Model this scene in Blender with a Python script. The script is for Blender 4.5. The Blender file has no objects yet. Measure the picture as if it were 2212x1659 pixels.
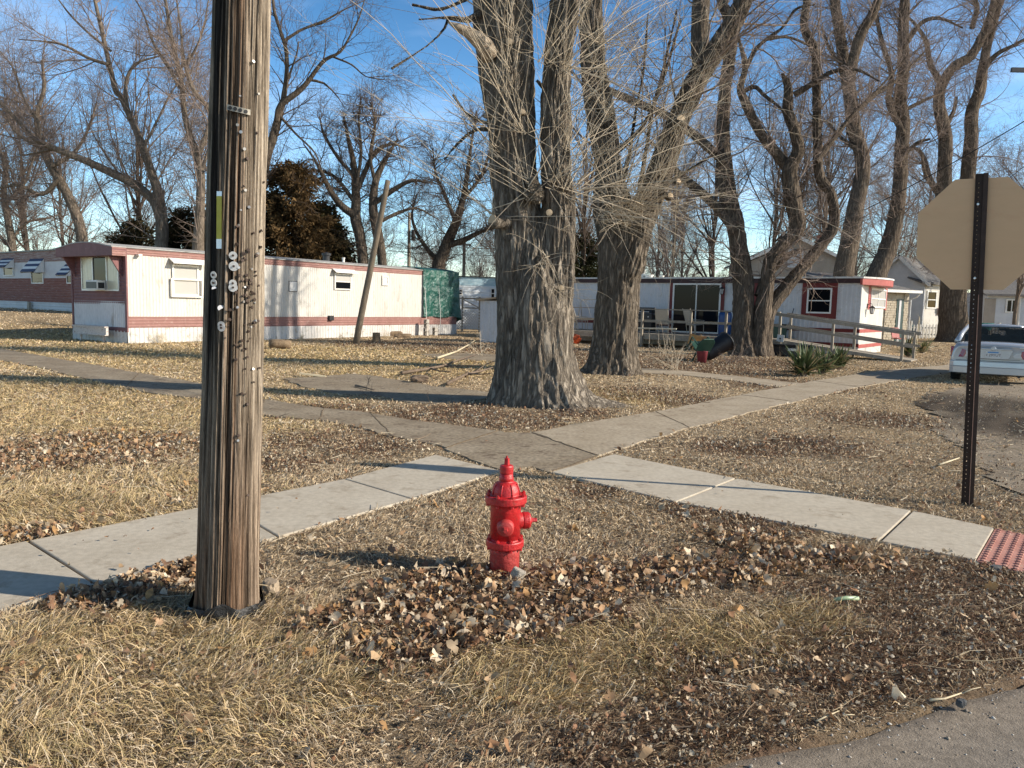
import bpy, bmesh, math, random
import numpy as np
from mathutils import Vector, Matrix

random.seed(7)
RNG = np.random.default_rng(11)
C = bpy.context.scene.collection
SC = bpy.context.scene
rad = math.radians

# ------------------------------------------------------------------ camera
EYE = 1.60
PITCH, ROLL = rad(5.83), rad(1.35)
LENS_F = 1661.0          # focal length in photo units (photo taken as 2212 x 1659)
CX, CY = 1106.0, 829.5
FWD = Vector((0, math.cos(PITCH), -math.sin(PITCH)))
UP0 = Vector((0, math.sin(PITCH), math.cos(PITCH)))
R0 = Vector((1, 0, 0))
RIGHT = R0 * math.cos(ROLL) + UP0 * math.sin(ROLL)
UPV = UP0 * math.cos(ROLL) - R0 * math.sin(ROLL)
cam_data = bpy.data.cameras.new('camera')
cam = bpy.data.objects.new('camera', cam_data)
C.objects.link(cam)
cam_data.sensor_width = 36.0
cam_data.lens = 36.0 * LENS_F / 2212.0
cam_data.clip_start = 0.05
cam_data.clip_end = 2000.0
M = Matrix((RIGHT, UPV, -FWD)).transposed().to_4x4()
M.translation = Vector((0, 0, EYE))
cam.matrix_world = M
SC.camera = cam

# ------------------------------------------------------------------ light
SUN_EL, SUN_TO = rad(27.0), Vector((0.982, -0.190, 0))     # the sun stands to the right, a little behind
world = bpy.data.worlds.new('World')
SC.world = world
world.use_nodes = True
wn = world.node_tree
for n in list(wn.nodes):
    wn.nodes.remove(n)
wout = wn.nodes.new('ShaderNodeOutputWorld')
wbg = wn.nodes.new('ShaderNodeBackground')
sky = wn.nodes.new('ShaderNodeTexSky')
sky.sky_type = 'NISHITA'
sky.sun_disc = False
sky.sun_elevation = SUN_EL
sky.sun_rotation = math.atan2(SUN_TO.x, SUN_TO.y)
sky.altitude = 200
sky.air_density = 1.0
sky.dust_density = 0.6
sky.ozone_density = 2.5
# thin cirrus over the sky
wtc = wn.nodes.new('ShaderNodeTexCoord')
wmap = wn.nodes.new('ShaderNodeMapping')
wmap.inputs['Scale'].default_value = (1.6, 1.6, 6.0)
wmap.inputs['Rotation'].default_value = (0.15, 0.1, 0.4)
wno = wn.nodes.new('ShaderNodeTexNoise')
wno.inputs['Scale'].default_value = 1.6
wno.inputs['Detail'].default_value = 6
wno.inputs['Roughness'].default_value = 0.55
wramp = wn.nodes.new('ShaderNodeMapRange')
wramp.inputs['From Min'].default_value = 0.48
wramp.inputs['From Max'].default_value = 0.80
wramp.inputs['To Max'].default_value = 0.36
whs = wn.nodes.new('ShaderNodeHueSaturation')
whs.inputs['Saturation'].default_value = 1.28
wmix = wn.nodes.new('ShaderNodeMixRGB')
wmix.inputs['Color2'].default_value = (6.6, 7.4, 8.8, 1)
wn.links.new(wtc.outputs['Generated'], wmap.inputs['Vector'])
wn.links.new(wmap.outputs['Vector'], wno.inputs['Vector'])
wn.links.new(wno.outputs['Fac'], wramp.inputs['Value'])
wn.links.new(sky.outputs['Color'], whs.inputs['Color'])
wn.links.new(whs.outputs['Color'], wmix.inputs['Color1'])
wn.links.new(wramp.outputs['Result'], wmix.inputs['Fac'])
wsep = wn.nodes.new('ShaderNodeSeparateXYZ')               # a bright low winter sky, deeper overhead
wel = wn.nodes.new('ShaderNodeMapRange')
wel.inputs['From Min'].default_value = 0.05; wel.inputs['From Max'].default_value = 0.60
wel.inputs['To Min'].default_value = 1.65; wel.inputs['To Max'].default_value = 0.42
wsc = wn.nodes.new('ShaderNodeVectorMath'); wsc.operation = 'SCALE'
wn.links.new(wtc.outputs['Generated'], wsep.inputs['Vector'])
wn.links.new(wsep.outputs['Z'], wel.inputs['Value'])
wn.links.new(wmix.outputs['Color'], wsc.inputs[0])
wn.links.new(wel.outputs['Result'], wsc.inputs['Scale'])
wn.links.new(wsc.outputs['Vector'], wbg.inputs['Color'])
wbg.inputs['Strength'].default_value = 0.125
wn.links.new(wbg.outputs['Background'], wout.inputs['Surface'])

sun_data = bpy.data.lights.new('sun', 'SUN')
sun_data.energy = 5.0
sun_data.angle = rad(0.53)
sun_data.color = (1.0, 0.90, 0.76)
sun = bpy.data.objects.new('sun', sun_data)
C.objects.link(sun)
sdir = Vector((SUN_TO.x * math.cos(SUN_EL), SUN_TO.y * math.cos(SUN_EL), math.sin(SUN_EL)))
sun.rotation_euler = sdir.to_track_quat('Z', 'Y').to_euler()
sun.location = sdir * 60

SC.view_settings.view_transform = 'Standard'
SC.view_settings.look = 'None'
SC.view_settings.exposure = 0.48
SC.view_settings.gamma = 1.0
SC.cycles.max_bounces = 6
SC.cycles.sample_clamp_indirect = 4.0
SC.cycles.transparent_max_bounces = 8
SC.cycles.use_denoising = True

# ------------------------------------------------------------------ layout helpers
def ray(u, v):
    return FWD + RIGHT * ((u - CX) / LENS_F) - UPV * ((v - CY) / LENS_F)

def G(u, v, z=0.0):
    """ground point seen at photo position u, v"""
    d = ray(u, v)
    t = (z - EYE) / d.z
    return Vector((d.x * t, d.y * t, z))

def P(u, v, Y):
    d = ray(u, v)
    t = Y / d.y
    return Vector((d.x * t, Y, EYE + d.z * t))

class Frame:
    """a local frame standing on the ground: origin and heading of its x axis"""
    def __init__(self, o, ang):
        self.o = Vector(o); self.a = ang
        self.x = Vector((math.cos(ang), math.sin(ang), 0)); self.y = Vector((-math.sin(ang), math.cos(ang), 0))
    def W(self, x, y, z=0):
        return self.o + self.x * x + self.y * y + Vector((0, 0, z))
    def L(self, w):
        d = Vector(w) - self.o
        return Vector((d.dot(self.x), d.dot(self.y), d.z))
    def hy(self, u, v, y=0.0):
        """local (x, z) where the sight line meets the plane y = const"""
        o = self.L((0, 0, EYE)); e = self.L(Vector((0, 0, EYE)) + ray(u, v)) - o
        t = (y - o.y) / e.y
        return o.x + e.x * t, o.z + e.z * t
    def hx(self, u, v, x=0.0):
        o = self.L((0, 0, EYE)); e = self.L(Vector((0, 0, EYE)) + ray(u, v)) - o
        t = (x - o.x) / e.x
        return o.y + e.y * t, o.z + e.z * t

# ------------------------------------------------------------------ objects
def tag(o, label, cat, group=None):
    o['label'] = label; o['category'] = cat
    if group: o['group'] = group
    return o

def thing(name, label, cat, loc=(0, 0, 0), rz=0.0, group=None):
    o = bpy.data.objects.new(name, None); C.objects.link(o)
    o.empty_display_size = 0.2
    o.location = loc; o.rotation_euler = (0, 0, rz)
    return tag(o, label, cat, group)

def structure(o):
    o['kind'] = 'structure'; return o

def dup(root, loc, rz, label=None, scale=None):
    r = root.copy(); C.objects.link(r); r.location = loc; r.rotation_euler = (0, 0, rz)
    if label: r['label'] = label
    if scale: r.scale = scale if hasattr(scale, '__len__') else (scale,) * 3
    for ch in list(root.children):
        c = ch.copy(); C.objects.link(c); c.parent = r
        for g in ch.children:
            d = g.copy(); C.objects.link(d); d.parent = c
    return r

class MB:
    def __init__(s):
        s.v = []; s.f = []; s.m = []; s.mi = 0
    def add(s, vs, fs):
        k = len(s.v); s.v += [tuple(p) for p in vs]
        for f in fs:
            s.f.append([i + k for i in f]); s.m.append(s.mi)
        return s
    def bb(s, x0, x1, y0, y1, z0, z1, T=None):
        vs = [Vector((x, y, z)) for z in (z0, z1) for y in (y0, y1) for x in (x0, x1)]
        if T is not None: vs = [T @ p for p in vs]
        return s.add(vs, [(0, 2, 3, 1), (4, 5, 7, 6), (0, 1, 5, 4), (2, 6, 7, 3), (0, 4, 6, 2), (1, 3, 7, 5)])
    def box(s, c, d, R=None):
        c = Vector(c); h = Vector(d) / 2
        vs = [Vector((x, y, z)) for z in (-h.z, h.z) for y in (-h.y, h.y) for x in (-h.x, h.x)]
        if R is not None: vs = [R @ p for p in vs]
        return s.add([p + c for p in vs], [(0, 2, 3, 1), (4, 5, 7, 6), (0, 1, 5, 4), (2, 6, 7, 3), (0, 4, 6, 2), (1, 3, 7, 5)])
    def beam(s, a, b, w, h=None):
        a = Vector(a); b = Vector(b); h = h or w
        d = (b - a); L = d.length; d.normalize()
        ref = Vector((0, 0, 1)) if abs(d.z) < 0.95 else Vector((0, 1, 0))
        sx = d.cross(ref).normalized(); sz = sx.cross(d).normalized()
        R = Matrix((d, sx, sz)).transposed()
        return s.box((a + b) / 2, (L, w, h), R)
    def tube(s, pts, r, n=8, cap=True):
        pts = [Vector(p) for p in pts]
        rs = r if hasattr(r, '__len__') else [r] * len(pts)
        k = len(s.v); m = len(pts)
        t0 = (pts[1] - pts[0]).normalized()
        ref = Vector((0, 0, 1)) if abs(t0.z) < 0.9 else Vector((1, 0, 0))
        a = t0.cross(ref).normalized()
        vs = []
        for i, p in enumerate(pts):
            t = (pts[min(i + 1, m - 1)] - pts[max(i - 1, 0)]).normalized()
            a = (a - t * a.dot(t)).normalized(); b = t.cross(a)
            for j in range(n):
                th = 2 * math.pi * j / n
                vs.append(p + (a * math.cos(th) + b * math.sin(th)) * rs[i])
        fs = []
        for i in range(m - 1):
            for j in range(n):
                fs.append((i * n + j, i * n + (j + 1) % n, (i + 1) * n + (j + 1) % n, (i + 1) * n + j))
        if cap:
            fs.append(tuple(range(n - 1, -1, -1))); fs.append(tuple((m - 1) * n + j for j in range(n)))
        return s.add(vs, fs)
    def lathe(s, prof, n=24, T=None):
        vs = []; fs = []; m = len(prof)
        for r, z in prof:
            for j in range(n):
                th = 2 * math.pi * j / n
                p = Vector((r * math.cos(th), r * math.sin(th), z))
                vs.append(T @ p if T is not None else p)
        for i in range(m - 1):
            for j in range(n):
                fs.append((i * n + j, i * n + (j + 1) % n, (i + 1) * n + (j + 1) % n, (i + 1) * n + j))
        fs.append(tuple(range(n - 1, -1, -1))); fs.append(tuple((m - 1) * n + j for j in range(n)))
        return s.add(vs, fs)
    def prism(s, poly, h0, h1, T=None):
        """polygon in local xy swept from z = h0 to h1, then moved by T"""
        n = len(poly)
        vs = [Vector((p[0], p[1], h0)) for p in poly] + [Vector((p[0], p[1], h1)) for p in poly]
        if T is not None: vs = [T @ p for p in vs]
        return s.add(vs, [tuple(range(n - 1, -1, -1)), tuple(range(n, 2 * n))] + [(i, (i + 1) % n, n + (i + 1) % n, n + i) for i in range(n)])
    def build(s, name, mats, parent=None, smooth=False, bevel=0.0, loc=None, fix=True):
        me = bpy.data.meshes.new(name)
        me.from_pydata(s.v, [], s.f)
        ms = mats if isinstance(mats, (list, tuple)) else [mats]
        for m in ms: me.materials.append(m)
        if len(ms) > 1:
            me.polygons.foreach_set('material_index', s.m)
        if fix:
            bm = bmesh.new(); bm.from_mesh(me)
            bmesh.ops.recalc_face_normals(bm, faces=bm.faces)
            bm.to_mesh(me); bm.free()
        if smooth:
            me.polygons.foreach_set('use_smooth', [True] * len(me.polygons))
        o = bpy.data.objects.new(name, me); C.objects.link(o)
        if parent is not None: o.parent = parent
        if loc is not None: o.location = loc
        if bevel:
            b = o.modifiers.new('bevel', 'BEVEL'); b.width = bevel; b.segments = 2; b.limit_method = 'ANGLE'; b.angle_limit = rad(40)
        return o

def mesh_np(name, V, F, mat, parent=None, col=None, smooth=False):
    """V (n,3); F one array or a list of arrays of faces with equal corner counts"""
    if not isinstance(F, (list, tuple)): F = [F]
    F = [np.asarray(f, dtype=np.int32) for f in F if len(f)]
    me = bpy.data.meshes.new(name)
    V = np.asarray(V, dtype=np.float32)
    me.vertices.add(len(V)); me.vertices.foreach_set('co', V.ravel())
    nl = sum(f.size for f in F); nf = sum(len(f) for f in F)
    me.loops.add(nl); me.polygons.add(nf)
    me.loops.foreach_set('vertex_index', np.concatenate([f.ravel() for f in F]))
    st = []; k = 0
    for f in F:
        st.append(k + np.arange(len(f), dtype=np.int32) * f.shape[1]); k += f.size
    me.polygons.foreach_set('loop_start', np.concatenate(st))
    if smooth: me.polygons.foreach_set('use_smooth', np.ones(nf, dtype=bool))
    me.update(calc_edges=True)
    if col is not None:
        ca = me.color_attributes.new('Col', 'FLOAT_COLOR', 'POINT')
        c4 = np.ones((len(V), 4), dtype=np.float32); c4[:, :3] = col
        ca.data.foreach_set('color', c4.ravel())
    for m in (mat if isinstance(mat, (list, tuple)) else [mat]): me.materials.append(m)
    o = bpy.data.objects.new(name, me); C.objects.link(o)
    if parent is not None: o.parent = parent
    return o

# ------------------------------------------------------------------ numpy noise
def _h(ix, iy, iz, seed):
    n = (ix * 374761393 + iy * 668265263 + iz * 2147483647 + seed * 1274126177) & 0xffffffff
    n = ((n ^ (n >> 13)) * 1274126177) & 0xffffffff
    n = n ^ (n >> 16)
    return (n & 0xffff) / 65535.0

def vnoise(p, seed=0):
    p = np.asarray(p, dtype=np.float64)
    i = np.floor(p).astype(np.int64); f = p - i; f = f * f * (3 - 2 * f)
    x, y, z = i[..., 0], i[..., 1], i[..., 2]
    fx, fy, fz = f[..., 0], f[..., 1], f[..., 2]
    def L(a, b, t): return a + (b - a) * t
    c = [[[_h(x + a, y + b, z + d, seed) for d in (0, 1)] for b in (0, 1)] for a in (0, 1)]
    return L(L(L(c[0][0][0], c[1][0][0], fx), L(c[0][1][0], c[1][1][0], fx), fy),
             L(L(c[0][0][1], c[1][0][1], fx), L(c[0][1][1], c[1][1][1], fx), fy), fz)

def fnoise(p, seed=0, oct=3):
    p = np.asarray(p, dtype=np.float64)
    a = 0; w = 0.5; s = 0
    for k in range(oct):
        a = a + w * vnoise(p * 2 ** k, seed + k * 17); s += w; w *= 0.5
    return a / s

def inside(xy, poly):
    x, y = xy[:, 0], xy[:, 1]; r = np.zeros(len(x), bool); n = len(poly)
    for i in range(n):
        x0, y0 = poly[i][0], poly[i][1]; x1, y1 = poly[(i + 1) % n][0], poly[(i + 1) % n][1]
        if y0 == y1: continue
        c = ((y0 > y) != (y1 > y)) & (x < (x1 - x0) * (y - y0) / (y1 - y0) + x0)
        r ^= c
    return r

# ------------------------------------------------------------------ materials
def newmat(name):
    m = bpy.data.materials.new(name); m.use_nodes = True
    nt = m.node_tree
    return m, nt, nt.nodes['Principled BSDF']

def pm(name, c1, c2=None, scale=4.0, rough=0.7, bump=0.0, bscale=None, stretch=(1, 1, 1), metal=0.0, spec=0.4, c3=None, fine=0.0, lo=0.35, hi=0.65, emit=None, bdist=0.02, attr=False, trans=0.0, coat=0.0):
    """two (or three) colours mixed by noise in object space, optional bump"""
    m, nt, b = newmat(name)
    N, Lk = nt.nodes, nt.links
    b.inputs['Roughness'].default_value = rough
    b.inputs['Metallic'].default_value = metal
    b.inputs['Specular IOR Level'].default_value = spec
    if coat: b.inputs['Coat Weight'].default_value = coat
    tc = N.new('ShaderNodeTexCoord'); mp = N.new('ShaderNodeMapping')
    mp.inputs['Scale'].default_value = stretch
    Lk.new(tc.outputs['Object'], mp.inputs['Vector'])
    out = None
    if attr:
        at = N.new('ShaderNodeAttribute'); at.attribute_name = 'Col'
        out = at.outputs['Color']
    if c2 is None: c2 = c1
    n1 = N.new('ShaderNodeTexNoise'); n1.inputs['Scale'].default_value = scale; n1.inputs['Detail'].default_value = 5; n1.inputs['Roughness'].default_value = 0.6
    Lk.new(mp.outputs['Vector'], n1.inputs['Vector'])
    mr = N.new('ShaderNodeMapRange'); mr.inputs['From Min'].default_value = lo; mr.inputs['From Max'].default_value = hi
    Lk.new(n1.outputs['Fac'], mr.inputs['Value'])
    mx = N.new('ShaderNodeMixRGB'); mx.inputs['Color1'].default_value = (*c1, 1); mx.inputs['Color2'].default_value = (*c2, 1)
    Lk.new(mr.outputs['Result'], mx.inputs['Fac'])
    col = mx.outputs['Color']
    if attr:
        mu = N.new('ShaderNodeMixRGB'); mu.blend_type = 'MULTIPLY'; mu.inputs['Fac'].default_value = 1
        Lk.new(out, mu.inputs['Color1']); Lk.new(col, mu.inputs['Color2']); col = mu.outputs['Color']
    if c3 is not None:
        n3 = N.new('ShaderNodeTexNoise'); n3.inputs['Scale'].default_value = scale * 2.7; n3.inputs['Detail'].default_value = 6; n3.inputs['Roughness'].default_value = 0.7
        mp3 = N.new('ShaderNodeMapping'); mp3.inputs['Scale'].default_value = stretch; mp3.inputs['Location'].default_value = (3.1, 7.7, 1.3)
        Lk.new(tc.outputs['Object'], mp3.inputs['Vector']); Lk.new(mp3.outputs['Vector'], n3.inputs['Vector'])
        r3 = N.new('ShaderNodeMapRange'); r3.inputs['From Min'].default_value = 0.55; r3.inputs['From Max'].default_value = 0.68
        Lk.new(n3.outputs['Fac'], r3.inputs['Value'])
        m3 = N.new('ShaderNodeMixRGB'); m3.inputs['Color2'].default_value = (*c3, 1)
        Lk.new(r3.outputs['Result'], m3.inputs['Fac']); Lk.new(col, m3.inputs['Color1']); col = m3.outputs['Color']
    if fine:
        nf = N.new('ShaderNodeTexNoise'); nf.inputs['Scale'].default_value = scale * 14; nf.inputs['Detail'].default_value = 3
        Lk.new(mp.outputs['Vector'], nf.inputs['Vector'])
        rf = N.new('ShaderNodeMapRange'); rf.inputs['From Min'].default_value = 0.3; rf.inputs['From Max'].default_value = 0.7
        rf.inputs['To Min'].default_value = 1 - fine; rf.inputs['To Max'].default_value = 1 + fine
        Lk.new(nf.outputs['Fac'], rf.inputs['Value'])
        vm = N.new('ShaderNodeVectorMath'); vm.operation = 'SCALE'
        Lk.new(col, vm.inputs[0]); Lk.new(rf.outputs['Result'], vm.inputs['Scale']); col = vm.outputs['Vector']
    Lk.new(col, b.inputs['Base Color'])
    if bump:
        nb = N.new('ShaderNodeTexNoise'); nb.inputs['Scale'].default_value = bscale or scale * 4; nb.inputs['Detail'].default_value = 6; nb.inputs['Roughness'].default_value = 0.65
        Lk.new(mp.outputs['Vector'], nb.inputs['Vector'])
        bp = N.new('ShaderNodeBump'); bp.inputs['Strength'].default_value = bump; bp.inputs['Distance'].default_value = bdist
        Lk.new(nb.outputs['Fac'], bp.inputs['Height']); Lk.new(bp.outputs['Normal'], b.inputs['Normal'])
    if emit: b.inputs['Emission Color'].default_value = (*emit, 1); b.inputs['Emission Strength'].default_value = 1
    return m

def bark_mat(name, c1, c2, bump=0.9, sc=9.0, stretch=(1, 1, 0.16), pale=None):
    m, nt, b = newmat(name); N, Lk = nt.nodes, nt.links
    b.inputs['Roughness'].default_value = 0.95; b.inputs['Specular IOR Level'].default_value = 0.15
    tc = N.new('ShaderNodeTexCoord'); mp = N.new('ShaderNodeMapping'); mp.inputs['Scale'].default_value = stretch
    Lk.new(tc.outputs['Object'], mp.inputs['Vector'])
    nz = N.new('ShaderNodeTexNoise'); nz.inputs['Scale'].default_value = sc; nz.inputs['Detail'].default_value = 6; nz.inputs['Roughness'].default_value = 0.62; nz.inputs['Distortion'].default_value = 0.6
    Lk.new(mp.outputs['Vector'], nz.inputs['Vector'])
    vo = N.new('ShaderNodeTexVoronoi'); vo.feature = 'DISTANCE_TO_EDGE'; vo.inputs['Scale'].default_value = sc * 1.1
    ad = N.new('ShaderNodeVectorMath'); ad.operation = 'MULTIPLY_ADD'; ad.inputs[1].default_value = (0.22, 0.22, 0.22)
    Lk.new(nz.outputs['Color'], ad.inputs[0]); Lk.new(mp.outputs['Vector'], ad.inputs[2]); Lk.new(ad.outputs['Vector'], vo.inputs['Vector'])
    vr = N.new('ShaderNodeMapRange'); vr.inputs['From Max'].default_value = 0.28
    Lk.new(vo.outputs['Distance'], vr.inputs['Value'])
    n2 = N.new('ShaderNodeTexNoise'); n2.inputs['Scale'].default_value = 1.3; n2.inputs['Detail'].default_value = 4
    Lk.new(tc.outputs['Object'], n2.inputs['Vector'])
    sm = N.new('ShaderNodeMath'); sm.operation = 'MULTIPLY_ADD'; sm.inputs[1].default_value = 0.6
    Lk.new(vr.outputs['Result'], sm.inputs[0]); 
    s2 = N.new('ShaderNodeMath'); s2.operation = 'MULTIPLY'; s2.inputs[1].default_value = 0.55
    Lk.new(n2.outputs['Fac'], s2.inputs[0]); Lk.new(s2.outputs['Value'], sm.inputs[2])
    mx = N.new('ShaderNodeMixRGB'); mx.inputs['Color1'].default_value = (*c1, 1); mx.inputs['Color2'].default_value = (*c2, 1)
    Lk.new(sm.outputs['Value'], mx.inputs['Fac']); col = mx.outputs['Color']
    nf = N.new('ShaderNodeTexNoise'); nf.inputs['Scale'].default_value = 40; nf.inputs['Detail'].default_value = 3
    Lk.new(mp.outputs['Vector'], nf.inputs['Vector'])
    rf = N.new('ShaderNodeMapRange'); rf.inputs['From Min'].default_value = 0.3; rf.inputs['From Max'].default_value = 0.7; rf.inputs['To Min'].default_value = 0.75; rf.inputs['To Max'].default_value = 1.25
    Lk.new(nf.outputs['Fac'], rf.inputs['Value'])
    vm = N.new('ShaderNodeVectorMath'); vm.operation = 'SCALE'; Lk.new(col, vm.inputs[0]); Lk.new(rf.outputs['Result'], vm.inputs['Scale'])
    Lk.new(vm.outputs['Vector'], b.inputs['Base Color'])
    hb = N.new('ShaderNodeMath'); hb.operation = 'ADD'; Lk.new(vr.outputs['Result'], hb.inputs[0]); Lk.new(nz.outputs['Fac'], hb.inputs[1])
    bp = N.new('ShaderNodeBump'); bp.inputs['Strength'].default_value = bump; bp.inputs['Distance'].default_value = 0.035
    Lk.new(hb.outputs['Value'], bp.inputs['Height']); Lk.new(bp.outputs['Normal'], b.inputs['Normal'])
    return m

def col_mat(name, rough=0.8, spec=0.2, trans=0.0):
    """colour taken from the mesh's own colour attribute (one colour per blade or leaf)"""
    m, nt, b = newmat(name); N, Lk = nt.nodes, nt.links
    at = N.new('ShaderNodeAttribute'); at.attribute_name = 'Col'
    b.inputs['Roughness'].default_value = rough; b.inputs['Specular IOR Level'].default_value = spec
    Lk.new(at.outputs['Color'], b.inputs['Base Color'])
    if trans:
        o = N['Material Output']; t = N.new('ShaderNodeBsdfTranslucent'); mx = N.new('ShaderNodeMixShader'); mx.inputs['Fac'].default_value = trans
        Lk.new(at.outputs['Color'], t.inputs['Color'])
        Lk.new(b.outputs['BSDF'], mx.inputs[1]); Lk.new(t.outputs['BSDF'], mx.inputs[2]); Lk.new(mx.outputs['Shader'], o.inputs['Surface'])
    return m

def glass_mat(name, col=(0.02, 0.025, 0.03), rough=0.04, alpha=1.0, stripes=None):
    m, nt, b = newmat(name)
    b.inputs['Base Color'].default_value = (*col, 1); b.inputs['Roughness'].default_value = rough
    b.inputs['Specular IOR Level'].default_value = 0.12; b.inputs['Alpha'].default_value = alpha
    if stripes:
        N, Lk = nt.nodes, nt.links
        tc = N.new('ShaderNodeTexCoord'); wv = N.new('ShaderNodeTexWave'); wv.bands_direction = 'Z'; wv.inputs['Scale'].default_value = stripes
        Lk.new(tc.outputs['Object'], wv.inputs['Vector'])
        mx = N.new('ShaderNodeMixRGB'); mx.inputs['Color1'].default_value = (*[c * 0.75 for c in col], 1); mx.inputs['Color2'].default_value = (*col, 1)
        Lk.new(wv.outputs['Color'], mx.inputs['Fac']); Lk.new(mx.outputs['Color'], b.inputs['Base Color'])
    return m
# ================================================================== GROUND
def g2(u, v):
    p = G(u, v); return (p.x, p.y)

def terrain(x, y):
    """height of the land: flat, rising gently far back on the left"""
    a = np.clip((y - 27) / 16, 0, 1) * np.clip((-x - 13) / 8, 0, 1)
    a = a * a * (3 - 2 * a)
    return 0.75 * a

POLY = {}
# new concrete pavements: corner pairs along (outer edge, inner edge)
NEW_LEFT = [(g2(60, 1170), g2(210, 1265)), None, (g2(745, 1036), g2(890, 1079)), (g2(942, 983), g2(1085, 1018))]
def lerp2(a, b, t): return (a[0] + (b[0] - a[0]) * t, a[1] + (b[1] - a[1]) * t)
NEW_LEFT[1] = (lerp2(NEW_LEFT[0][0], NEW_LEFT[2][0], 0.53), g2(600, 1161))
a0, a1 = NEW_LEFT[0]; b0, b1 = NEW_LEFT[1]
NEW_LEFT.insert(0, ((a0[0] - (b0[0] - a0[0]) * 1.3, a0[1] - (b0[1] - a0[1]) * 1.3), (a1[0] - (b1[0] - a1[0]) * 1.3, a1[1] - (b1[1] - a1[1]) * 1.3)))
NEW_RIGHT = [(g2(1325, 982), g2(1190, 1021)), (g2(1590, 1035), g2(1462, 1086)), (g2(1970, 1105), g2(1900, 1171)), (g2(2150, 1143), g2(2110, 1213))]
t0, t1 = NEW_RIGHT[-1]; s0, s1 = NEW_RIGHT[-2]
e = Vector((t0[0] - s0[0], t0[1] - s0[1])).normalized()
TACT = [t0, (t0[0] + e.x * 0.95, t0[1] + e.y * 0.95), (t1[0] + e.x * 0.95, t1[1] + e.y * 0.95), t1]
POLY['new_left'] = [p[0] for p in NEW_LEFT] + [p[1] for p in NEW_LEFT[::-1]]
POLY['new_right'] = [p[0] for p in NEW_RIGHT] + [p[1] for p in NEW_RIGHT[::-1]]
POLY['tact'] = TACT
OLD_A = [g2(*p) for p in [(-700, 690), (0, 753), (110, 772), (200, 787), (300, 806), (380, 818), (450, 832), (570, 862), (640, 873), (700, 882), (777, 889), (898, 908), (1000, 921), (1085, 932),
                          (1070, 945), (975, 971), (950, 962), (890, 951), (825, 938), (760, 920), (690, 907), (600, 901), (500, 884), (440, 862), (330, 850), (200, 822), (100, 797), (0, 778), (-700, 705)]]
OLD_X = [g2(*p) for p in [(959, 970), (1092, 934), (1150, 936), (1290, 985), (1262, 1000), (1186, 1022), (1150, 1008), (1120, 1014), (1088, 1018)]]
OLD_B = [g2(*p) for p in [(1150, 934), (1280, 911), (1420, 889), (1600, 853), (1760, 823), (1900, 801), (2075, 786), (2330, 760), (2330, 770), (2100, 801), (2000, 812), (1850, 837), (1700, 871), (1480, 927), (1290, 985)]]
PAD_1 = [g2(*p) for p in [(613, 817), (661, 815), (764, 807), (820, 813), (894, 826), (937, 835), (1073, 848), (1130, 852), (1130, 860), (1071, 858), (980, 871), (885, 870), (825, 856), (730, 851), (648, 834)]]
PAD_2 = [g2(*p) for p in [(900, 765), (1000, 763), (1120, 767), (1120, 783), (1040, 780), (960, 775)]]
PATH_E = [g2(*p) for p in [(1330, 794), (1420, 797), (1500, 803), (1640, 818), (1730, 828), (1680, 836), (1580, 822), (1480, 811), (1330, 802)]]
LANE = [g2(*p) for p in [(1975, 872), (2010, 846), (2060, 836), (2140, 826), (2300, 815), (2600, 800), (2700, 860), (2700, 1010), (2500, 1120), (2320, 1110), (2200, 1075), (2130, 1035), (2080, 990), (2030, 935)]]
for k in ('OLD_A', 'OLD_X', 'OLD_B', 'PAD_1', 'PAD_2', 'PATH_E'): POLY[k] = globals()[k]
ROAD_EDGE = [(-40, -9.0), (-14, -1.5), (-5, 1.1), (-1.3, 1.95)] + [g2(*p) for p in [(1480, 1662), (1590, 1628), (1700, 1602), (1800, 1574), (1900, 1546), (2000, 1517), (2100, 1486), (2212, 1449)]] + [(3.6, 4.0), (5.6, 4.5), (8.5, 4.9), (14, 5.1), (40, 4.8)]
POLY['road'] = ROAD_EDGE + [(40, -40), (-40, -40)]

BLOBS = {
 'leaf': [(1000, 1272, .28), (1130, 1290, .25), (1250, 1265, .28), (900, 1300, .26), (1400, 1250, .28), (1110, 1330, .24), (1540, 1235, .26), (1700, 1205, .26), (1280, 1320, .17), (780, 1325, .16), (850, 1400, .22), (960, 1375, .17),
          (1860, 1215, .2), (200, 970, .85), (60, 990, .7), (330, 955, .5), (240, 1275, .25), (390, 1240, .2), (70, 1165, .3), (1560, 1165, .16), (1640, 1172, .2), (690, 1350, .13)],
 'brown': [(700, 888, .7), (850, 925, .55), (950, 895, .8), (1100, 905, .8), (650, 950, .45), (800, 965, .45), (600, 1000, .4), (1000, 885, .7), (1750, 1455, .32), (1950, 1405, .36), (2100, 1335, .5), (2200, 1380, .5), (1600, 1555, .28), (1300, 1615, .2), (1450, 1600, .2),
           (1500, 1105, .25), (1650, 1128, .3), (1280, 1062, .22), (1400, 790, 2), (1250, 765, 2.5), (1050, 752, 3), (900, 745, 2.5), (1500, 795, 2), (1700, 830, 1.2), (1560, 780, 2.5), (1500, 865, .7), (2130, 1250, .4), (1830, 1290, .3), (1990, 1260, .35), (1500, 1450, .25), (1240, 890, .5), (1380, 850, .9), (1900, 905, .8), (1750, 960, .6), (1600, 965, .5)],
 'gold': [(150, 1080, 1.2), (60, 860, 3.5), (350, 900, 2.0), (300, 765, 5), (700, 760, 4), (1000, 790, 3), (800, 800, 2), (80, 735, 6), (1330, 1400, .3), (1120, 1450, .3), (250, 1450, .7), (80, 1550, .6), (450, 1500, .5), (650, 1450, .4), (1500, 1370, .25), (1300, 855, 1.2), (1550, 1365, .3), (1750, 1330, .2)],
}
BL = {k: [(*g2(u, v), r) for u, v, r in b] for k, b in BLOBS.items()}
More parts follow.
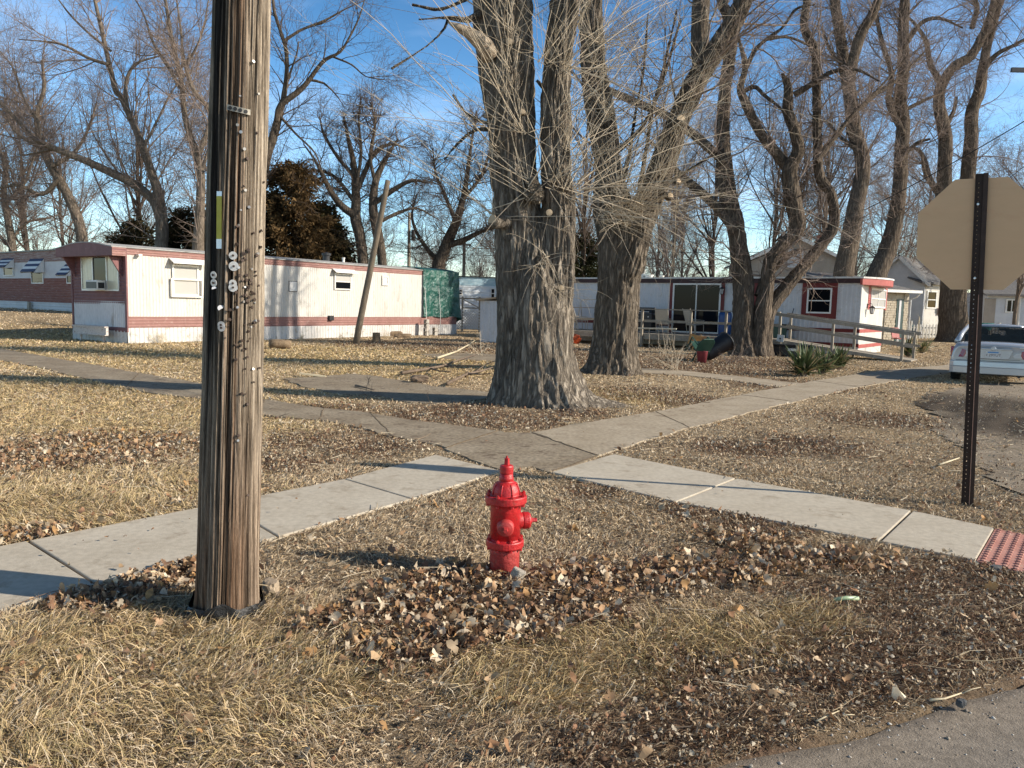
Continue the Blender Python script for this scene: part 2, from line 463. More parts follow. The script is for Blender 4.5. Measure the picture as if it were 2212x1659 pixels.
def zone(xy, k):
    s = np.zeros(len(xy))
    w = (fnoise(np.c_[xy * 1.7, np.zeros(len(xy))], 5) - .5) * .9
    w2 = (fnoise(np.c_[xy * 6, np.zeros(len(xy))], 9) - .5) * .6
    for x, y, r in BL[k]:
        d = np.hypot(xy[:, 0] - x, xy[:, 1] - y) / r
        s = np.maximum(s, np.clip(1.6 - d, 0, 1))
    return np.clip(s * (1 + w + w2) + (w + w2) * .25 * (s > 0), 0, 1)

def grid_axis(lo, hi, c0, c1, fine, grow):
    xs = list(np.arange(c0, c1 + 1e-6, fine)); st = fine
    while xs[-1] < hi: st *= grow; xs.append(xs[-1] + st)
    st = fine
    while xs[0] > lo: st *= grow; xs.insert(0, xs[0] - st)
    return np.array(xs)
gx = grid_axis(-420, 420, -6, 6.5, .09, 1.06); gy = grid_axis(-60, 520, 1.5, 13, .09, 1.06)
X, Y = np.meshgrid(gx, gy)
xy = np.c_[X.ravel(), Y.ravel()]
ny, nx = X.shape
Z = terrain(xy[:, 0], xy[:, 1]) - 0.003 - 0.012 * fnoise(np.c_[xy * 1.1, np.zeros(len(xy))], 2) - 0.006 * vnoise(np.c_[xy * 7, np.zeros(len(xy))], 3)
Z = Z - .09 * inside(np.c_[xy[:, 0], xy[:, 1] + .10], [p[:2] for p in POLY['road']])      # the land drops away under the road
dirt = np.array([0.27, 0.21, 0.14]); straw = np.array([0.37, 0.285, 0.18]); brown = np.array([0.12, 0.075, 0.052]); gold = np.array([0.41, 0.30, 0.15])
n1 = fnoise(np.c_[xy * .9, np.zeros(len(xy))], 21)[:, None]; n2 = fnoise(np.c_[xy * 5, np.zeros(len(xy))], 22)[:, None]
far = np.clip((xy[:, 1:2] - 7) / 8, 0, 1)
gc = dirt * (1 - far) + straw * far
gc = gc * (0.75 + .5 * n1) * (0.7 + .6 * n2)
zg = zone(xy, 'gold')[:, None] * (.35 + .65 * far); gc = gc * (1 - zg) + gold * zg * (0.6 + .8 * n2)
zb = np.maximum(zone(xy, 'brown'), zone(xy, 'leaf') * .8)[:, None] * .85; gc = gc * (1 - zb) + brown * zb * (.6 + .8 * n2)
idx = np.arange(nx * ny).reshape(ny, nx)
Fq = np.stack([idx[:-1, :-1], idx[:-1, 1:], idx[1:, 1:], idx[1:, :-1]], -1).reshape(-1, 4)
m_ground = pm('ground_soil', (.8, .8, .8), (1.15, 1.1, 1.05), scale=9, rough=1.0, bump=1.0, bscale=45, bdist=.03, attr=True, fine=.4, spec=.1)
structure(mesh_np('ground', np.c_[xy, Z], Fq, m_ground, col=gc, smooth=True))

# ------------------------------------------------------------------ pavements
def conc_mat(name, c1, c2, c3, fine, bump):
    return pm(name, c1, c2, scale=1.6, rough=.92, bump=bump, bscale=55, bdist=.006, c3=c3, fine=fine, spec=.2)
m_new = conc_mat('new_concrete', (.43, .38, .30), (.49, .44, .355), (.35, .30, .23), .10, .4)
m_old = conc_mat('old_concrete', (.225, .18, .125), (.31, .26, .19), (.14, .105, .075), .32, .9)
m_oldb = conc_mat('old_concrete_pale', (.33, .275, .20), (.40, .34, .255), (.24, .19, .135), .2, .7)

def slabs(name, pairs, mat, z0, z1, gap):
    mb = MB()
    for (a, b), (c, d) in zip(pairs[:-1], pairs[1:]):
        L = math.hypot(c[0] - a[0], c[1] - a[1]); t = gap / L / 2
        q = [lerp2(a, c, t), lerp2(a, c, 1 - t), lerp2(b, d, 1 - t), lerp2(b, d, t)]
        mb.prism(q, z0, z1)
    return structure(mb.build(name, mat, bevel=.008))
slabs('sidewalk_new_pale', NEW_LEFT, m_new, -.12, .008, .018)
slabs('sidewalk_new_ramp', NEW_RIGHT, m_new, -.12, .010, .018)

def ragged(poly, step, amp, seed):
    out = []
    n = len(poly)
    for i in range(n):
        a = Vector(poly[i]); b = Vector(poly[(i + 1) % n]); L = (b - a).length
        k = max(1, min(60, int(L / step)))
        nrm = Vector((-(b - a).y, (b - a).x)).normalized() if L > 1e-6 else Vector((0, 0))
        for j in range(k):
            p = a + (b - a) * (j / k)
            w = fnoise(np.array([[p.x * 2.2, p.y * 2.2, seed]]), 4)[0] - .5 + .5 * (vnoise(np.array([[p.x * 9, p.y * 9, seed]]), 6)[0] - .5)
            out.append((p + nrm * w * amp)[:])
    return out
def sheet(name, poly, mat, z, amp=.12, step=.12, thick=.09, seed=1):
    mb = MB(); mb.prism([p[:2] for p in ragged(poly, step, amp, seed)], z - thick, z)
    o = mb.build(name, mat); o.data.polygons.foreach_set('use_smooth', [False] * len(o.data.polygons))
    return structure(o)
# the old pavement is cracked into slabs: cut it across at its joints
def cut_slabs(name, poly_top, poly_bot, mat, z, js, seed):
    pass
sheet('sidewalk_old_weathered', OLD_A, m_old, .004, seed=3)
sheet('sidewalk_old_corner', OLD_X, m_old, .0055, amp=.07, seed=4)
sheet('sidewalk_old_pale', OLD_B, m_oldb, .0070, amp=.10, seed=5)
sheet('driveway_old_pad', PAD_1, m_old, .004, amp=.22, seed=6)
sheet('driveway_old_strip', PAD_2, m_old, .004, amp=.25, seed=7)
sheet('path_narrow', PATH_E, m_oldb, .004, amp=.2, seed=8)
# joints of the old pavement, filled with dirt and moss
m_joint = pm('joint_dirt', (.12, .085, .055), (.24, .18, .11), scale=30, rough=1, bump=.8)
mbj = MB()
for (a, b, z) in [((700, 882), (690, 907), .004), ((800, 892), (850, 944), .004), ((1075, 931), (965, 968), .0055), ((1150, 936), (1290, 985), .0070), ((1418, 890), (1490, 924), .0070), ((1600, 853), (1712, 868), .0070), ((570, 862), (560, 893), .004), ((300, 806), (270, 838), .004), ((1760, 823), (1852, 836), .0070), ((1290, 985), (1186, 1022), .0055)]:
    pa, pb = Vector(g2(*a)), Vector(g2(*b)); n = 14
    side = Vector((-(pb - pa).y, (pb - pa).x)).normalized()
    L, R = [], []
    for i in range(n + 1):
        c = pa + (pb - pa) * (i / n) + side * random.uniform(-.012, .012); w = random.uniform(.003, .013)
        L.append(c + side * w); R.append(c - side * w)
    mbj.prism([p[:] for p in L] + [p[:] for p in R[::-1]], z - .02, z + .004)
structure(mbj.build('sidewalk_joints', m_joint))

# tactile paving at the kerb ramp
m_tact = pm('tactile_brick_red', (.44, .20, .155), (.52, .265, .21), scale=5, rough=.85, c3=(.50, .36, .28), fine=.12, bump=.25, bscale=60, bdist=.004)
mb = MB(); mb.prism(TACT, -.12, .0055)
va = Vector(TACT[1]) - Vector(TACT[0]); vb = Vector(TACT[3]) - Vector(TACT[0])
na, nb = int(va.length / .060), int(vb.length / .060)
for i in range(na):
    for j in range(nb):
        c = Vector(TACT[0]) + va * ((i + .5) / na) + vb * ((j + .5) / nb)
        mb.lathe([(.0165, .0088), (.0155, .013), (.011, .0155)], 8, Matrix.Translation((c.x, c.y, 0)))
structure(mb.build('pavement_tactile', m_tact))

# ------------------------------------------------------------------ road
ed = ragged(ROAD_EDGE, .12, .10, 9)[:]
ed = [p for p in ed if p[0] < 41 and p[1] > -10]
ed = [p for p in [Vector(q[:2]) for q in ed]]
# keep only the part that follows the edge (ragged also closes the loop)
cut = max(range(len(ed)), key=lambda i: ed[i].x)
ed = ed[:cut + 1]
offs = [0, .05, .12, .22, .36, .55, .9, 1.5, 2.5, 4, 8, 16]
V = []; col = []
for i, p in enumerate(ed):
    a = ed[max(i - 1, 0)]; b = ed[min(i + 1, len(ed) - 1)]
    for o_ in offs:
        V.append((p.x * (1 + o_ * .012) + o_ * .25, p.y - o_, -.012 - .006 * min(o_, 1) if o_ else -.06))
V = np.array(V); no = len(offs)
rn = fnoise(np.c_[V[:, :2] * 2.5, np.zeros(len(V))], 31)
tt = np.tile(np.array(offs), len(ed))
asph = np.array([.215, .195, .170]); dust = np.array([.27, .22, .165])
k = np.clip(1 - (tt + (rn - .5) * .5) / .55, 0, 1)[:, None] * .85
rc = asph * (1 - k) + dust * k
rc = rc * (.85 + .3 * rn[:, None])
ii = np.arange(len(V)).reshape(-1, no)
Fr = np.stack([ii[:-1, :-1], ii[:-1, 1:], ii[1:, 1:], ii[1:, :-1]], -1).reshape(-1, 4)
m_road = pm('road_asphalt', (.8, .8, .8), (1.2, 1.2, 1.2), scale=26, rough=.95, bump=.9, bscale=120, bdist=.008, attr=True, fine=.35, spec=.2)
structure(mesh_np('road', V, Fr[:, ::-1], m_road, col=rc, smooth=False))

# ------------------------------------------------------------------ dirt lane by the parked car
lp = ragged(LANE, .25, .5, 13)
bx = [min(p[0] for p in lp), max(p[0] for p in lp), min(p[1] for p in lp), max(p[1] for p in lp)]
lx = np.arange(bx[0], bx[1], .11); ly = np.arange(bx[2], bx[3], .11)
LX, LY = np.meshgrid(lx, ly); lxy = np.c_[LX.ravel(), LY.ravel()]
ins = inside(lxy, lp); li = np.arange(len(lxy)).reshape(LX.shape)
Fl = np.stack([li[:-1, :-1], li[:-1, 1:], li[1:, 1:], li[1:, :-1]], -1).reshape(-1, 4)
Fl = Fl[ins[Fl].all(1)]
heading = Vector((.60, .80))                     # wheel tracks run along the side street
sd = lxy @ np.array([heading.y, -heading.x]); al = lxy @ np.array(heading)
mud = np.array([.075, .06, .045]); grav = np.array([.27, .225, .17])
bm_ = np.zeros(len(lxy))
for u, v, r in [(2060, 880, 1.2), (2120, 870, 1.4), (2180, 905, 1.1), (2010, 870, .8), (2240, 930, 1.0)]:
    c = g2(u, v); bm_ = np.maximum(bm_, np.clip(1.5 - np.hypot(lxy[:, 0] - c[0], lxy[:, 1] - c[1]) / r, 0, 1))
w_ = fnoise(np.c_[lxy * 1.2, np.zeros(len(lxy))], 41)
trk = .5 + .5 * np.sin(sd * 13 + 5 * w_ + al * .4)
bm_ = np.clip(bm_ * (.55 + .9 * w_), 0, 1)
lc = grav * (.6 + .8 * fnoise(np.c_[lxy * 6, np.zeros(len(lxy))], 42))[:, None]
lc = lc * (1 - bm_[:, None]) + mud * bm_[:, None] * (.75 + .5 * trk)[:, None]
lz = .001 + bm_ * .02 * (trk - .5) + bm_ * .008
used = np.unique(Fl); remap = -np.ones(len(lxy), int); remap[used] = np.arange(len(used))
m_lane = pm('lane_dirt', (.85, .85, .85), (1.15, 1.15, 1.15), scale=20, rough=1, bump=.9, bscale=70, bdist=.02, attr=True, fine=.35, spec=.1)
structure(mesh_np('dirt_road', np.c_[lxy, lz][used], remap[Fl], m_lane, col=lc[used], smooth=True))
# ================================================================== BUILDINGS
def front(y0=0.0):
    return lambda a, b, o: (a, y0 - o, b)
def endw(x0=0.0, s=-1):
    return lambda a, b, o: (x0 + s * o, a, b)

def bx(mb, fn, a0, a1, b0, b1, o0, o1):
    vs = [fn(a, b, o) for b in (b0, b1) for o in (o0, o1) for a in (a0, a1)]
    return mb.add(vs, [(0, 2, 3, 1), (4, 5, 7, 6), (0, 1, 5, 4), (2, 6, 7, 3), (0, 4, 6, 2), (1, 3, 7, 5)])

def ring(mb, fn, a0, a1, b0, b1, w, o0, o1):
    bx(mb, fn, a0, a1, b0, b0 + w, o0, o1); bx(mb, fn, a0, a1, b1 - w, b1, o0, o1)
    bx(mb, fn, a0, a0 + w, b0 + w, b1 - w, o0, o1); bx(mb, fn, a1 - w, a1, b0 + w, b1 - w, o0, o1)

def corr(mb, fn, a0, a1, b0, b1, pitch, depth, vertical=True, wob=0.0):
    """ribbed sheet metal; ribs run along b (vertical) or along a"""
    A0, A1, B0, B1 = (a0, a1, b0, b1) if vertical else (b0, b1, a0, a1)
    n = max(1, int(round((A1 - A0) / pitch))); p = (A1 - A0) / n
    pr = []
    for i in range(n):
        s = A0 + i * p
        for t, o in ((0, 0), (.45, 0), (.62, depth), (.85, depth)): pr.append((s + t * p, o))
    pr.append((A1, 0))
    k = 5 if wob else 2
    vs = []; fs = []
    for j in range(k):
        b = B0 + (B1 - B0) * j / (k - 1)
        for a, o in pr:
            if wob: o = o + wob * (vnoise(np.array([[a * .9, b * 1.3, 3.3]]), 8)[0] - .5)
            q = (a, b, o) if vertical else (b, a, o)
            vs.append(fn(*q))
    m = len(pr)
    for j in range(k - 1):
        for i in range(m - 1): fs.append((j * m + i, j * m + i + 1, (j + 1) * m + i + 1, (j + 1) * m + i))
    return mb.add(vs, fs)

def window(parent, fn, a0, a1, b0, b1, mf, mp, w=.05, proud=.045, bars=(), name='window', base=0.0, label=None):
    mb = MB(); ring(mb, fn, a0, a1, b0, b1, w, base, base + proud)
    for kind, t in bars:
        if kind == 'h': z = b0 + (b1 - b0) * t; bx(mb, fn, a0 + w, a1 - w, z - w * .35, z + w * .35, base, base + proud * .9)
        else: x = a0 + (a1 - a0) * t; bx(mb, fn, x - w * .35, x + w * .35, b0 + w, b1 - w, base, base + proud * .85)
    f = mb.build(name, mf, parent)
    pb = MB(); bx(pb, fn, a0 + w * .9, a1 - w * .9, b0 + w * .9, b1 - w * .9, base + .002, base + proud * .4)
    pb.build('pane', mp, f)
    if label: f['label'] = label
    return f

m_white = pm('siding_white', (.52, .50, .46), (.59, .57, .525), scale=1.6, stretch=(1, 1, .3), rough=.55, c3=(.43, .40, .34), fine=.06, bump=.12, bscale=6, bdist=.01)
m_white_b = pm('siding_white_cool', (.52, .52, .53), (.60, .60, .61), scale=1.2, rough=.6, c3=(.48, .47, .45), fine=.05)
m_skirt = pm('skirt_white', (.52, .505, .48), (.60, .585, .56), scale=2, rough=.6, c3=(.36, .32, .26), fine=.06)
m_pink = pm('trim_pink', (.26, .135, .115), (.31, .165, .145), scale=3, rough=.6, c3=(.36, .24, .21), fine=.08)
m_maroon_shade = pm('trim_maroon_shaded', (.17, .075, .075), (.21, .095, .095), scale=3, rough=.65, c3=(.25, .135, .125), fine=.08)  # hood and end face: pink trim darkened to maroon to stand for shade
m_rustred = pm('siding_rust_red', (.20, .065, .045), (.24, .085, .065), scale=1.6, stretch=(.5, .5, 9), rough=.7, c3=(.40, .31, .28), fine=.1, )
m_greyred = pm('siding_worn_red', (.20, .085, .065), (.36, .29, .265), scale=2.0, stretch=(.7, .7, 9), rough=.7, c3=(.5, .46, .43), fine=.1)
m_red_shade = pm('trim_red_shaded', (.12, .013, .013), (.16, .020, .018), scale=3, rough=.55, c3=(.12, .02, .018), fine=.08)  # trim red of the side wall, its shade put into the colour
m_red_lit = pm('trim_red_lit', (.32, .065, .055), (.38, .085, .072), scale=3, rough=.55, fine=.08)  # lighter copy of the same red, sunlight on the end put into the colour
m_roof = pm('roof_grey', (.30, .30, .29), (.42, .41, .39), scale=2, rough=.8, c3=(.2, .19, .17), fine=.1)
m_panel = pm('panel_peeling', (.62, .60, .60), (.70, .68, .68), scale=1.1, stretch=(1, 1, .35), rough=.7, c3=(.45, .38, .34), fine=.08)
m_alu = pm('aluminium', (.62, .60, .55), (.72, .70, .66), scale=8, rough=.45, metal=.5, fine=.05)
m_frame = pm('frame_white', (.70, .69, .65), (.76, .75, .72), scale=5, rough=.5, fine=.04)
m_dark = glass_mat('glass_dark', (.006, .007, .009))
m_blind = glass_mat('glass_blind', (.50, .49, .46), .12, stripes=26)
m_curt = pm('curtain_cream', (.50, .46, .33), (.62, .58, .44), scale=3, stretch=(4, 4, .6), rough=.25, c3=(.40, .36, .27), fine=.1, spec=.6)
m_black = pm('black_metal', (.012, .012, .013), (.02, .02, .02), scale=8, rough=.5)
m_plast = pm('dark_plastic', (.02, .021, .024), (.03, .031, .034), scale=4, rough=.42)
m_navy = pm('awning_navy', (.02, .025, .07), (.03, .035, .09), scale=6, rough=.6)
m_rust = pm('rusty_metal', (.55, .50, .46), (.60, .56, .52), scale=5, rough=.8, c3=(.20, .07, .035), fine=.2)
m_wood_grey = pm('wood_weathered', (.34, .29, .225), (.44, .38, .30), scale=3, stretch=(1, 1, 1), rough=.9, c3=(.26, .21, .16), fine=.2, bump=.3, bscale=30)
m_shingle = pm('roof_shingle', (.10, .10, .105), (.16, .155, .15), scale=6, rough=.95, c3=(.2, .19, .18), fine=.3, bump=.4, bscale=30)

# ---------------------------------------------------------------- pink and white mobile home
pA, pB = G(277, 742), G(985, 722)
F1 = Frame(pA, math.atan2(pB.y - pA.y, pB.x - pA.x)); L1 = (pB - pA).length
W1 = 3.66; H1 = 3.22
t = thing('mobile_home', 'white ribbed mobile home with pink trim and a hooded bay window end', 'mobile home', F1.o, F1.a)
mb = MB(); corr(mb, front(), 0.04, L1 - .02, .90, H1 - .22, .118, .011, wob=.012); mb.build('side_wall', m_white, t)
mb = MB(); mb.bb(.02, L1 - .03, .015, W1 - .02, .3, H1 - .05); mb.build('body', m_white, t)
mb = MB(); corr(mb, front(.0), -.02, L1 + .01, H1 - .235, H1, .078, .022, vertical=False); corr(mb, front(-.004), -.02, L1 + .01, .50, .92, .105, .02, vertical=False)
mb.build('side_trim', m_pink, t)
mb = MB(); corr(mb, front(-.03), -.02, L1, .0, .53, .16, .018, wob=.07); corr(mb, endw(-.02), 0, W1, .0, .42, .22, .018, wob=.05); mb.build('skirt', m_skirt, t)
mb = MB()
prof = [(y, H1 - .01 + .20 * (1 - ((y - W1 / 2) / (W1 / 2)) ** 2)) for y in np.linspace(-.06, W1 + .06, 11)]
prof[0] = (-.06, H1 + .01); prof[-1] = (W1 + .06, H1 + .01)
vs = [(x, y, z) for x in (-.52, L1 + .05) for y, z in prof]; m = len(prof)
vs += [(x, y, z + .035) for x in (-.52, L1 + .05) for y, z in prof]
fs = []
for i in range(m - 1):
    fs += [(i, i + 1, m + i + 1, m + i), (2 * m + i, 3 * m + i, 3 * m + i + 1, 2 * m + i + 1), (i, 2 * m + i, 2 * m + i + 1, i + 1), (m + i, m + i + 1, 3 * m + i + 1, 3 * m + i)]
fs += [(0, m, 3 * m, 2 * m), (m - 1, 3 * m - 1, 4 * m - 1, 2 * m - 1)]
mb.add(vs, fs); mb.build('roof', m_roof, t)
# end wall with hood
mb = MB(); corr(mb, endw(0), .03, W1 - .03, 1.30, H1, .115, .014, vertical=False); mb.build('end_wall', m_maroon_shade, t)
mb = MB(); corr(mb, endw(0), .10, W1 - .10, .52, 1.42, .13, .012, wob=.02); mb.build('end_panel', m_panel, t)
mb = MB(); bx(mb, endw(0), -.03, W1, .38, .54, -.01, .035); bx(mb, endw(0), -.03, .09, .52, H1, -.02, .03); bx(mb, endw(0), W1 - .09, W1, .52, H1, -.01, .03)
mb.build('corner_trim', m_maroon_shade, t)
mb = MB()
hp = [(-.05, H1 - .27)] + [(y, z + .005) for y, z in prof] + [(W1 + .05, H1 - .27)]
T = Matrix(((0, 0, 1, 0), (1, 0, 0, 0), (0, 1, 0, 0), (0, 0, 0, 1)))
mb.prism(hp, -.50, -.02, T); mb.build('hood', m_maroon_shade, t)
mb = MB(); corr(mb, front(-.055), -.50, -.02, H1 - .27, H1 + .0, .09, .012, vertical=False); mb.build('hood_side', m_pink, t)
for yy in (.22, W1 - .35):
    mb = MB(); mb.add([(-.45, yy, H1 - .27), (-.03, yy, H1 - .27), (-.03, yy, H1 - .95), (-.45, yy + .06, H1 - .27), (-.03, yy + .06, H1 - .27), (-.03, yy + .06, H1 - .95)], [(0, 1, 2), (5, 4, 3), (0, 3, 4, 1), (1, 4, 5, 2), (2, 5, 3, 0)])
    mb.build('hood_bracket', m_maroon_shade, t)
def EW(zx, zy): return F1.hx(zx * .2421, 515.6 + zy * .2421, 0)
y1, zt = EW(730, 158); y0, zb = EW(1072, 468)
fn = endw(0)
fr = MB(); ring(fr, fn, y0, y1, zb, zt, .05, .0, .05)
ya, _ = EW(960, 300); yb, _ = EW(836, 300)
bx(fr, fn, ya - .03, ya + .03, zb + .05, zt - .05, 0, .05); bx(fr, fn, yb - .03, yb + .03, zb + .05, zt - .05, 0, .05)
bw = fr.build('bay_window', m_alu, t)
for q0, q1 in ((y0 + .045, ya - .02), (yb + .02, y1 - .045)): pb = MB(); bx(pb, fn, q0, q1, zb + .045, zt - .045, .016, .024); pb.build('curtained_pane', m_curt, bw)
pb = MB(); bx(pb, fn, ya + .02, yb - .02, zb + .045, zt - .045, .016, .022); pb.build('pane', m_dark, bw)
a0_, z1_ = EW(950, 372); a1_, z0_ = EW(850, 458)
ac = MB(); bx(ac, fn, a0_, a1_, z0_, z1_, .03, .33); aco = ac.build('air_conditioner', m_frame, t, bevel=.015)
ac = MB(); bx(ac, fn, a0_ + .04, a1_ - .04, z0_ + .05, z1_ - .06, .325, .338); ac.build('grille', m_plast, aco)
ac = MB(); corr(ac, front(a0_ - .002), -.30, -.08, z0_ + .06, z1_ - .08, .035, .012, vertical=True); ac.build('side_vent', m_plast, aco)
# windows of the long wall (positions measured on the wall)
def LW(u, v): return F1.hy(u, v, 0)
def lwin(u0, v0, u1, v1, mp, bars=(('h', .5),), w=.06, nm='window', label=None, proud=.05):
    x0, z1 = LW(u0, v0); x1, z0 = LW(u1, v1)
    return window(t, front(-.014), x0, x1, z0, z1, m_alu, mp, w, proud, bars, nm, label=label), (x0, x1, z0, z1)
w, (x0, x1, z0, z1) = lwin(370, 571, 428, 640, m_blind, label='wide window with a white blind and a loose storm frame')
mb = MB(); ring(mb, front(-.014), x0 - .08, x1 + .14, z0 - .05, z0 + (z1 - z0) * .56, .055, .05, .10); mb.build('storm_frame', m_alu, w)
mb = MB(); mb.add([(x0 - .1, -.02, z1 + .20), (x1 + .25, -.02, z1 + .20), (x1 + .28, -.34, z1 + .03), (x0 - .12, -.34, z1 + .03), (x0 - .1, -.02, z1 + .225), (x1 + .25, -.02, z1 + .225), (x1 + .28, -.34, z1 + .055), (x0 - .12, -.34, z1 + .055)],
                  [(0, 1, 2, 3), (7, 6, 5, 4), (0, 4, 5, 1), (1, 5, 6, 2), (2, 6, 7, 3), (3, 7, 4, 0)]); mb.build('window_awning', m_frame, t)
w, (x0, x1, z0, z1) = lwin(721, 590, 757, 627, m_dark, label='small window with a dark lower pane')
mb = MB(); mb.add([(x0 - .1, -.02, z1 + .18), (x1 + .2, -.02, z1 + .18), (x1 + .22, -.3, z1 + .02), (x0 - .12, -.3, z1 + .02), (x0 - .1, -.02, z1 + .2), (x1 + .2, -.02, z1 + .2), (x1 + .22, -.3, z1 + .04), (x0 - .12, -.3, z1 + .04)],
                  [(0, 1, 2, 3), (7, 6, 5, 4), (0, 4, 5, 1), (1, 5, 6, 2), (2, 6, 7, 3), (3, 7, 4, 0)]); mb.build('window_awning', m_frame, t)
mb = MB(); bx(mb, front(-.014), x0 + .06, x1 - .06, z0 + (z1 - z0) * .53, z1 - .06, .01, .03); mb.build('window_shade', m_blind, w)
lwin(824, 595, 838, 617, m_frame, bars=(), w=.09, nm='hatch_window')
x0, z1 = LW(624, 608); x1, z0 = LW(640, 629)
mb = MB(); bx(mb, front(-.016), x0, x1, z0, z1, 0, .02); ho = mb.build('wall_hatch', m_frame, t)
mb = MB(); ring(mb, front(-.016), x0 - .025, x1 + .025, z0 - .025, z1 + .025, .02, -.002, .014); mb.build('rim', m_plast, ho)
x0, z0 = LW(709, 693)
mb = MB(); mb.box((x0 + .1, -.06, z0 + .12), (.26, .14, .22)); mb.build('dryer_vent', m_plast, t, bevel=.02)
mb = MB(); x0, z0 = LW(296, 551); mb.box((x0, -.12, z0), (.14, .2, .06)); mb.build('wall_light', m_alu, t, bevel=.01)
for u, vb, vt, r in [(705, 573, 560, .16), (742, 578, 571, .06), (900, 580, 577, .05)]:
    x0, z0 = F1.hy(u, vb, W1 * .45)
    mb = MB(); zz = H1 + .16
    mb.lathe([(r, zz), (r, zz + .30), (r * 1.35, zz + .31), (r * 1.35, zz + .40), (r * .3, zz + .46)] if r > .1 else [(r, zz), (r, zz + .22), (r * 1.3, zz + .22), (r * 1.3, zz + .28)], 14, Matrix.Translation((x0, W1 * .45, 0)))
    mb.build('roof_vent', m_plast if r > .1 else m_alu, t, smooth=False)
HOME1 = t

# ---------------------------------------------------------------- far left mobile home, worn red siding
pC = G(157, 674, .70)
F0 = Frame(pC, math.atan2(-.60, .80))
t = thing('mobile_home', 'old mobile home with worn rust-red lower siding and striped window awnings, farthest left', 'mobile home', F0.o, F0.a)
def L0(u, v): return F0.hy(u, v, 0)
def Z0(v): return L0(80, v)[1]
zs = [-.15, Z0(652), Z0(601), Z0(566), Z0(541)]
X0a, X0b = -15, 3.5
mb = MB(); mb.bb(X0a + .02, X0b - .02, .03, 3.2, .2, zs[4]); mb.build('body', m_white_b, t)
mb = MB(); corr(mb, front(), X0a, X0b, zs[0], zs[1], .17, .015, vertical=False); mb.build('skirt', m_white_b, t)
mb = MB(); corr(mb, front(-.02), X0a, X0b, zs[1], zs[2], .13, .02, vertical=False); mb.build('lower_siding', m_rustred, t)
mb = MB(); bx(mb, front(), X0a, X0b, zs[2], zs[3], 0, .006); mb.build('upper_wall', m_white_b, t)
mb = MB(); corr(mb, front(-.02), X0a, X0b, zs[3], zs[4] - .04, .12, .02, vertical=False); mb.build('upper_siding', m_greyred, t)
mb = MB(); mb.bb(X0a, X0b, -.1, 3.3, zs[4] - .05, zs[4] + .02); mb.build('roof', m_plast, t)
for (u0, v0, u1, v1, au0, av0, au1, av1) in [(9, 576, 31, 596, -6, 560, 31, 578), (69, 585, 96, 613, 47, 561, 95, 588), (146, 594, 165, 613, 129, 572, 175, 595)]:
    x0, z1 = L0(u0, v0); x1, z0 = L0(u1, v1)
    window(t, front(-.02), x0, x1, z0, z1 + .25, m_frame, m_dark, .06, .05)
    xa, za = L0(au0, av0); xb, zb_ = L0(au1, av1)
    za += .0; dp = .55
    mb = MB(); n = 5
    for i in range(n):
        mb.mi = i % 2
        f0, f1 = i / n, (i + 1) / n
        q = [(x0 - .12, -.03 - dp * f0, za - (za - zb_) * f0), (x1 + .12, -.03 - dp * f0, za - (za - zb_) * f0), (x1 + .12, -.03 - dp * f1, za - (za - zb_) * f1), (x0 - .12, -.03 - dp * f1, za - (za - zb_) * f1)]
        mb.add(q + [(a, b, c + .02) for a, b, c in q], [(0, 1, 2, 3), (7, 6, 5, 4), (0, 4, 5, 1), (1, 5, 6, 2), (2, 6, 7, 3), (3, 7, 4, 0)])
    mb.mi = 1
    for xs in (x0 - .12, x1 + .10):
        mb.add([(xs, -.03, za), (xs, -.03, zb_), (xs, -.03 - dp, zb_ - .06), (xs + .02, -.03, za), (xs + .02, -.03, zb_), (xs + .02, -.03 - dp, zb_ - .06)], [(0, 1, 2), (5, 4, 3), (0, 3, 4, 1), (1, 4, 5, 2), (2, 5, 3, 0)])
    mb.build('window_awning', [m_navy, m_frame], t)
x0, z0 = L0(69, 655)
mb = MB(); mb.box((x0, -.15, .25), (.25, .12, .42), Matrix.Rotation(.15, 3, 'Y')); mb.build('loose_board', m_wood_grey, t)

# ---------------------------------------------------------------- white mobile home with red trim, on the right
pD = G(1852, 767)
F2 = Frame(pD, math.atan2(-.600, .800))
W2 = 4.0; L2 = 14.5; H2 = 2.93
t = thing('mobile_home', 'white mobile home with red window frames and a bowed red fascia, behind the deck', 'mobile home', F2.o, F2.a)
mb = MB(); mb.bb(-L2 + .02, -.02, .02, W2 - .02, .05, H2 - .02); mb.build('body', m_white_b, t)
mb = MB(); corr(mb, front(), -L2, 0, .40, H2 - .12, .17, .012); mb.build('side_wall', m_white_b, t)
mb = MB(); corr(mb, endw(0, 1), .0, W2, .34, H2 - .10, .19, .012); mb.build('end_wall', m_white, t)
mb = MB(); corr(mb, front(), -L2, 0, .0, .33, .2, .012); corr(mb, endw(0, 1), 0, W2, 0, .28, .2, .012); mb.build('skirt', m_skirt, t)
mb = MB(); bx(mb, front(), -L2, .02, .86, 1.0, -.01, .022); bx(mb, front(), -L2, .02, .30, .44, -.01, .022); mb.build('side_stripe', m_red_shade, t)
mb = MB(); bx(mb, endw(0, 1), .0, W2, .86, 1.0, -.01, .022); bx(mb, endw(0, 1), .0, W2, .26, .40, -.01, .022); mb.build('end_stripe', m_red_lit, t)
mb = MB(); bx(mb, front(), -L2 - .1, -.02, H2 - .16, H2 + .02, -.02, .10); mb.build('side_fascia', pm('fascia_red_shaded', (.028, .011, .012), (.05, .018, .018), scale=2, rough=.6), t)  # red of the side fascia painted near black to stand for shade
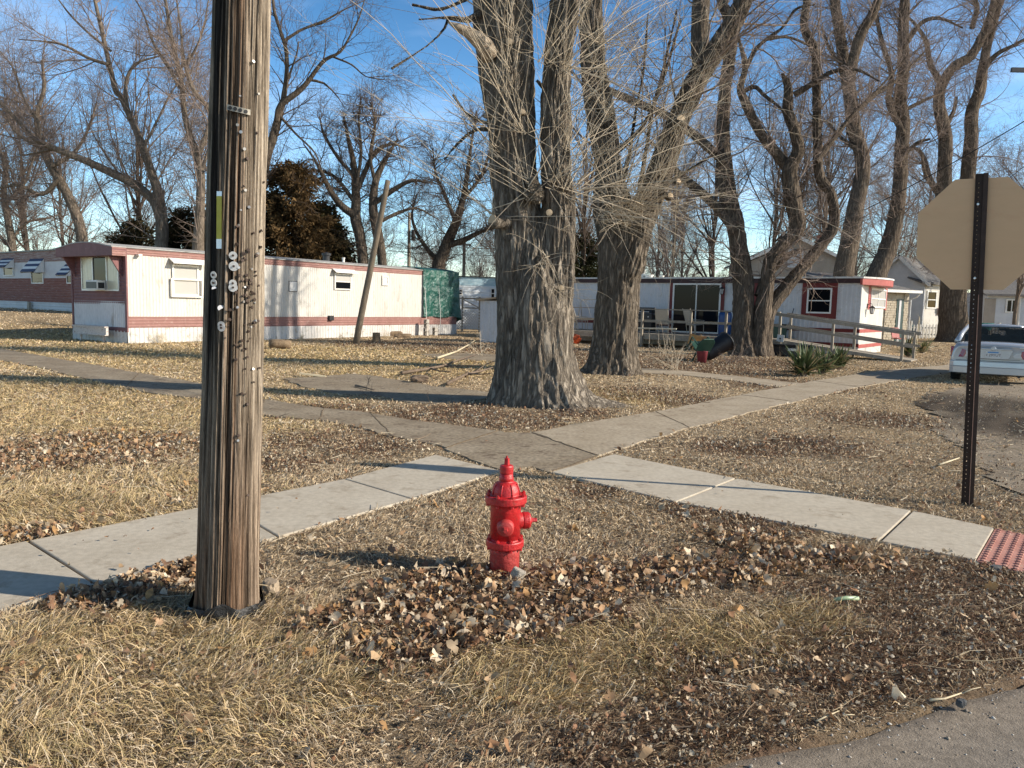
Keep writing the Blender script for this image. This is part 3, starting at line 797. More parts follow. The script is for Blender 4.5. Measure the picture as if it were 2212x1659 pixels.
# bowed fascia over the end, and the roof
arc = [(y, .62 * (1 - ((y - W2 / 2) / (W2 / 2 + .15)) ** 2)) for y in np.linspace(-.12, W2 + .12, 13)]
fp = [(-.12, -.06)] + [(y, d + .02) for y, d in arc][::-1][::-1]
top = [(.0 + d, y) for y, d in arc]
mb = MB(); poly = [(-.05, -.12)] + [(d + .02, y) for y, d in arc] + [(-.05, W2 + .12)]
mb.prism(poly, H2 - .22, H2 + .02); mb.build('end_fascia', m_red_lit, t)
mb = MB(); poly = [(-L2 - .12, -.14), (-.05, -.14)] + [(d + .05, y) for y, d in arc] + [(-.05, W2 + .14), (-L2 - .12, W2 + .14)]
mb.prism(poly, H2 + .021, H2 + .085); mb.build('roof', pm('roof_white_edge', (.55, .55, .53), (.68, .67, .64), scale=2, rough=.7, c3=(.35, .33, .3)), t)
def L2w(u, v): return F2.hy(u, v, 0)
x0, z1 = L2w(1735, 611); x1, z0 = L2w(1806, 689)
mb = MB(); ring(mb, front(-.012), x0, x1, z0, z1, .22, 0, .03); rf = mb.build('window_surround', m_red_shade, t)
window(t, front(-.012), x0 + .2, x1 - .2, z0 + .2, z1 - .2, m_frame, m_dark, .06, .05, (('h', .5),))
x0, z1 = L2w(1449, 606); x1, z0 = L2w(1561, 727)
mb = MB(); ring(mb, front(-.012), x0, x1, z0, z1, .16, 0, .03); mb.build('door_surround', m_red_shade, t)
window(t, front(-.012), x0 + .15, x1 - .15, z0 + .1, z1 - .12, m_frame, glass_mat('glass_door', (.008, .010, .014), .02), .07, .055, (('v', .5),), 'sliding_door')
x0, z1 = L2w(1640, 616); x1, z0 = L2w(1658, 672)
mb = MB(); ring(mb, front(-.012), x0 - .2, x1 + .2, z0 - .1, z1 + .1, .16, 0, .03); mb.build('window_surround', m_red_shade, t)
window(t, front(-.012), x0 - .05, x1 + .05, z0, z1, m_frame, m_dark, .06, .05, (('h', .5),))
def lantern(parent, fn, a, b, s=1.0):
    mb = MB(); bx(mb, fn, a - .04, a + .04, b - .06, b + .12, 0, .03); p0 = Vector(fn(a, b + .06, .03)); p1 = Vector(fn(a, b + .12, .18)); p2 = Vector(fn(a, b + .02, .2))
    mb.tube([p0, (p0 + p1) / 2 + Vector((0, 0, .03)), p1, p2], .012, 6)
    T = Matrix.Translation(p2)
    mb.lathe([(.015, .02), (.12, -.05), (.12, -.07), (.02, -.065)], 8, T); mb.lathe([(.06, -.30), (.07, -.28), (.02, -.31)], 8, T)
    for k in range(6):
        th = k * math.pi / 3; mb.tube([p2 + Vector((.10 * math.cos(th), .10 * math.sin(th), -.06)), p2 + Vector((.06 * math.cos(th), .06 * math.sin(th), -.29))], .007, 4)
    o = mb.build('wall_lantern', m_black, parent)
    g = MB(); g.lathe([(.055, -.29), (.09, -.07)], 8, T); g.build('lantern_glass', glass_mat('glass_lamp', (.55, .55, .55), .1), o)
    return o
x0, z0 = L2w(1563, 622); lantern(t, front(), x0, z0)
y0, z0 = F2.hx(1872, 668, 0); lantern(t, endw(0, 1), y0, z0 + .1)
def E2(zx, zy): return F2.hx(1700.5 + zx * .2305, 576 + zy * .2305, 0)
y0, z1 = E2(782, 200); y1, z0 = E2(905, 392)
window(t, endw(0, 1), y0, y1, z0, z1, m_frame, m_blind, .06, .05, (('h', .48), ('v', .5)), base=.012, label='end window with four panes')
for ya in (y0 - .34, y1 + .04):
    mb = MB(); corr(mb, endw(0, 1), ya, ya + .30, z0 - .05, z1 + .05, .09, .03, vertical=False); bx(mb, endw(0, 1), ya - .015, ya + .315, z0 - .07, z1 + .07, .0, .03); mb.build('shutter', m_red_lit, t)
for u, h, r in [(1388, .42, .14), (1402, .2, .2), (1430, .16, .1)]:
    x0, _ = F2.hy(u, 590, 1.6)
    mb = MB(); mb.lathe([(r, H2 + .08), (r, H2 + .08 + h * .7), (r * 1.2, H2 + .08 + h * .72), (r * 1.2, H2 + .08 + h)], 12, Matrix.Translation((x0, 1.6, 0))); mb.build('roof_vent', m_alu, t)
HOME2 = t

# ---------------------------------------------------------------- deck with ramp
m_deck = pm('deck_wood', (.26, .225, .18), (.35, .31, .25), scale=4, rough=.9, c3=(.19, .16, .125), fine=.2, bump=.3, bscale=30)
DK = .56; DO = -2.55
t = thing('deck', 'weathered wooden deck with railing and long access ramp along the red trimmed mobile home', 'deck', F2.o, F2.a)
x_end, x_r = -13.2, -2.2
mb = MB()
nb = int((x_r - x_end) / .145)
for i in range(nb):
    xa = x_end + i * .145; mb.bb(xa, xa + .138, DO, -.06, DK - .035, DK + random.uniform(-.003, .003))
mb.build('deck_boards', m_deck, t)
mb = MB(); mb.bb(x_end, x_r, DO - .04, DO - .002, DK - .24, DK - .004); mb.build('rim_joist', m_deck, t)
def post(x, y, z0, z1, w=.09):
    mb = MB(); mb.bb(x - w / 2, x + w / 2, y - w / 2, y + w / 2, z0, z1); return mb.build('post', m_deck, t, bevel=.006)
pu = [1235, 1306, 1389, 1494, 1570, 1640]
for u in pu:
    x, _ = F2.hy(u, 700, DO); post(x, DO - .09, 0, DK + 1.0)
xl, _ = F2.hy(1205, 700, DO)
mb = MB(); mb.bb(xl, x_r, DO - .16, DO - .02, DK + 1.0, DK + 1.04); mb.bb(xl, x_r, DO - .045, DO - .005, DK + .48, DK + .58); mb.build('railing', m_deck, t)
# ramp: from the deck's right end down past the corner of the home
xr0, xr1 = x_r, 2.35; yr0, yr1 = -2.75, -1.55
def rz(x): return DK + (0.05 - DK) * (x - xr0) / (xr1 - xr0)
mb = MB(); n = 34
for i in range(n):
    xa = xr0 + (xr1 - xr0) * i / n; xb = xr0 + (xr1 - xr0) * (i + .94) / n
    mb.add([(xa, yr0, rz(xa)), (xb, yr0, rz(xb)), (xb, yr1, rz(xb)), (xa, yr1, rz(xa)), (xa, yr0, rz(xa) - .04), (xb, yr0, rz(xb) - .04), (xb, yr1, rz(xb) - .04), (xa, yr1, rz(xa) - .04)],
           [(0, 1, 2, 3), (7, 6, 5, 4), (0, 4, 5, 1), (1, 5, 6, 2), (2, 6, 7, 3), (3, 7, 4, 0)])
for yy in (yr0, yr1):
    mb.beam((xr0, yy, rz(xr0) - .09), (xr1, yy, rz(xr1) - .06), .04, .10)
mb.build('ramp_boards', m_deck, t)
for yy, xs in ((yr0 - .03, (-2.15, -.25, 2.05)), (yr1 + .03, (-2.15, .2, 2.2))):
    for x in xs: post(x, yy, -.02, rz(x) + .98)
    mb = MB()
    for h in (.94, .52): mb.beam((xr0 - .1, yy - .06, rz(xr0) + h), (xr1 + .05, yy - .06, rz(xr1) + h - .06), .035, .085)
    mb.beam((xr0 - .1, yy, rz(xr0) + 1.0), (xr1 + .05, yy, rz(xr1) + .94), .10, .03)
    mb.build('ramp_railing', m_deck, t)

# ---------------------------------------------------------------- blue-white home behind, shed, lattice
m_bluew = pm('siding_pale_blue', (.60, .66, .70), (.70, .74, .77), scale=1.5, stretch=(1, 1, 5), rough=.6, fine=.06)
m_teal = pm('trim_teal', (.28, .44, .52), (.40, .54, .60), scale=2, stretch=(1, 1, 5), rough=.6, c3=(.55, .62, .65))
F3 = Frame(P(975, 700, 50), math.atan2(.30, .95)); F3.o.z = 0
t = thing('mobile_home', 'pale blue and white mobile home in the gap behind the green tarp', 'mobile home', F3.o, F3.a)
zt = F3.hy(1020, 599, 0)[1]; zm = F3.hy(1020, 617, 0)[1]
mb = MB(); mb.bb(0, 14, .03, 3.6, 0, zt); mb.build('body', m_bluew, t)
mb = MB(); corr(mb, front(), 0, 14, .2, zm, .28, .02, vertical=False); mb.build('side_wall', m_bluew, t)
mb = MB(); bx(mb, front(), 0, 14, zm, zt, 0, .03); mb.build('side_trim', m_teal, t)
mb = MB(); mb.bb(-.1, 14.1, -.12, 3.7, zt, zt + .06); mb.build('roof', m_plast, t)
for u0, v0, u1, v1 in [(990, 624, 999, 638), (1059, 622, 1069, 646)]:
    x0, z1 = F3.hy(u0, v0, 0); x1, z0 = F3.hy(u1, v1, 0)
    window(t, front(-.03), x0, x1, z0, z1, m_frame, m_dark, .07, .05, (('h', .5),))

ps = G(1036, 739)
FS = Frame(ps, math.atan2(-.30, .95))
t = thing('garden_shed', 'small white vertical-board shed with a brown roof edge, half behind the big double trunk', 'shed', FS.o, FS.a)
zt = FS.hy(1040, 649, 0)[1]
mb = MB(); corr(mb, front(), 0, 2.2, .05, zt, .24, .02); corr(mb, endw(0), 0, 2.2, .05, zt, .24, .02); mb.bb(.01, 2.19, .01, 2.19, 0, zt); mb.build('wall', m_white_b, t)
mb = MB(); mb.add([(-.15, -.2, zt - .02), (2.35, -.2, zt + .28), (2.35, 2.4, zt + .28), (-.15, 2.4, zt - .02), (-.15, -.2, zt + .05), (2.35, -.2, zt + .36), (2.35, 2.4, zt + .36), (-.15, 2.4, zt + .05)], [(0, 3, 2, 1), (4, 5, 6, 7), (0, 1, 5, 4), (1, 2, 6, 5), (2, 3, 7, 6), (3, 0, 4, 7)])
mb.build('roof', pm('shed_roof', (.34, .25, .16), (.44, .33, .22), scale=3, rough=.9), t)

FL = Frame(P(978, 700, 46), math.atan2(-.2, .98)); FL.o.z = 0
t = thing('lattice_fence', 'white diagonal lattice porch fence with grey rails behind the tarped home end', 'fence', FL.o, FL.a)
mb = MB()
for i in range(-8, 20):
    xa = i * .17
    for s in (1, -1):
        p0 = [xa, .02 * s, .12]; p1 = [xa + s * 1.15, .02 * s, 1.27]
        for p in (p0, p1):
            pass
        a = Vector(p0); b = Vector(p1); cl = []
        for k in range(2): pass
        lo_, hi_ = 0, 1
        for lim in (0, 2.5):
            pass
        if min(a.x, b.x) < 0 or max(a.x, b.x) > 2.6:
            tt_ = []
            d = b.x - a.x
            t0_, t1_ = sorted(((0 - a.x) / d, (2.6 - a.x) / d)); t0_ = max(t0_, 0); t1_ = min(t1_, 1)
            if t1_ - t0_ < .05: continue
            a, b = a + (b - a) * t0_, a + (b - a) * t1_
        mb.beam(a, b, .012, .04)
mb.build('lattice', m_frame, t)
for x in (.55, 1.6, 2.5):
    mb = MB(); mb.bb(x - .05, x + .05, .06, .16, 0, 2.05); mb.build('post', m_wood_grey, t)
mb = MB(); mb.bb(.0, 2.7, .04, .1, 1.9, 2.0); mb.bb(.5, 2.7, .04, .1, 1.35, 1.43); mb.beam((.6, .07, 1.9), (1.6, .07, 1.4), .05); mb.build('rail', m_wood_grey, t)

# ---------------------------------------------------------------- houses behind on the right
def gable_house(name, label, F, w, d, hw, hr, mw, mr, lap=.2, over=.35, cat='house', axis='x'):
    """gable end faces local -y (axis x) ; w wide, d deep, walls hw, ridge hr"""
    t = thing(name, label, cat, F.o, F.a)
    mb = MB(); mb.prism([(0, 0), (w, 0), (w, hw), (w / 2, hr), (0, hw)], .0, d, Matrix(((1, 0, 0, 0), (0, 0, 1, 0), (0, 1, 0, 0), (0, 0, 0, 1))))
    mb.build('wall', mw, t)
    if lap:
        mb = MB(); n = int(hw / lap)
        z = .3
        while z < hr - .1:
            if z < hw: xa, xb = 0, w
            else: f = (z - hw) / (hr - hw); xa, xb = w / 2 * f, w - w / 2 * f
            mb.add([(xa, -.025, z), (xb, -.025, z), (xb, -.002, z + lap), (xa, -.002, z + lap), (xa, -.002, z), (xb, -.002, z)], [(0, 1, 2, 3), (0, 4, 5, 1)])
            z += lap
        mb.build('clapboard', mw, t)
    mb = MB(); sl = (hr - hw) / (w / 2)
    for s in (0, 1):
        xe = -over if s == 0 else w + over; ze = hw - sl * over
        q = [(xe, -over, ze), (w / 2, -over, hr), (w / 2, d + over, hr), (xe, d + over, ze)]
        mb.add([(a, b, c + .02) for a, b, c in q] + [(a, b, c + .18) for a, b, c in q], [(0, 1, 2, 3), (7, 6, 5, 4), (0, 4, 5, 1), (1, 5, 6, 2), (2, 6, 7, 3), (3, 7, 4, 0)])
    mb.build('roof', mr, t)
    mb = MB()
    for s in (0, 1):
        xe = -over if s == 0 else w + over; ze = hw - sl * over
        mb.beam((xe, -over - .02, ze + .07), (w / 2, -over - .02, hr + .07), .05, .2)
    mb.build('barge_board', m_frame, t)
    return t
m_tan = pm('siding_tan', (.30, .265, .225), (.36, .32, .275), scale=1.5, rough=.8, fine=.06)
m_greyw = pm('siding_grey_white', (.52, .53, .55), (.60, .61, .63), scale=1.5, rough=.7, fine=.05)
pk = P(1722, 517, 50); e1 = P(1616, 571, 50); e2 = P(1806, 586, 50)
FT = Frame((P(1614, 600, 50).x, 50, 0), rad(-8)); 
w_ = 5.9
t = gable_house('gable_house', 'tan clapboard house gable with a louvred vent, peeking over the red trimmed mobile home', FT, w_, 9, e1.z + .25, pk.z, m_tan, m_shingle)
mb = MB(); corr(mb, front(-.03), w_ / 2 - .45, w_ / 2 + .35, pk.z - 1.75, pk.z - .75, .12, .04, vertical=False); ring(mb, front(-.03), w_ / 2 - .52, w_ / 2 + .42, pk.z - 1.82, pk.z - .68, .08, 0, .05); mb.build('gable_vent', m_greyw, t)
mb = MB(); mb.bb(w_ - 1.0, w_ - .5, 3.0, 3.5, e1.z - .3, pk.z + .5); mb.build('chimney', pm('brick_dull', (.20, .085, .06), (.26, .12, .085), scale=8, rough=.9, fine=.2), t)

m_stone = pm('stone_tan', (.42, .36, .27), (.52, .46, .36), scale=5, rough=.9, c3=(.30, .24, .17), fine=.15)
FB = Frame((P(1924, 700, 40).x, 40, 0), rad(22))
t = thing('stone_annex', 'small tan stone annex with white gutter and dark green door, right of the red fascia', 'house', FB.o, FB.a)
zt = FB.hy(1945, 632, 0)[1]
mb = MB(); mb.bb(-3, 1.12, .0, 4, 0, zt); mb.build('body', m_stone, t)
random.seed(5)
for PIERS in (((-.5, .25),), ((.78, 1.13),)):
  mb = MB(); z = .05
  while z < zt - .15:
      for xa, xb in PIERS:
          x = xa - random.uniform(0, .1)
          while x < xb:
              l = random.uniform(.16, .3); x2 = min(x + l, xb)
              if x2 - x > .04: mb.bb(max(x, xa) + .008, x2 - .008, -.04 - random.uniform(0, .02), 0, z + .006, z + .115)
              x += l
      z += .125
  mb.build('stone_course', m_stone, t)
mb = MB(); bx(mb, front(), .28, .76, .1, zt - .35, 0, .06); d_ = mb.build('door', pm('door_teal', (.02, .05, .05), (.03, .07, .07), rough=.4), t)
mb = MB(); bx(mb, front(), .42, .56, .2, zt - .4, .06, .08); mb.build('curtain', m_white_b, d_)
mb = MB(); mb.add([(-3.2, -.4, zt), (1.45, -.4, zt), (.5, 3.5, zt + .95), (-3.2, 3.5, zt + .95), (-3.2, -.4, zt + .1), (1.45, -.4, zt + .1), (.5, 3.5, zt + 1.05), (-3.2, 3.5, zt + 1.05)], [(0, 3, 2, 1), (4, 5, 6, 7), (0, 1, 5, 4), (1, 2, 6, 5), (2, 3, 7, 6), (3, 0, 4, 7)]); mb.build('roof', m_shingle, t)
mb = MB(); mb.bb(-3.2, 1.5, -.51, -.41, zt - .02, zt + .12); mb.tube([(1.42, -.45, zt), (1.35, -.3, zt - .2), (1.2, -.07, zt - .35), (1.2, -.07, .1)], .045, 6); mb.build('gutter', m_frame, t)

K_ = P(1991, 700, 55); FW = Frame((K_.x - 3.5 * .80, 55 + 3.5 * .60, 0), math.atan2(-.60, .80))
pkz = P(1937, 556, 56).z; ez = P(2005, 612, 55).z
t = gable_house('gable_house', 'white clapboard house with a sunlit bay window behind the picket fence', FW, 3.5, 9, ez + .1, pkz, m_greyw, m_shingle, lap=.25)
t.location = FW.o; 
FY = Frame((K_.x + .25, 55.3, 0), math.atan2(.42, .90)); q_ = [FW.L(FY.W(a, b)) for a, b in ((0, 0), (2.6, 0), (2.6, 3), (-.6, 3), (-.9, .9))]
mb = MB(); mb.prism([(p.x, p.y) for p in q_], 0, ez - .05); mb.build('bay', m_white, t)
x0, z1 = FY.hy(2003, 628, 0); x1, z0 = FY.hy(2021, 667, 0)
def fyw(a, b, o):
    p = FW.L(FY.W(a, -o, b)); return (p.x, p.y, p.z)
window(t, fyw, x0, x1, z0, z1, m_frame, m_dark, .09, .05, (('h', .5),))
window(t, front(-.03), .5, 1.3, z0 + .3, z1, m_frame, m_dark, .09, .05, (('h', .5),))
mb = MB(); mb.add([tuple(FW.L(FY.W(a, b, c))) for c in (ez - .05, ez + .08) for a, b, c in ((-.9, -.4, c), (3.0, -.4, c), (3.0, 3.5, c + 1.3), (-.9, 3.5, c + 1.3))], [(0, 3, 2, 1), (4, 5, 6, 7), (0, 1, 5, 4), (1, 2, 6, 5), (2, 3, 7, 6), (3, 0, 4, 7)]); mb.build('bay_roof', m_shingle, t)

FX = Frame((P(2128, 700, 60).x, 60, 0), rad(-4))
ez = P(2170, 640, 60).z
t = thing('porch_house', 'low white house with dark porch and twin window, behind the parked car', 'house', FX.o, FX.a)
mb = MB(); mb.bb(0, 14, 0, 8, 0, ez + .3); mb.build('body', m_greyw, t)
mb = MB(); n = 0
z = .2
while z < ez: mb.add([(0, -.03, z), (14, -.03, z), (14, -.003, z + .22), (0, -.003, z + .22)], [(0, 1, 2, 3)]); z += .22
mb.build('clapboard', m_greyw, t)
x0, z1 = FX.hy(2137, 642, 0); x1, z0 = FX.hy(2160, 688, 0)
mb = MB(); bx(mb, front(-.03), -.2, x0 + .5, .2, ez - .2, 0, .04); mb.build('porch_opening', m_tan, t)
x0, z1 = FX.hy(2173, 646, 0); x1, z0 = FX.hy(2196, 676, 0)
window(t, front(-.03), x0, x1, z0, z1, m_frame, m_dark, .1, .06, (('v', .5),))
x0, _ = FX.hy(2203, 640, 0)
mb = MB(); mb.tube([(x0, -.1, 0), (x0, -.1, ez)], .06, 8); mb.build('downspout', m_frame, t)
mb = MB(); mb.add([(-.5, -.6, ez), (14.5, -.6, ez), (14.5, 4, ez + 1.7), (-.5, 4, ez + 1.7), (-.5, -.6, ez + .15), (14.5, -.6, ez + .15), (14.5, 4, ez + 1.85), (-.5, 4, ez + 1.85)], [(0, 3, 2, 1), (4, 5, 6, 7), (0, 1, 5, 4), (1, 2, 6, 5), (2, 3, 7, 6), (3, 0, 4, 7)]); mb.build('roof', m_shingle, t)

# picket fence in two runs, either side of the big trunk
def picket(u0, u1, Y0, Y1, label):
    a = P(u0, 725, Y0); b = P(u1, 725, Y1); a.z = b.z = 0
    F = Frame(a, math.atan2(b.y - a.y, b.x - a.x)); L = (b - a).length
    t = thing('picket_fence', label, 'fence', F.o, F.a, 'white picket fence runs')
    mb = MB(); x = 0; k = 0
    while x < L:
        h = 1.02 + random.uniform(-.03, .03)
        mb.add([(x, -.02, .08), (x + .085, -.02, .08), (x + .085, -.02, h - .08), (x + .042, -.02, h), (x, -.02, h - .08), (x, .01, .08), (x + .085, .01, .08), (x + .085, .01, h - .08), (x + .042, .01, h), (x, .01, h - .08)],
               [(0, 1, 2, 3, 4), (9, 8, 7, 6, 5), (0, 5, 6, 1), (1, 6, 7, 2), (2, 7, 8, 3), (3, 8, 9, 4), (4, 9, 5, 0)])
        x += .235
    mb.build('pickets', m_white, t)
    mb = MB(); mb.bb(0, L, .012, .06, .3, .39); mb.bb(0, L, .012, .06, .74, .83); mb.build('rail', m_white, t)
    x = .3
    while x < L: mb = MB(); mb.bb(x, x + .11, .02, .13, 0, 1.22); mb.build('post', m_white, t); x += 2.3
picket(1958, 2030, 50, 50.5, 'white picket fence left of the massive trunk, before the white bay house')
picket(2077, 2240, 50.5, 51, 'white picket fence right of the massive trunk, seen past the parked car')
# ================================================================== THINGS
# ---------------------------------------------------------------- utility pole in front
gp = G(491, 1338)
PY = gp.y + .155
pb0 = Vector((gp.x * PY / gp.y, PY, 0)); pt0 = P(522.5, 0, PY); pax = (pt0 - pb0) / pt0.z
def paxis(z): return pb0 + pax * z
def prad(z): return .155 - .0068 * z
t = thing('utility_pole', 'weathered grey wooden utility pole streaked with black tar, studded with nails and round tags', 'utility pole', pb0, 0)
NS, NZ = 220, 150
zz = np.concatenate([np.linspace(-.3, 4.2, 120), np.linspace(4.3, 8.6, 30)])
th = np.linspace(-math.pi, math.pi, NS, endpoint=False)
TH, ZZ = np.meshgrid(th, zz)
R_ = .155 - .0068 * ZZ
pp = np.stack([np.sin(TH) * 2.6, np.cos(TH) * 2.6, ZZ * .30], -1)
g1 = fnoise(pp * np.array([4, 4, 1]), 3, 3); g2_ = fnoise(pp * np.array([13, 13, 1.6]), 4, 2); g3 = fnoise(pp * np.array([26, 26, 3]), 14, 2)
crack = np.clip(.10 - np.abs(g1 - .5), 0, .1) / .1
crack2 = np.clip(.12 - np.abs(g2_ - .52), 0, .12) / .12
R_ = R_ - .024 * crack ** 1.3 - .010 * crack2 - .006 * g3 + .003
R_ = R_ + .02 * np.exp(-np.clip(ZZ, 0, 9) / .15) * .5
s_ = np.sin(TH)
facing = np.cos(TH) > 0
wood = np.array([.27, .225, .175]); woodl = np.array([.42, .36, .285]); brown_ = np.array([.16, .092, .055]); tar = np.array([.012, .011, .011]); crk = np.array([.06, .042, .03])
f = np.clip((g2_ - .3) * 2.2, 0, 1)[..., None]
colp = wood * (1 - f) + woodl * f
fb = (np.clip((1.25 - ZZ) / .9, 0, 1) * (.25 + .75 * np.clip(g1 * 1.6 - .2, 0, 1)))[..., None] * .9
fb = np.maximum(fb, (np.clip(1.25 - np.abs(s_ - .25) / .36, 0, 1) * np.clip(g3 * 2.4 - .5, 0, 1) * .95)[..., None])
colp = colp * (1 - fb) + brown_ * fb
fc = np.maximum(crack ** 1.3, crack2 * .55)[..., None]
colp = colp * (1 - fc) + crk * fc
w_ = (fnoise(np.stack([TH * 3, ZZ * .5, ZZ * 0], -1), 7) - .5)
tm = np.clip((.22 - np.abs(s_ + .46 + w_ * .25)) / .08, 0, 1) * np.clip((ZZ - .85 + w_ * 1.8) / .6, 0, 1) * (TH > -1.7) * (TH < 1)
tm = tm * np.clip(1.6 - 1.5 * np.clip(g3 * 1.6 - .55, 0, 1), 0, 1)
colp = colp * (1 - tm[..., None] * .96) + tar * tm[..., None] * .96
tm2 = np.clip((.05 - np.abs(s_ + .12 + w_ * .1)) / .03, 0, 1) * np.clip(g2_ * 3 - 1.1, 0, 1) * np.clip((ZZ - .8) / .8, 0, 1) * facing
colp = colp * (1 - tm2[..., None] * .8) + tar * tm2[..., None] * .8
VX = R_ * np.sin(TH) + (pax.x * ZZ); VY = -R_ * np.cos(TH) + pax.y * ZZ
Vp = np.stack([VX, VY, ZZ], -1).reshape(-1, 3)
ii = np.arange(len(zz) * NS).reshape(len(zz), NS); jj = np.roll(ii, -1, 1)
Fp = np.stack([ii[:-1], jj[:-1], jj[1:], ii[1:]], -1).reshape(-1, 4)
m_pole = pm('pole_wood', (.38, .36, .34), (1.30, 1.28, 1.25), scale=10, stretch=(8, 8, .30), rough=.92, bump=1.0, bscale=16, bdist=.010, attr=True, fine=.35, spec=.15, lo=.36, hi=.58)
mesh_np('pole_body', Vp, Fp, m_pole, t, col=colp.reshape(-1, 3), smooth=True)
def pole_at(u, v, out=0.0):
    """point on the pole's face seen at u, v (local to the pole), and its outward direction"""
    z = P(u, v, PY - .12).z; c = paxis(z); d = ray(u, v)
    o = Vector((0, 0, EYE)); oc = Vector((o.x - c.x, o.y - c.y)); dd = Vector((d.x, d.y)); r = prad(z) + out
    A = dd.dot(dd); B = 2 * oc.dot(dd); Cc = oc.dot(oc) - r * r; q = B * B - 4 * A * Cc
    k = (-B - math.sqrt(max(q, 0))) / (2 * A); w = o + d * k
    n = Vector((w.x - c.x, w.y - c.y, 0)).normalized()
    return w - pb0, n
def facing_T(p, n, tilt=0.0):
    z = n; x = Vector((0, 0, 1)).cross(z).normalized(); y = z.cross(x)
    Mx = Matrix((x, y, z)).transposed().to_4x4(); Mx.translation = p
    return Mx @ Matrix.Rotation(tilt, 4, 'Z')
m_yel = pm('marker_yellow', (.42, .36, .03), (.48, .42, .05), scale=30, rough=.4, c3=(.38, .33, .05))
m_tagm = pm('tag_aluminium', (.70, .70, .70), (.80, .80, .80), scale=40, rough=.35, metal=.6, fine=.1)
m_nail = pm('nail_rust', (.05, .035, .028), (.10, .07, .055), scale=90, rough=.7, metal=.4)
m_naill = pm('nail_pale', (.45, .43, .40), (.6, .58, .55), scale=90, rough=.4, metal=.6)
# yellow marker strip
mb = MB(); mg = MB()
rows = []
for k in range(13):
    v = 413 + (537 - 413) * k / 12; u = 473.5 + (v - 413) * -.005
    rows.append([pole_at(u - 5.6, v, .008)[0], pole_at(u + 5.6, v, .008)[0], pole_at(u + 5.6, v, .001)[0], pole_at(u - 5.6, v, .001)[0]])
def strip(rws, mbx):
    k0 = len(rws); mbx.add([p for r in rws for p in r], [(4 * i + a, 4 * i + (a + 1) % 4, 4 * i + 4 + (a + 1) % 4, 4 * i + 4 + a) for i in range(k0 - 1) for a in range(4)] + [(0, 3, 2, 1), (4 * k0 - 4, 4 * k0 - 3, 4 * k0 - 2, 4 * k0 - 1)])
strip(rows[1:11], mb); mk = mb.build('marker_strip', m_yel, t)
strip(rows[10:], mg); strip(rows[:2], mg); mg.build('strip_end', m_tagm, mk)
for (u, v, r, tl) in [(503.4, 552, .0195, 0), (505, 575, .023, 0), (503, 612, .018, .3), (503.5, 621, .021, .2), (461.5, 594, .018, 0), (462, 611, .0185, 0), (463, 624, .012, .5), (479, 667, .020, .8), (478, 702, .018, 0), (478.5, 708, .018, .2)]:
    p, n = pole_at(u, v, .004); T = facing_T(p, n, tl)
    mb = MB()
    if abs(tl) >= .5:
        T = T @ Matrix.Rotation(.9, 4, 'Y')
        mb.prism([(r * math.cos(a), r * math.sin(a)) for a in np.linspace(0, math.pi, 10)], 0, .002, T)
    else: mb.lathe([(r, 0), (r, .002)], 20, T @ Matrix.Rotation(.12, 4, 'X'))
    to = mb.build('round_tag', m_tagm, t)
    if abs(tl) < .5:
        mb = MB(); mb.lathe([(.0055, .002), (.0055, .008)], 8, T); mb.build('nail', m_nail, to)
random.seed(21)
n0 = MB(); n0.lathe([(.0022, -.012), (.0022, .004), (.0062, .004), (.0058, .0065)], 7)
nail0 = None
for k in range(90):
    v = random.gauss(600, 120) if k < 70 else random.uniform(40, 1150); c = 522 - 30 * v / 1320; u = c + random.gauss(26, 18)
    if abs(u - c) > 57: u = c + random.uniform(-5, 50)
    p, n = pole_at(u, v, .0)
    if nail0 is None: nail0 = n0.build('nail', m_nail, t); nail_l = nail0.data.copy(); nail_l.materials[0] = m_naill; o = nail0
    else: o = nail0.copy(); C.objects.link(o); o.parent = t
    if random.random() < .28: o.data = nail_l
    o.matrix_basis = facing_T(p, n) @ Matrix.Rotation(random.uniform(-.5, .5), 4, 'X') @ Matrix.Rotation(random.uniform(-.5, .5), 4, 'Y') @ Matrix.Scale(random.uniform(.8, 1.5), 4)
# steel strap with holes
mb = MB()
rw = []
for k in range(9):
    u = 490 + 51 * k / 8; v = 231 + 12 * k / 8
    rw.append([pole_at(u, v - 6, .012)[0], pole_at(u, v + 6, .012)[0], pole_at(u, v + 6, .004)[0], pole_at(u, v - 6, .004)[0]])
strip(rw, mb)
so = mb.build('steel_strap', pm('steel_dull', (.25, .23, .19), (.34, .31, .26), scale=20, rough=.5, metal=.7), t)
for u, v in [(497, 233), (508, 235), (519, 238), (531, 241)]:
    p, n = pole_at(u, v, .0125); mb = MB(); mb.lathe([(.009, 0), (.009, .0015)], 10, facing_T(p, n)); mb.build('hole', m_black, so)
# black wrap round the foot
mb = MB(); vs = []
NA = 60
for j, (zb, ro) in enumerate([(-.06, .030), (.02, .034), (.055, .024)]):
    for i in range(NA):
        a = 2 * math.pi * i / NA; wv = .018 * math.sin(3 * a + 1) + .012 * math.sin(7 * a)
        r = .155 + ro + .007 * math.sin(11 * a + j)
        vs.append((r * math.sin(a), -r * math.cos(a), zb + (wv if j == 2 else 0)))
mb.add(vs, [(j * NA + i, j * NA + (i + 1) % NA, (j + 1) * NA + (i + 1) % NA, (j + 1) * NA + i) for j in range(2) for i in range(NA)])
mb.build('foot_wrap', pm('black_tar_paper', (.01, .01, .01), (.018, .017, .016), scale=12, rough=.35, bump=.6, bscale=25, bdist=.02), t, smooth=True)

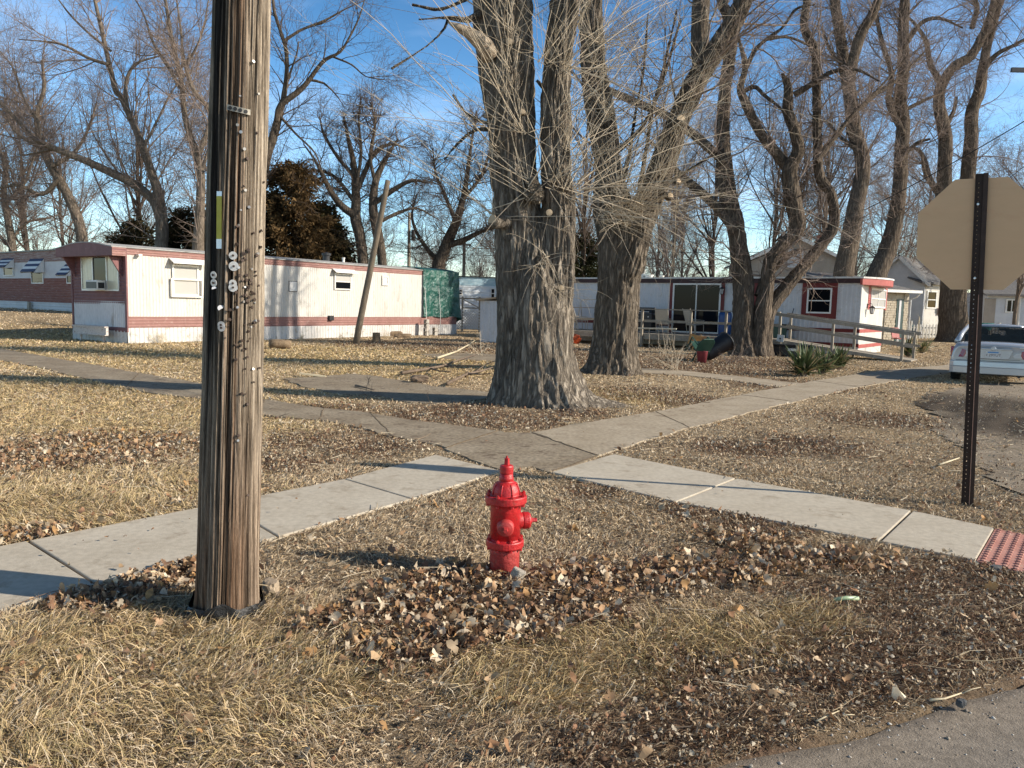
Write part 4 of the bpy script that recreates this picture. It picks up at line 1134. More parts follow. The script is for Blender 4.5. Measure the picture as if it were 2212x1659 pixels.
# ---------------------------------------------------------------- fire hydrant
hp_ = G(1089, 1240); hp_.y += .07
HS = .70 / .70
m_hyd = pm('hydrant_red', (.40, .012, .016), (.48, .020, .022), scale=9, rough=.42, bump=.6, bscale=38, bdist=.008, c3=(.27, .028, .022), fine=.16, spec=.5)
m_hydw = pm('hydrant_red_worn', (.34, .025, .022), (.40, .05, .045), scale=7, rough=.6, bump=.9, bscale=40, bdist=.01, c3=(.34, .13, .10), fine=.2)
m_hydc = pm('hydrant_cap_faded', (.42, .03, .03), (.38, .05, .045), scale=9, rough=.5, bump=.4, bscale=50, bdist=.004, c3=(.33, .10, .07), fine=.12)
t = thing('fire_hydrant', 'red cast iron fire hydrant with two capped nozzles, scuffed and faded towards its foot', 'fire hydrant', hp_, rad(4))
mb = MB(); mb.lathe([(.090, -.1), (.090, .12), (.088, .15)], 40); mb.build('lower_barrel', m_hydw, t, smooth=True)
mb = MB(); mb.lathe([(.088, .142), (.096, .150), (.111, .152), (.114, .158), (.114, .190), (.111, .196), (.098, .198), (.092, .205)], 40); lf = mb.build('lower_flange', m_hyd, t)
mb = MB(); mb.lathe([(.092, .19), (.092, .395), (.096, .41), (.100, .418)], 40); mb.build('barrel', m_hyd, t, smooth=True)
mb = MB(); mb.lathe([(.100, .410), (.108, .418), (.122, .422), (.126, .428), (.126, .462), (.122, .468), (.104, .470), (.088, .472)], 40); uf = mb.build('upper_flange', m_hyd, t)
for f_, rr, z0, nn in ((lf, .103, .150, 8), (uf, .113, .420, 8)):
    for k in range(nn):
        a = 2 * math.pi * (k + .35) / nn
        mb = MB(); T = Matrix.Translation((rr * math.cos(a), rr * math.sin(a), 0))
        hh = .048 if f_ is uf else .046
        mb.lathe([(.011, z0 - .012), (.011, z0), (.006, z0), (.006, z0 + hh), (.0115, z0 + hh), (.0115, z0 + hh + .011), (.005, z0 + hh + .012), (.005, z0 + hh + .018)], 6, T); mb.build('bolt', m_hyd, f_)
dome = [(.088, .468)] + [(.086 * math.cos(a) ** .75 if a < 1.0 else .086 * math.cos(a) ** .9, .47 + .092 * math.sin(a)) for a in np.linspace(0, 1.12, 9)]
mb = MB(); mb.lathe(dome + [(.044, .556), (.043, .575), (.040, .580), (.040, .596), (.030, .600)], 40)
for k in range(8):
    a = 2 * math.pi * (k + .5) / 8
    mb.tube([((.0875 * math.cos(x) ** .75) * math.cos(a), (.0875 * math.cos(x) ** .75) * math.sin(a), .47 + .0925 * math.sin(x)) for x in np.linspace(.05, .85, 7)], .0042, 6)
mb.build('bonnet', m_hyd, t, smooth=True)
mb = MB(); mb.lathe([(.030, .596), (.040, .602), (.041, .608), (.041, .640), (.037, .648), (.020, .651)], 32); mb.build('bonnet_collar', m_hyd, t)
mb = MB(); mb.lathe([(.019, .648), (.019, .656), (.0175, .657), (.016, .690), (.007, .692), (.006, .704)], 5); mb.build('operating_nut', m_hyd, t)
def nozzle(ang, z, r, L, name, mcap):
    T = Matrix.Rotation(ang, 4, 'Z') @ Matrix.Translation((0, 0, z)) @ Matrix.Rotation(math.pi / 2, 4, 'Y')
    mb = MB(); mb.lathe([(r * 1.12, .05), (r * 1.06, .085), (r, .096), (r, L - .048)], 28, T); no_ = mb.build(name, m_hyd, t, smooth=True)
    mb = MB(); mb.lathe([(r * .90, L - .055), (r * .90, L - .046), (r * 1.02, L - .043), (r * 1.04, L - .036), (r * 1.02, L - .010), (r * .85, L + .002), (r * .45, L + .008), (r * .40, L + .008)], 28, T); co_ = mb.build('nozzle_cap', mcap, no_)
    mb = MB(); mb.lathe([(r * .42, L + .004), (r * .40, L + .016), (r * .30, L + .017), (r * .27, L + .045)], 5, T); mb.build('cap_nut', mcap, no_)
nozzle(rad(-93), .292, .049, .130, 'front_nozzle', m_hydc)
nozzle(rad(8), .305, .050, .150, 'side_nozzle', m_hyd)

def lump(name, label, cat, loc, size, mat, seed, rz=0, group=None, sub=3):
    bm = bmesh.new(); bmesh.ops.create_icosphere(bm, subdivisions=sub, radius=1)
    vs = np.array([v.co[:] for v in bm.verts]); n = fnoise(vs * 1.3 + seed * 9.1, seed) - .5; n2 = fnoise(vs * 3.3 + seed, seed + 3) - .5
    for v, a, b in zip(bm.verts, n, n2):
        v.co = v.co * (1 + 1.1 * a + .45 * b)
        v.co.x = max(-.85, min(.85, v.co.x)); v.co.y = max(-.85, min(.85, v.co.y)); v.co.z = max(-.8, min(.75, v.co.z))
        v.co = Vector((v.co.x * size[0], v.co.y * size[1], v.co.z * size[2]))
    me = bpy.data.meshes.new(name); bm.to_mesh(me); bm.free(); me.materials.append(mat)
    o = bpy.data.objects.new(name, me); C.objects.link(o); o.location = loc; o.rotation_euler = (0, 0, rz)
    return tag(o, label, cat, group)
m_chunk = pm('concrete_chunk', (.34, .31, .26), (.48, .44, .37), scale=25, rough=.95, c3=(.30, .27, .22), fine=.3, bump=1, bscale=60)
m_rock = pm('rock_tan', (.30, .23, .16), (.38, .30, .21), scale=12, rough=.9, c3=(.33, .26, .19), fine=.15, bump=.5, bscale=40)
m_rockd = pm('rock_dark', (.07, .075, .08), (.13, .13, .13), scale=20, rough=.9, fine=.2, bump=.8)
p = G(1112, 1252); mb = MB(); mb.prism([(-.042, -.018), (.0, -.036), (.04, -.01), (.045, .03), (.0, .026), (-.038, .018)], 0, .065, Matrix.Rotation(.5, 4, 'Y'))
o = mb.build('concrete_chunk', m_chunk, None, bevel=.008, loc=(p.x, p.y, .005)); tag(o, 'broken pale concrete chunk leaning on the hydrant foot', 'rubble')
p = G(583, 1288); lump('rock', 'smooth tan rock behind the foot of the utility pole', 'rock', (p.x - .02, p.y + .08, .015), (.05, .075, .06), m_rock, 3, .4)
p = G(2076, 1528); lump('rock', 'dark angular stone on the edge of the asphalt', 'rock', (p.x, p.y, .018), (.022, .02, .02), m_rockd, 5)
p = G(1622, 1651); lump('pebble', 'small white pebble on the asphalt near the grass', 'pebble', (p.x, p.y, -.005), (.009, .008, .006), m_chunk, 7, sub=2)
p = G(2140, 1228); lump('rock', 'grey stone at the corner of the red tactile paving', 'rock', (p.x, p.y - .05, .015), (.04, .03, .03), m_rockd, 8)
p = G(1240, 1020)
# litter: pale green tube and a few sticks at the kerb
a = G(1802, 1306); b = G(1853, 1303)
mb = MB(); mb.tube([(a.x, a.y, .028), ((a.x + b.x) / 2, (a.y + b.y) / 2, .034), (b.x, b.y, .028)], .0115, 10)
o = mb.build('plastic_tube', pm('pale_green_plastic', (.30, .42, .24), (.42, .50, .34), scale=20, rough=.35), None, smooth=True); tag(o, 'pale green plastic tube lying in the grass', 'litter')
m_stick = pm('stick_pale', (.50, .42, .28), (.60, .52, .36), scale=14, rough=.8, fine=.15)
m_stickd = pm('stick_dark', (.12, .085, .06), (.20, .15, .11), scale=14, rough=.9, fine=.15)
def stick(name, label, pts, r, mat, z=.025, cat='stick', sub=()):
    ps = [G(u, v) for u, v in pts]
    q = [(p.x, p.y, z + random.uniform(-.004, .012)) for p in ps]
    mb = MB(); n = len(q); mb.tube(q, [r * (1 - .6 * i / (n - 1)) for i in range(n)], 7)
    for s in sub:
        ss = [G(u, v) for u, v in s]
        mb.tube([(p.x, p.y, z + .05 * i) for i, p in enumerate(ss)], [r * .5 * (1 - .5 * i / (len(ss) - 1)) for i in range(len(ss))], 5)
    o = mb.build(name, mat, None, smooth=True); tag(o, label, cat); return o
stick('stick', 'pale dry reed lying along the edge of the asphalt', [(2009, 1523), (2040, 1516), (2076, 1507)], .006, m_stick, .012)
stick('stick', 'thin curved straw stem beside the dark kerb stone', [(2078, 1502), (2100, 1496), (2118, 1495)], .003, m_stick, .012)
stick('stick', 'short pale stem in the grass near the asphalt corner', [(1764, 1572), (1790, 1558), (1812, 1545)], .004, m_stick, .02)
stick('stick', 'thin pale stem at the lower edge of the grass', [(1825, 1560), (1845, 1553)], .003, m_stick, .02)
stick('stick', 'white splinter of wood on the grass beyond the ramp', [(2028, 1012), (2050, 1004), (2072, 996)], .012, m_stick, .03)
stick('fallen_branch', 'forked dark branch fallen across the old driveway pad', [(965, 835), (1010, 812), (1040, 806), (1068, 797)], .035, m_stickd, .05, 'branch', [[(1010, 812), (1040, 818), (1060, 822)], [(1025, 809), (1050, 795), (1075, 790)]])
stick('fallen_branch', 'long bare branch on the lawn left of the double trunk', [(868, 812), (920, 803), (958, 796), (990, 782), (1030, 770)], .04, m_stickd, .06, 'branch', [[(958, 796), (1000, 800), (1040, 803)], [(930, 801), (950, 812), (975, 820)]])
stick('fallen_branch', 'pale stripped branch slanting up beside the shed', [(945, 779), (985, 765), (1015, 748), (1028, 738)], .035, m_stick, .08, 'branch')
stick('fallen_branch', 'dark stick on the near edge of the driveway pad', [(768, 836), (790, 841), (808, 846)], .022, m_stickd, .03, 'branch')
a = G(676, 814)
mb = MB(); mb.box((0, 0, .03), (.55, .11, .03), Matrix.Rotation(.12, 3, 'Y')); o = mb.build('wood_board', m_stick, None, loc=(a.x, a.y, .01)); o.rotation_euler = (0, 0, .1); tag(o, 'short pale board on the far corner of the driveway pad', 'board')
a = G(905, 826); lump('log_stub', 'rotten wood lump at the middle of the driveway pad edge', 'log', (a.x, a.y, .07), (.22, .12, .10), m_stickd, 12, .3)
a = G(468, 905); 
# log by the pole, sawn stump
m_log = pm('log_bark', (.14, .095, .058), (.23, .165, .10), scale=7, rough=.9, c3=(.34, .27, .19), fine=.25, bump=.6)
m_cut = pm('cut_wood', (.42, .32, .21), (.52, .41, .28), scale=9, rough=.85, fine=.15)
a = G(604, 753)
t = thing('log', 'short sawn log lying on the lawn in front of the pink trimmed home', 'log', (a.x, a.y, .15), rad(20))
mb = MB(); mb.tube([(-.32, 0, 0), (-.1, .02, .01), (.15, 0, .0), (.36, .01, -.02)], [.16, .155, .15, .14], 16); mb.build('bark', m_log, t, smooth=True)
mb = MB(); mb.lathe([(.13, 0), (.12, .012)], 16, Matrix.Translation((-.325, 0, 0)) @ Matrix.Rotation(-math.pi / 2, 4, 'Y')); mb.build('cut_face', m_cut, t)
a = G(813, 738); mb = MB(); mb.lathe([(.22, -.05), (.17, .08), (.15, .36), (.13, .37)], 14); o = mb.build('tree_stump', m_log, None, loc=(a.x, a.y, 0)); tag(o, 'low sawn stump just right of the leaning post', 'stump')
# leaning post
lb = G(768, 744); lt = P(838, 390, lb.y + .3)
mb = MB(); n = 10
mb.tube([lb + (lt - lb) * (i / n) - Vector((0, 0, .1 if i == 0 else 0)) for i in range(n + 1)], [.128 - .03 * i / n for i in range(n + 1)], 16)
o = mb.build('leaning_post', pm('post_wood', (.12, .095, .068), (.19, .155, .115), scale=5, stretch=(6, 6, .5), rough=.9, c3=(.08, .062, .045), fine=.2, bump=.5, bscale=30), None, smooth=True)
tag(o, 'leaning bare wooden post standing on the lawn before the pink trimmed home', 'post')
# rusty panel propped against the end skirt, black box on the lawn
def onL1(x, y, z=0): return F1.W(x, y, z)
def E1(zx, zy): return F1.hx(zx * .2421, 515.6 + zy * .2421, -.35)
ya, za = E1(958, 790); yb, zb = E1(668, 840)
mb = MB(); mb.box((0, 0, 0), (.10, yb - ya, za - zb), None); mb.box((-.02, 0, (za - zb) / 2), (.16, yb - ya, .04)); mb.box((-.02, 0, -(za - zb) / 2), (.14, yb - ya, .03))
for y_ in (-.35, .35): mb.box((.05, (yb - ya) * y_, -(za - zb) / 2 - .25), (.06, .08, .5))
o = mb.build('rusty_panel', m_rust, None); o.location = F1.W(-.35, (ya + yb) / 2, (za + zb) / 2); o.rotation_euler = (0, 0, F1.a); tag(o, 'rusty white metal panel on short legs against the shaded end of the pink trimmed home', 'metal panel')
a = G(97, 703); a.z = .05
mb = MB(); mb.box((0, 0, .22), (.7, .5, .44)); mb.box((.2, -.1, .5), (.3, .4, .1), Matrix.Rotation(.3, 3, 'Y')); o = mb.build('plastic_bin', m_plast, None, bevel=.05, loc=a); o.rotation_euler = (0, 0, .4); tag(o, 'small black plastic bin lying on the far left lawn', 'bin')
# cinder blocks near the tarped end
m_block = pm('cinder_block', (.40, .37, .33), (.48, .45, .40), scale=20, rough=.95, fine=.2, bump=.6)
def block(label, x, y, z, rot):
    mb = MB(); w_, h_, d_ = .40, .2, .2
    for xx in (-.2, -.02, .16): mb.bb(xx, xx + .04, -.1, .1, 0, .2)
    mb.bb(-.16, .16, -.1, -.07, .0, .2); mb.bb(-.16, .16, .07, .1, .0, .2)
    o = mb.build('cinder_block', m_block, None); o.location = F1.W(x, y, z); o.rotation_euler = rot; tag(o, label, 'cinder block', 'cinder blocks by the tarped end'); return o
x0, _ = F1.hy(918, 720, -.5); x1, _ = F1.hy(940, 716, -.5)
block('grey cinder block standing on end, bottom of the pair nearest the lawn', x0, -.5, .2, (0, math.pi / 2, F1.a + .2))
block('grey cinder block standing on end, stacked on top of another one', x0 + .02, -.5, .61, (0, math.pi / 2, F1.a + .1))
block('grey cinder block standing alone against the tarped end skirt', x1, -.4, .2, (0, math.pi / 2, F1.a - .1))
# pile of leaves and wood against the skirt
for k, (u, v, s) in enumerate([(845, 720, .45), (868, 724, .35)]):
    a = G(u, v + 6); lump('leaf_heap', ['heap of dry leaves and bark right of the leaning post', 'lower leaf heap nearer the cinder blocks'][k], 'leaf heap', (a.x, a.y + .2, .05), (s * 1.3, s * .7, s * .55), m_log, 30 + k, .3)

# ---------------------------------------------------------------- green tarp over the end of the home
xt0, _ = F1.hy(912, 600, 0)
t = thing('tarpaulin', 'crinkled dark green tarpaulin draped over the end of the pink trimmed home', 'tarpaulin', F1.o, F1.a)
m_tarp = pm('tarp_green', (.012, .075, .058), (.02, .105, .082), scale=3, rough=.34, bump=.5, bscale=7, bdist=.12, fine=.15, spec=.6)
na_, nb_ = 150, 110
path = [(xt0, -.09)] + [(xt0 + (L1 + .06 - xt0) * i / 8, -.09) for i in range(1, 9)] + [(L1 + .14, .1), (L1 + .16, .6), (L1 + .16, 1.3), (L1 + .16, 2.2), (L1 + .14, 3.2)]
pl = np.array(path); seg = np.r_[0, np.cumsum(np.hypot(*np.diff(pl, axis=0).T))]
S = np.linspace(0, seg[-1], na_); PX = np.interp(S, seg, pl[:, 0]); PYv = np.interp(S, seg, pl[:, 1])
nxv = np.gradient(PYv, S); nyv = -np.gradient(PX, S)
Tz = np.linspace(0, 1, nb_)
zlow = .93 - .25 * np.clip((S - (seg[8] - .4)) / .8, 0, 1) - .2 * np.clip((S - seg[9]) / 1.5, 0, 1)
V = np.zeros((nb_, na_, 3))
for j, tz in enumerate(Tz):
    z = (H1 + .06) * (1 - tz) + zlow * tz
    fold = .05 * np.sin(S * 5.1 + 1.2 * np.sin(S * 2)) * tz + .11 * tz * (fnoise(np.c_[S * 2.5, np.full(na_, tz * .8), np.zeros(na_)], 51) - .35) + .10 * (fnoise(np.c_[S * 6, np.full(na_, tz * 9), np.zeros(na_)], 52) - .5)
    flare = .30 * tz ** 2 * np.clip((S - seg[7]) / .8, 0, 1)
    o_ = fold + flare
    V[j, :, 0] = PX + nxv * o_; V[j, :, 1] = PYv + nyv * o_; V[j, :, 2] = z + .03 * np.sin(S * 3) * tz
top = V[:1].copy(); tops = []
for k in range(1, 9):
    r = top.copy(); f = k / 8
    r[..., 0] = np.minimum(V[0, :, 0], L1 + .05) + 0 * f; yy = V[0, :, 1]; r[..., 1] = yy + (W1 * .5 - yy) * f
    u_ = (r[..., 1] - W1 / 2) / (W1 / 2); r[..., 2] = H1 + .065 + .20 * (1 - u_ ** 2) + .015 * np.sin(S * 4 + k)
    tops.insert(0, r)
VV = np.concatenate(tops + [V], 0); ii = np.arange(VV.shape[0] * na_).reshape(-1, na_)
mesh_np('sheet', VV.reshape(-1, 3), np.stack([ii[:-1, :-1], ii[:-1, 1:], ii[1:, 1:], ii[1:, :-1]], -1).reshape(-1, 4), m_tarp, t, smooth=True)
for xx in (xt0 + .05, xt0 + 1.15):
    mb = MB(); mb.tube([(xx, -.14, 2.4), (xx + .02, -.24, 1.2), (xx - .02, -.28, .8), (xx, -.3, .35)], .014, 5); mb.build('tie_rope', m_frame, t)

# ---------------------------------------------------------------- stop sign seen from behind
sb = G(2089, 1088); stp = P(2121, 375, sb.y)
sax = (stp - sb); SH = sax.length; sax.normalize()
sh = math.atan2(sb.x, sb.y)                                  # the sign's back faces the camera's side of the street
t = thing('stop_sign', 'bare metal back of an octagonal road sign on a dark perforated post', 'road sign', sb, -sh * .92)
q = sax.copy(); q.rotate(Matrix.Rotation(sh * .92, 3, 'Z'))
shear = Vector((q.x / q.z, q.y / q.z))
def SP(x, y, z): return (x + shear.x * z, y + shear.y * z, z)
m_post = pm('post_rusty_brown', (.036, .021, .016), (.055, .033, .024), scale=14, rough=.6, metal=.3, fine=.2)
m_edge = pm('post_edge_rust_lit', (.36, .19, .13), (.42, .24, .17), scale=14, rough=.6, fine=.15)  # rust tone brightened to stand for sun catching the post's edge
mb = MB(); pz = stp.z; hw, hs = .0068, .0254
xs = [-.040, -.026 - .0, -.012 - hw / 2 - .0, -.012 + hw / 2, .012, .046]
z = -.3; k = 0
def plate(x0, x1, z0, z1, y0=-.003, y1=.0):
    mb.add([SP(x0, y0, z0), SP(x1, y0, z0), SP(x1, y0, z1), SP(x0, y0, z1), SP(x0, y1, z0), SP(x1, y1, z0), SP(x1, y1, z1), SP(x0, y1, z1)], [(0, 1, 2, 3), (7, 6, 5, 4), (0, 4, 5, 1), (1, 5, 6, 2), (2, 6, 7, 3), (3, 7, 4, 0)])
xh0, xh1 = -.018 - hw / 2, -.018 + hw / 2
plate(-.040, xh0, -.3, pz); plate(xh1, .012, -.3, pz)
z = .06
plate(xh0, xh1, -.3, z)
while z < pz - .05:
    plate(xh0, xh1, z + hw * 1.2, z + hs * 1.5); z += hs * 1.5
plate(xh0, xh1, z, pz)
for x0, x1 in ((-.045, -.040), (.012, .0165)):
    plate(x0, x1, -.3, pz, -.022 if x0 < 0 else -.003, .0 if x0 < 0 else .030)
plate(.0165, .047, -.3, pz, -.026, -.023); plate(.0125, .0165, -.3, pz, -.026, -.003)
mb.build('post', m_post, t)
mb = MB(); mb.add([SP(.0120, -.0265, .0), SP(.0175, -.0275, .0), SP(.0175, -.0275, 1.78), SP(.0120, -.0265, 1.78), SP(.012, -.0245, 0), SP(.0175, -.0245, 0), SP(.0175, -.0245, 1.78), SP(.012, -.0245, 1.78)], [(0, 1, 2, 3), (7, 6, 5, 4), (0, 4, 5, 1), (1, 5, 6, 2), (2, 6, 7, 3), (3, 7, 4, 0)]); mb.build('post_lit_edge', m_edge, t)
ctr = P(2113, 506, sb.y).z; ro = .455 / math.cos(math.pi / 8)
cshift = SP(0, 0, ctr)
ang = [math.pi / 8 + k * math.pi / 4 for k in range(8)]
def octa_(k, ya, yb):
    mb = MB(); vs = [SP(ro * k * math.cos(a), yy, ctr + ro * k * math.sin(a)) for yy in (ya, yb) for a in ang]
    return mb.add(vs, [tuple(range(8)), tuple(range(15, 7, -1))] + [(i, (i + 1) % 8, 8 + (i + 1) % 8, 8 + i) for i in range(8)])
mb = octa_(1, .004, .0065)
pan = mb.build('sign_panel', pm('sign_back_aluminium', (.60, .375, .205), (.64, .405, .23), scale=.9, stretch=(.5, 1, 1.4), rough=.5, metal=.15, c3=(.60, .34, .19), fine=.02, spec=.4), t)
mb = octa_(.985, .007, .0085); mb.build('sign_face', pm('sign_face_red', (.45, .02, .02)), pan)
for v in (441, 601):
    zz_ = P(2113, v, sb.y).z; c = SP(-.018, -.004, zz_)
    mb = MB(); mb.lathe([(.012, 0), (.012, .004), (.008, .008)], 12, Matrix.Translation(c) @ Matrix.Rotation(math.pi / 2, 4, 'X')); mb.build('bolt', m_tagm, t)

# ---------------------------------------------------------------- cars
def build_car(label, F, paint, detail=True):
    t = thing('parked_car', label, 'car', F.o, F.a)
    def sec(y, w, zb, zt):
        h = zt - zb
        half = [(0, zb), (w * .80, zb), (w * .95, zb + .05), (w, zb + .30 * h), (w, zb + .52 * h), (w * .985, zb + .62 * h), (w * .955, zb + .80 * h), (w * .90, zb + .93 * h), (w * .80, zt - .008), (w * .45, zt + .012), (0, zt + .018)]
        return [(x, y, z) for x, z in half] + [(-x, y, z) for x, z in half[-2:0:-1]]
    st = [(.03, .78, .32, .90), (.0, .84, .28, .88), (.02, .86, .25, .92), (.10, .885, .22, .965), (.35, .90, .21, .985), (.75, .905, .21, .985), (1.6, .91, .21, .955), (2.6, .91, .21, .945), (3.4, .905, .21, .94), (4.2, .88, .22, .86), (4.6, .83, .24, .76), (4.78, .74, .28, .66)]
    mb = MB(); vs = []; n = len(sec(0, 1, 0, 1))
    for s in st: vs += sec(*s)
    fs = [(i * n + j, i * n + (j + 1) % n, (i + 1) * n + (j + 1) % n, (i + 1) * n + j) for i in range(len(st) - 1) for j in range(n)]
    fs += [tuple(range(n)), tuple((len(st) - 1) * n + j for j in range(n - 1, -1, -1))]
    mb.add(vs, fs); b = mb.build('body', paint, t, smooth=True)
    sb_ = b.modifiers.new('sub', 'SUBSURF'); sb_.levels = 1; sb_.render_levels = 1
    # greenhouse: roof and pillars round real glass
    rb = [(1.62, .60, 1.375), (2.0, .625, 1.405), (2.7, .62, 1.40), (3.0, .60, 1.36)]
    mb = MB(); vs = []
    for y, w, z in rb: vs += [(-w, y, z - .045), (-w * .8, y, z - .005), (0, y, z + .018), (w * .8, y, z - .005), (w, y, z - .045), (w * .8, y, z - .045), (-w * .8, y, z - .045)]
    mb.add(vs, [(i * 7 + j, i * 7 + (j + 1) % 7, i * 7 + 7 + (j + 1) % 7, i * 7 + 7 + j) for i in range(3) for j in range(7)] + [tuple(range(7)), tuple(21 + j for j in range(6, -1, -1))])
    mb.build('roof', paint, t, smooth=True)
    mb = MB()
    for s in (-1, 1):
        for q, r in (([(s * .80, .78, .96), (s * .735, 1.15, 1.16), (s * .615, 1.64, 1.355)], [.075, .06, .045]), ([(s * .80, 3.72, .93), (s * .60, 3.0, 1.34)], [.045, .035]), ([(s * .83, 2.3, .93), (s * .62, 2.3, 1.37)], [.035, .035])):
            mb = MB(); mb.tube(q, r, 8); mb.build('pillar', paint, t, smooth=True)
    gl = glass_mat('glass_car', (.01, .014, .013), .03, .42)
    def pane(q, nm):
        mb = MB(); mb.add(q + [(a, b_ + .005, c) for a, b_, c in q], [(0, 1, 2, 3), (7, 6, 5, 4), (0, 4, 5, 1), (1, 5, 6, 2), (2, 6, 7, 3), (3, 7, 4, 0)]); return mb.build(nm, gl, t)
    pane([(-.78, .74, .975), (.78, .74, .975), (.60, 1.62, 1.355), (-.60, 1.62, 1.355)], 'rear_window')
    pane([(-.78, 3.75, .93), (.78, 3.75, .93), (.59, 3.0, 1.345), (-.59, 3.0, 1.345)], 'windscreen')
    for s in (-1, 1): pane([(s * .80, .95, .965), (s * .82, 3.55, .93), (s * .61, 2.95, 1.345), (s * .62, 1.68, 1.345)], 'side_window')
    for s in (-1, 1):
        for y in (.92, 3.85):
            T = Matrix.Translation((s * .78, y, .315)) @ Matrix.Rotation(math.pi / 2, 4, 'Y')
            mb = MB(); mb.lathe([(.20, -.11), (.30, -.105), (.315, -.06), (.315, .06), (.30, .105), (.20, .11)], 28, T); w_ = mb.build('wheel', pm('tyre', (.012, .012, .012), (.02, .02, .02), rough=.9), t, smooth=True)
            mb = MB(); mb.lathe([(.19, -.09), (.20, .095), (.06, .085), (.03, .09)], 20, T if s > 0 else T @ Matrix.Rotation(math.pi, 4, 'X')); mb.build('rim', m_alu, w_)
    if not detail: return t
    m_int = pm('car_interior', (.05, .055, .06), (.07, .075, .08), rough=.8)
    mb = MB()
    for x in (-.42, .42): mb.box((x, 2.35, .98), (.46, .14, .62)); mb.box((x, 2.37, 1.21), (.26, .09, .16))
    mb.build('front_seat', m_int, t, bevel=.05)
    mb = MB(); mb.box((0, 1.45, .92), (1.35, .16, .44)); 
    for x in (-.45, .0, .45): mb.box((x, 1.42, 1.10), (.26 if x else .20, .10, .16))
    mb.box((0, 1.1, .96), (1.4, .6, .02)); mb.build('rear_seat', m_int, t, bevel=.04)
    mb = MB(); mb.box((.15, 2.98, 1.27), (.24, .04, .07)); mb.build('mirror', m_plast, t, bevel=.01)
    m_tl = pm('tail_light_red', (.24, .005, .008), (.30, .008, .012), rough=.12, spec=.7); m_am = pm('tail_light_amber', (.50, .13, .01), rough=.15, spec=.7); m_clr = pm('tail_light_clear', (.55, .55, .55), rough=.15, spec=.7)
    for s in (-1, 1):
        q = [(s * .885, .10, .62), (s * .60, -.012, .62), (s * .555, -.012, .70), (s * .565, -.008, .80), (s * .86, .085, .87), (s * .89, .15, .86)]
        mb = MB(); mb.add([(a, b_ - .015, c) for a, b_, c in q] + [(a, b_ + .05, c) for a, b_, c in q], [tuple(range(6)), tuple(range(11, 5, -1))] + [(i, (i + 1) % 6, 6 + (i + 1) % 6, 6 + i) for i in range(6)])
        l = mb.build('tail_light', m_tl, t)
        mb = MB(); q = [(s * .87, .074, .635), (s * .74, .030, .635), (s * .74, .030, .74), (s * .86, .074, .76)]
        mb.add([(a, b_ - .010, c) for a, b_, c in q] + [(a, b_, c) for a, b_, c in q], [(0, 1, 2, 3), (7, 6, 5, 4), (0, 4, 5, 1), (1, 5, 6, 2), (2, 6, 7, 3), (3, 7, 4, 0)]); mb.build('indicator', m_am, l)
        q = [(s * .58, -.014, .635), (s * .43, -.014, .64), (s * .40, -.014, .685), (s * .46, -.012, .74), (s * .56, -.012, .765)]
        mb = MB(); mb.add([(a, b_ - .012, c) for a, b_, c in q] + [(a, b_ + .05, c) for a, b_, c in q], [tuple(range(5)), tuple(range(9, 4, -1))] + [(i, (i + 1) % 5, 5 + (i + 1) % 5, 5 + i) for i in range(5)])
        mb.build('reverse_light', m_clr, t)
    # bumper, boot lid lines, plate
    mb = MB(); pr = [(-.90, .16), (-.885, .02), (-.80, -.055), (-.5, -.085), (0, -.095), (.5, -.085), (.80, -.055), (.885, .02), (.90, .16)]
    for z0, z1, o_ in ((.24, .40, 0), (.40, .53, .012)):
        mb.add([(x, y - o_, z0) for x, y in pr] + [(x, y - o_ * .3, z1) for x, y in pr] + [(x * .97, y + .1, z1) for x, y in pr] + [(x * .97, y + .1, z0) for x, y in pr], [(k * 9 + i, k * 9 + i + 1, (k + 1) % 4 * 9 + i + 1, (k + 1) % 4 * 9 + i) for k in range(4) for i in range(8)] + [(0, 9, 18, 27), (35, 26, 17, 8)])
    bp = mb.build('bumper', paint, t, bevel=.012)
    mb = MB(); mb.prism([(-.40, .815), (-.33, .625), (-.27, .60), (.27, .60), (.33, .625), (.40, .815), (.0, .84)], 0, .012, Matrix(((1, 0, 0, 0), (0, 0, -1, -.012), (0, 1, 0, 0), (0, 0, 0, 1)))); pr_ = mb.build('plate_recess', paint, t, bevel=.006)
    mb = MB(); mb.box((0, -.034, .832), (.74, .03, .030)); mb.lathe([(.055, 0), (.055, .02), (.04, .026)], 18, Matrix.Translation((0, -.03, .845)) @ Matrix.Rotation(math.pi / 2, 4, 'X')); mb.build('boot_trim', paint, t, bevel=.008)
    mb = MB(); mb.box((0, -.031, .70), (.31, .008, .155)); pl_ = mb.build('licence_plate', pm('plate_white', (.62, .62, .60), (.68, .68, .66), rough=.4), t, bevel=.004)
    mb = MB(); mb.box((.0, -.0365, .757), (.22, .003, .026)); mb.build('plate_band', pm('plate_blue', (.05, .22, .5), rough=.4), pl_)
    def text(s_, size, loc, par):
        cu = bpy.data.curves.new('lettering', 'FONT'); cu.body = s_; cu.size = size; cu.align_x = 'CENTER'; cu.extrude = .001
        cu.materials.append(pm('plate_ink', (.10, .03, .03), rough=.5)); tmp = bpy.data.objects.new('lettering', cu); o = bpy.data.objects.new('lettering', bpy.data.meshes.new_from_object(tmp)); bpy.data.objects.remove(tmp); C.objects.link(o); o.parent = par; o.location = loc; o.rotation_euler = (math.pi / 2, 0, 0)
    text('29YUT', .085, (.035, -.0365, .662), pl_); text('E', .07, (-.125, -.0365, .668), pl_)
    mb = MB(); mb.box((.62, -.006, .885), (.20, .01, .018)); mb.build('badge', m_alu, t)
    mb = MB(); mb.box((0, -.03, .548), (1.5, .02, .008)); mb.box((0, -.02, .62 - .025), (1.10, .01, .006)); mb.build('seam', m_black, t)
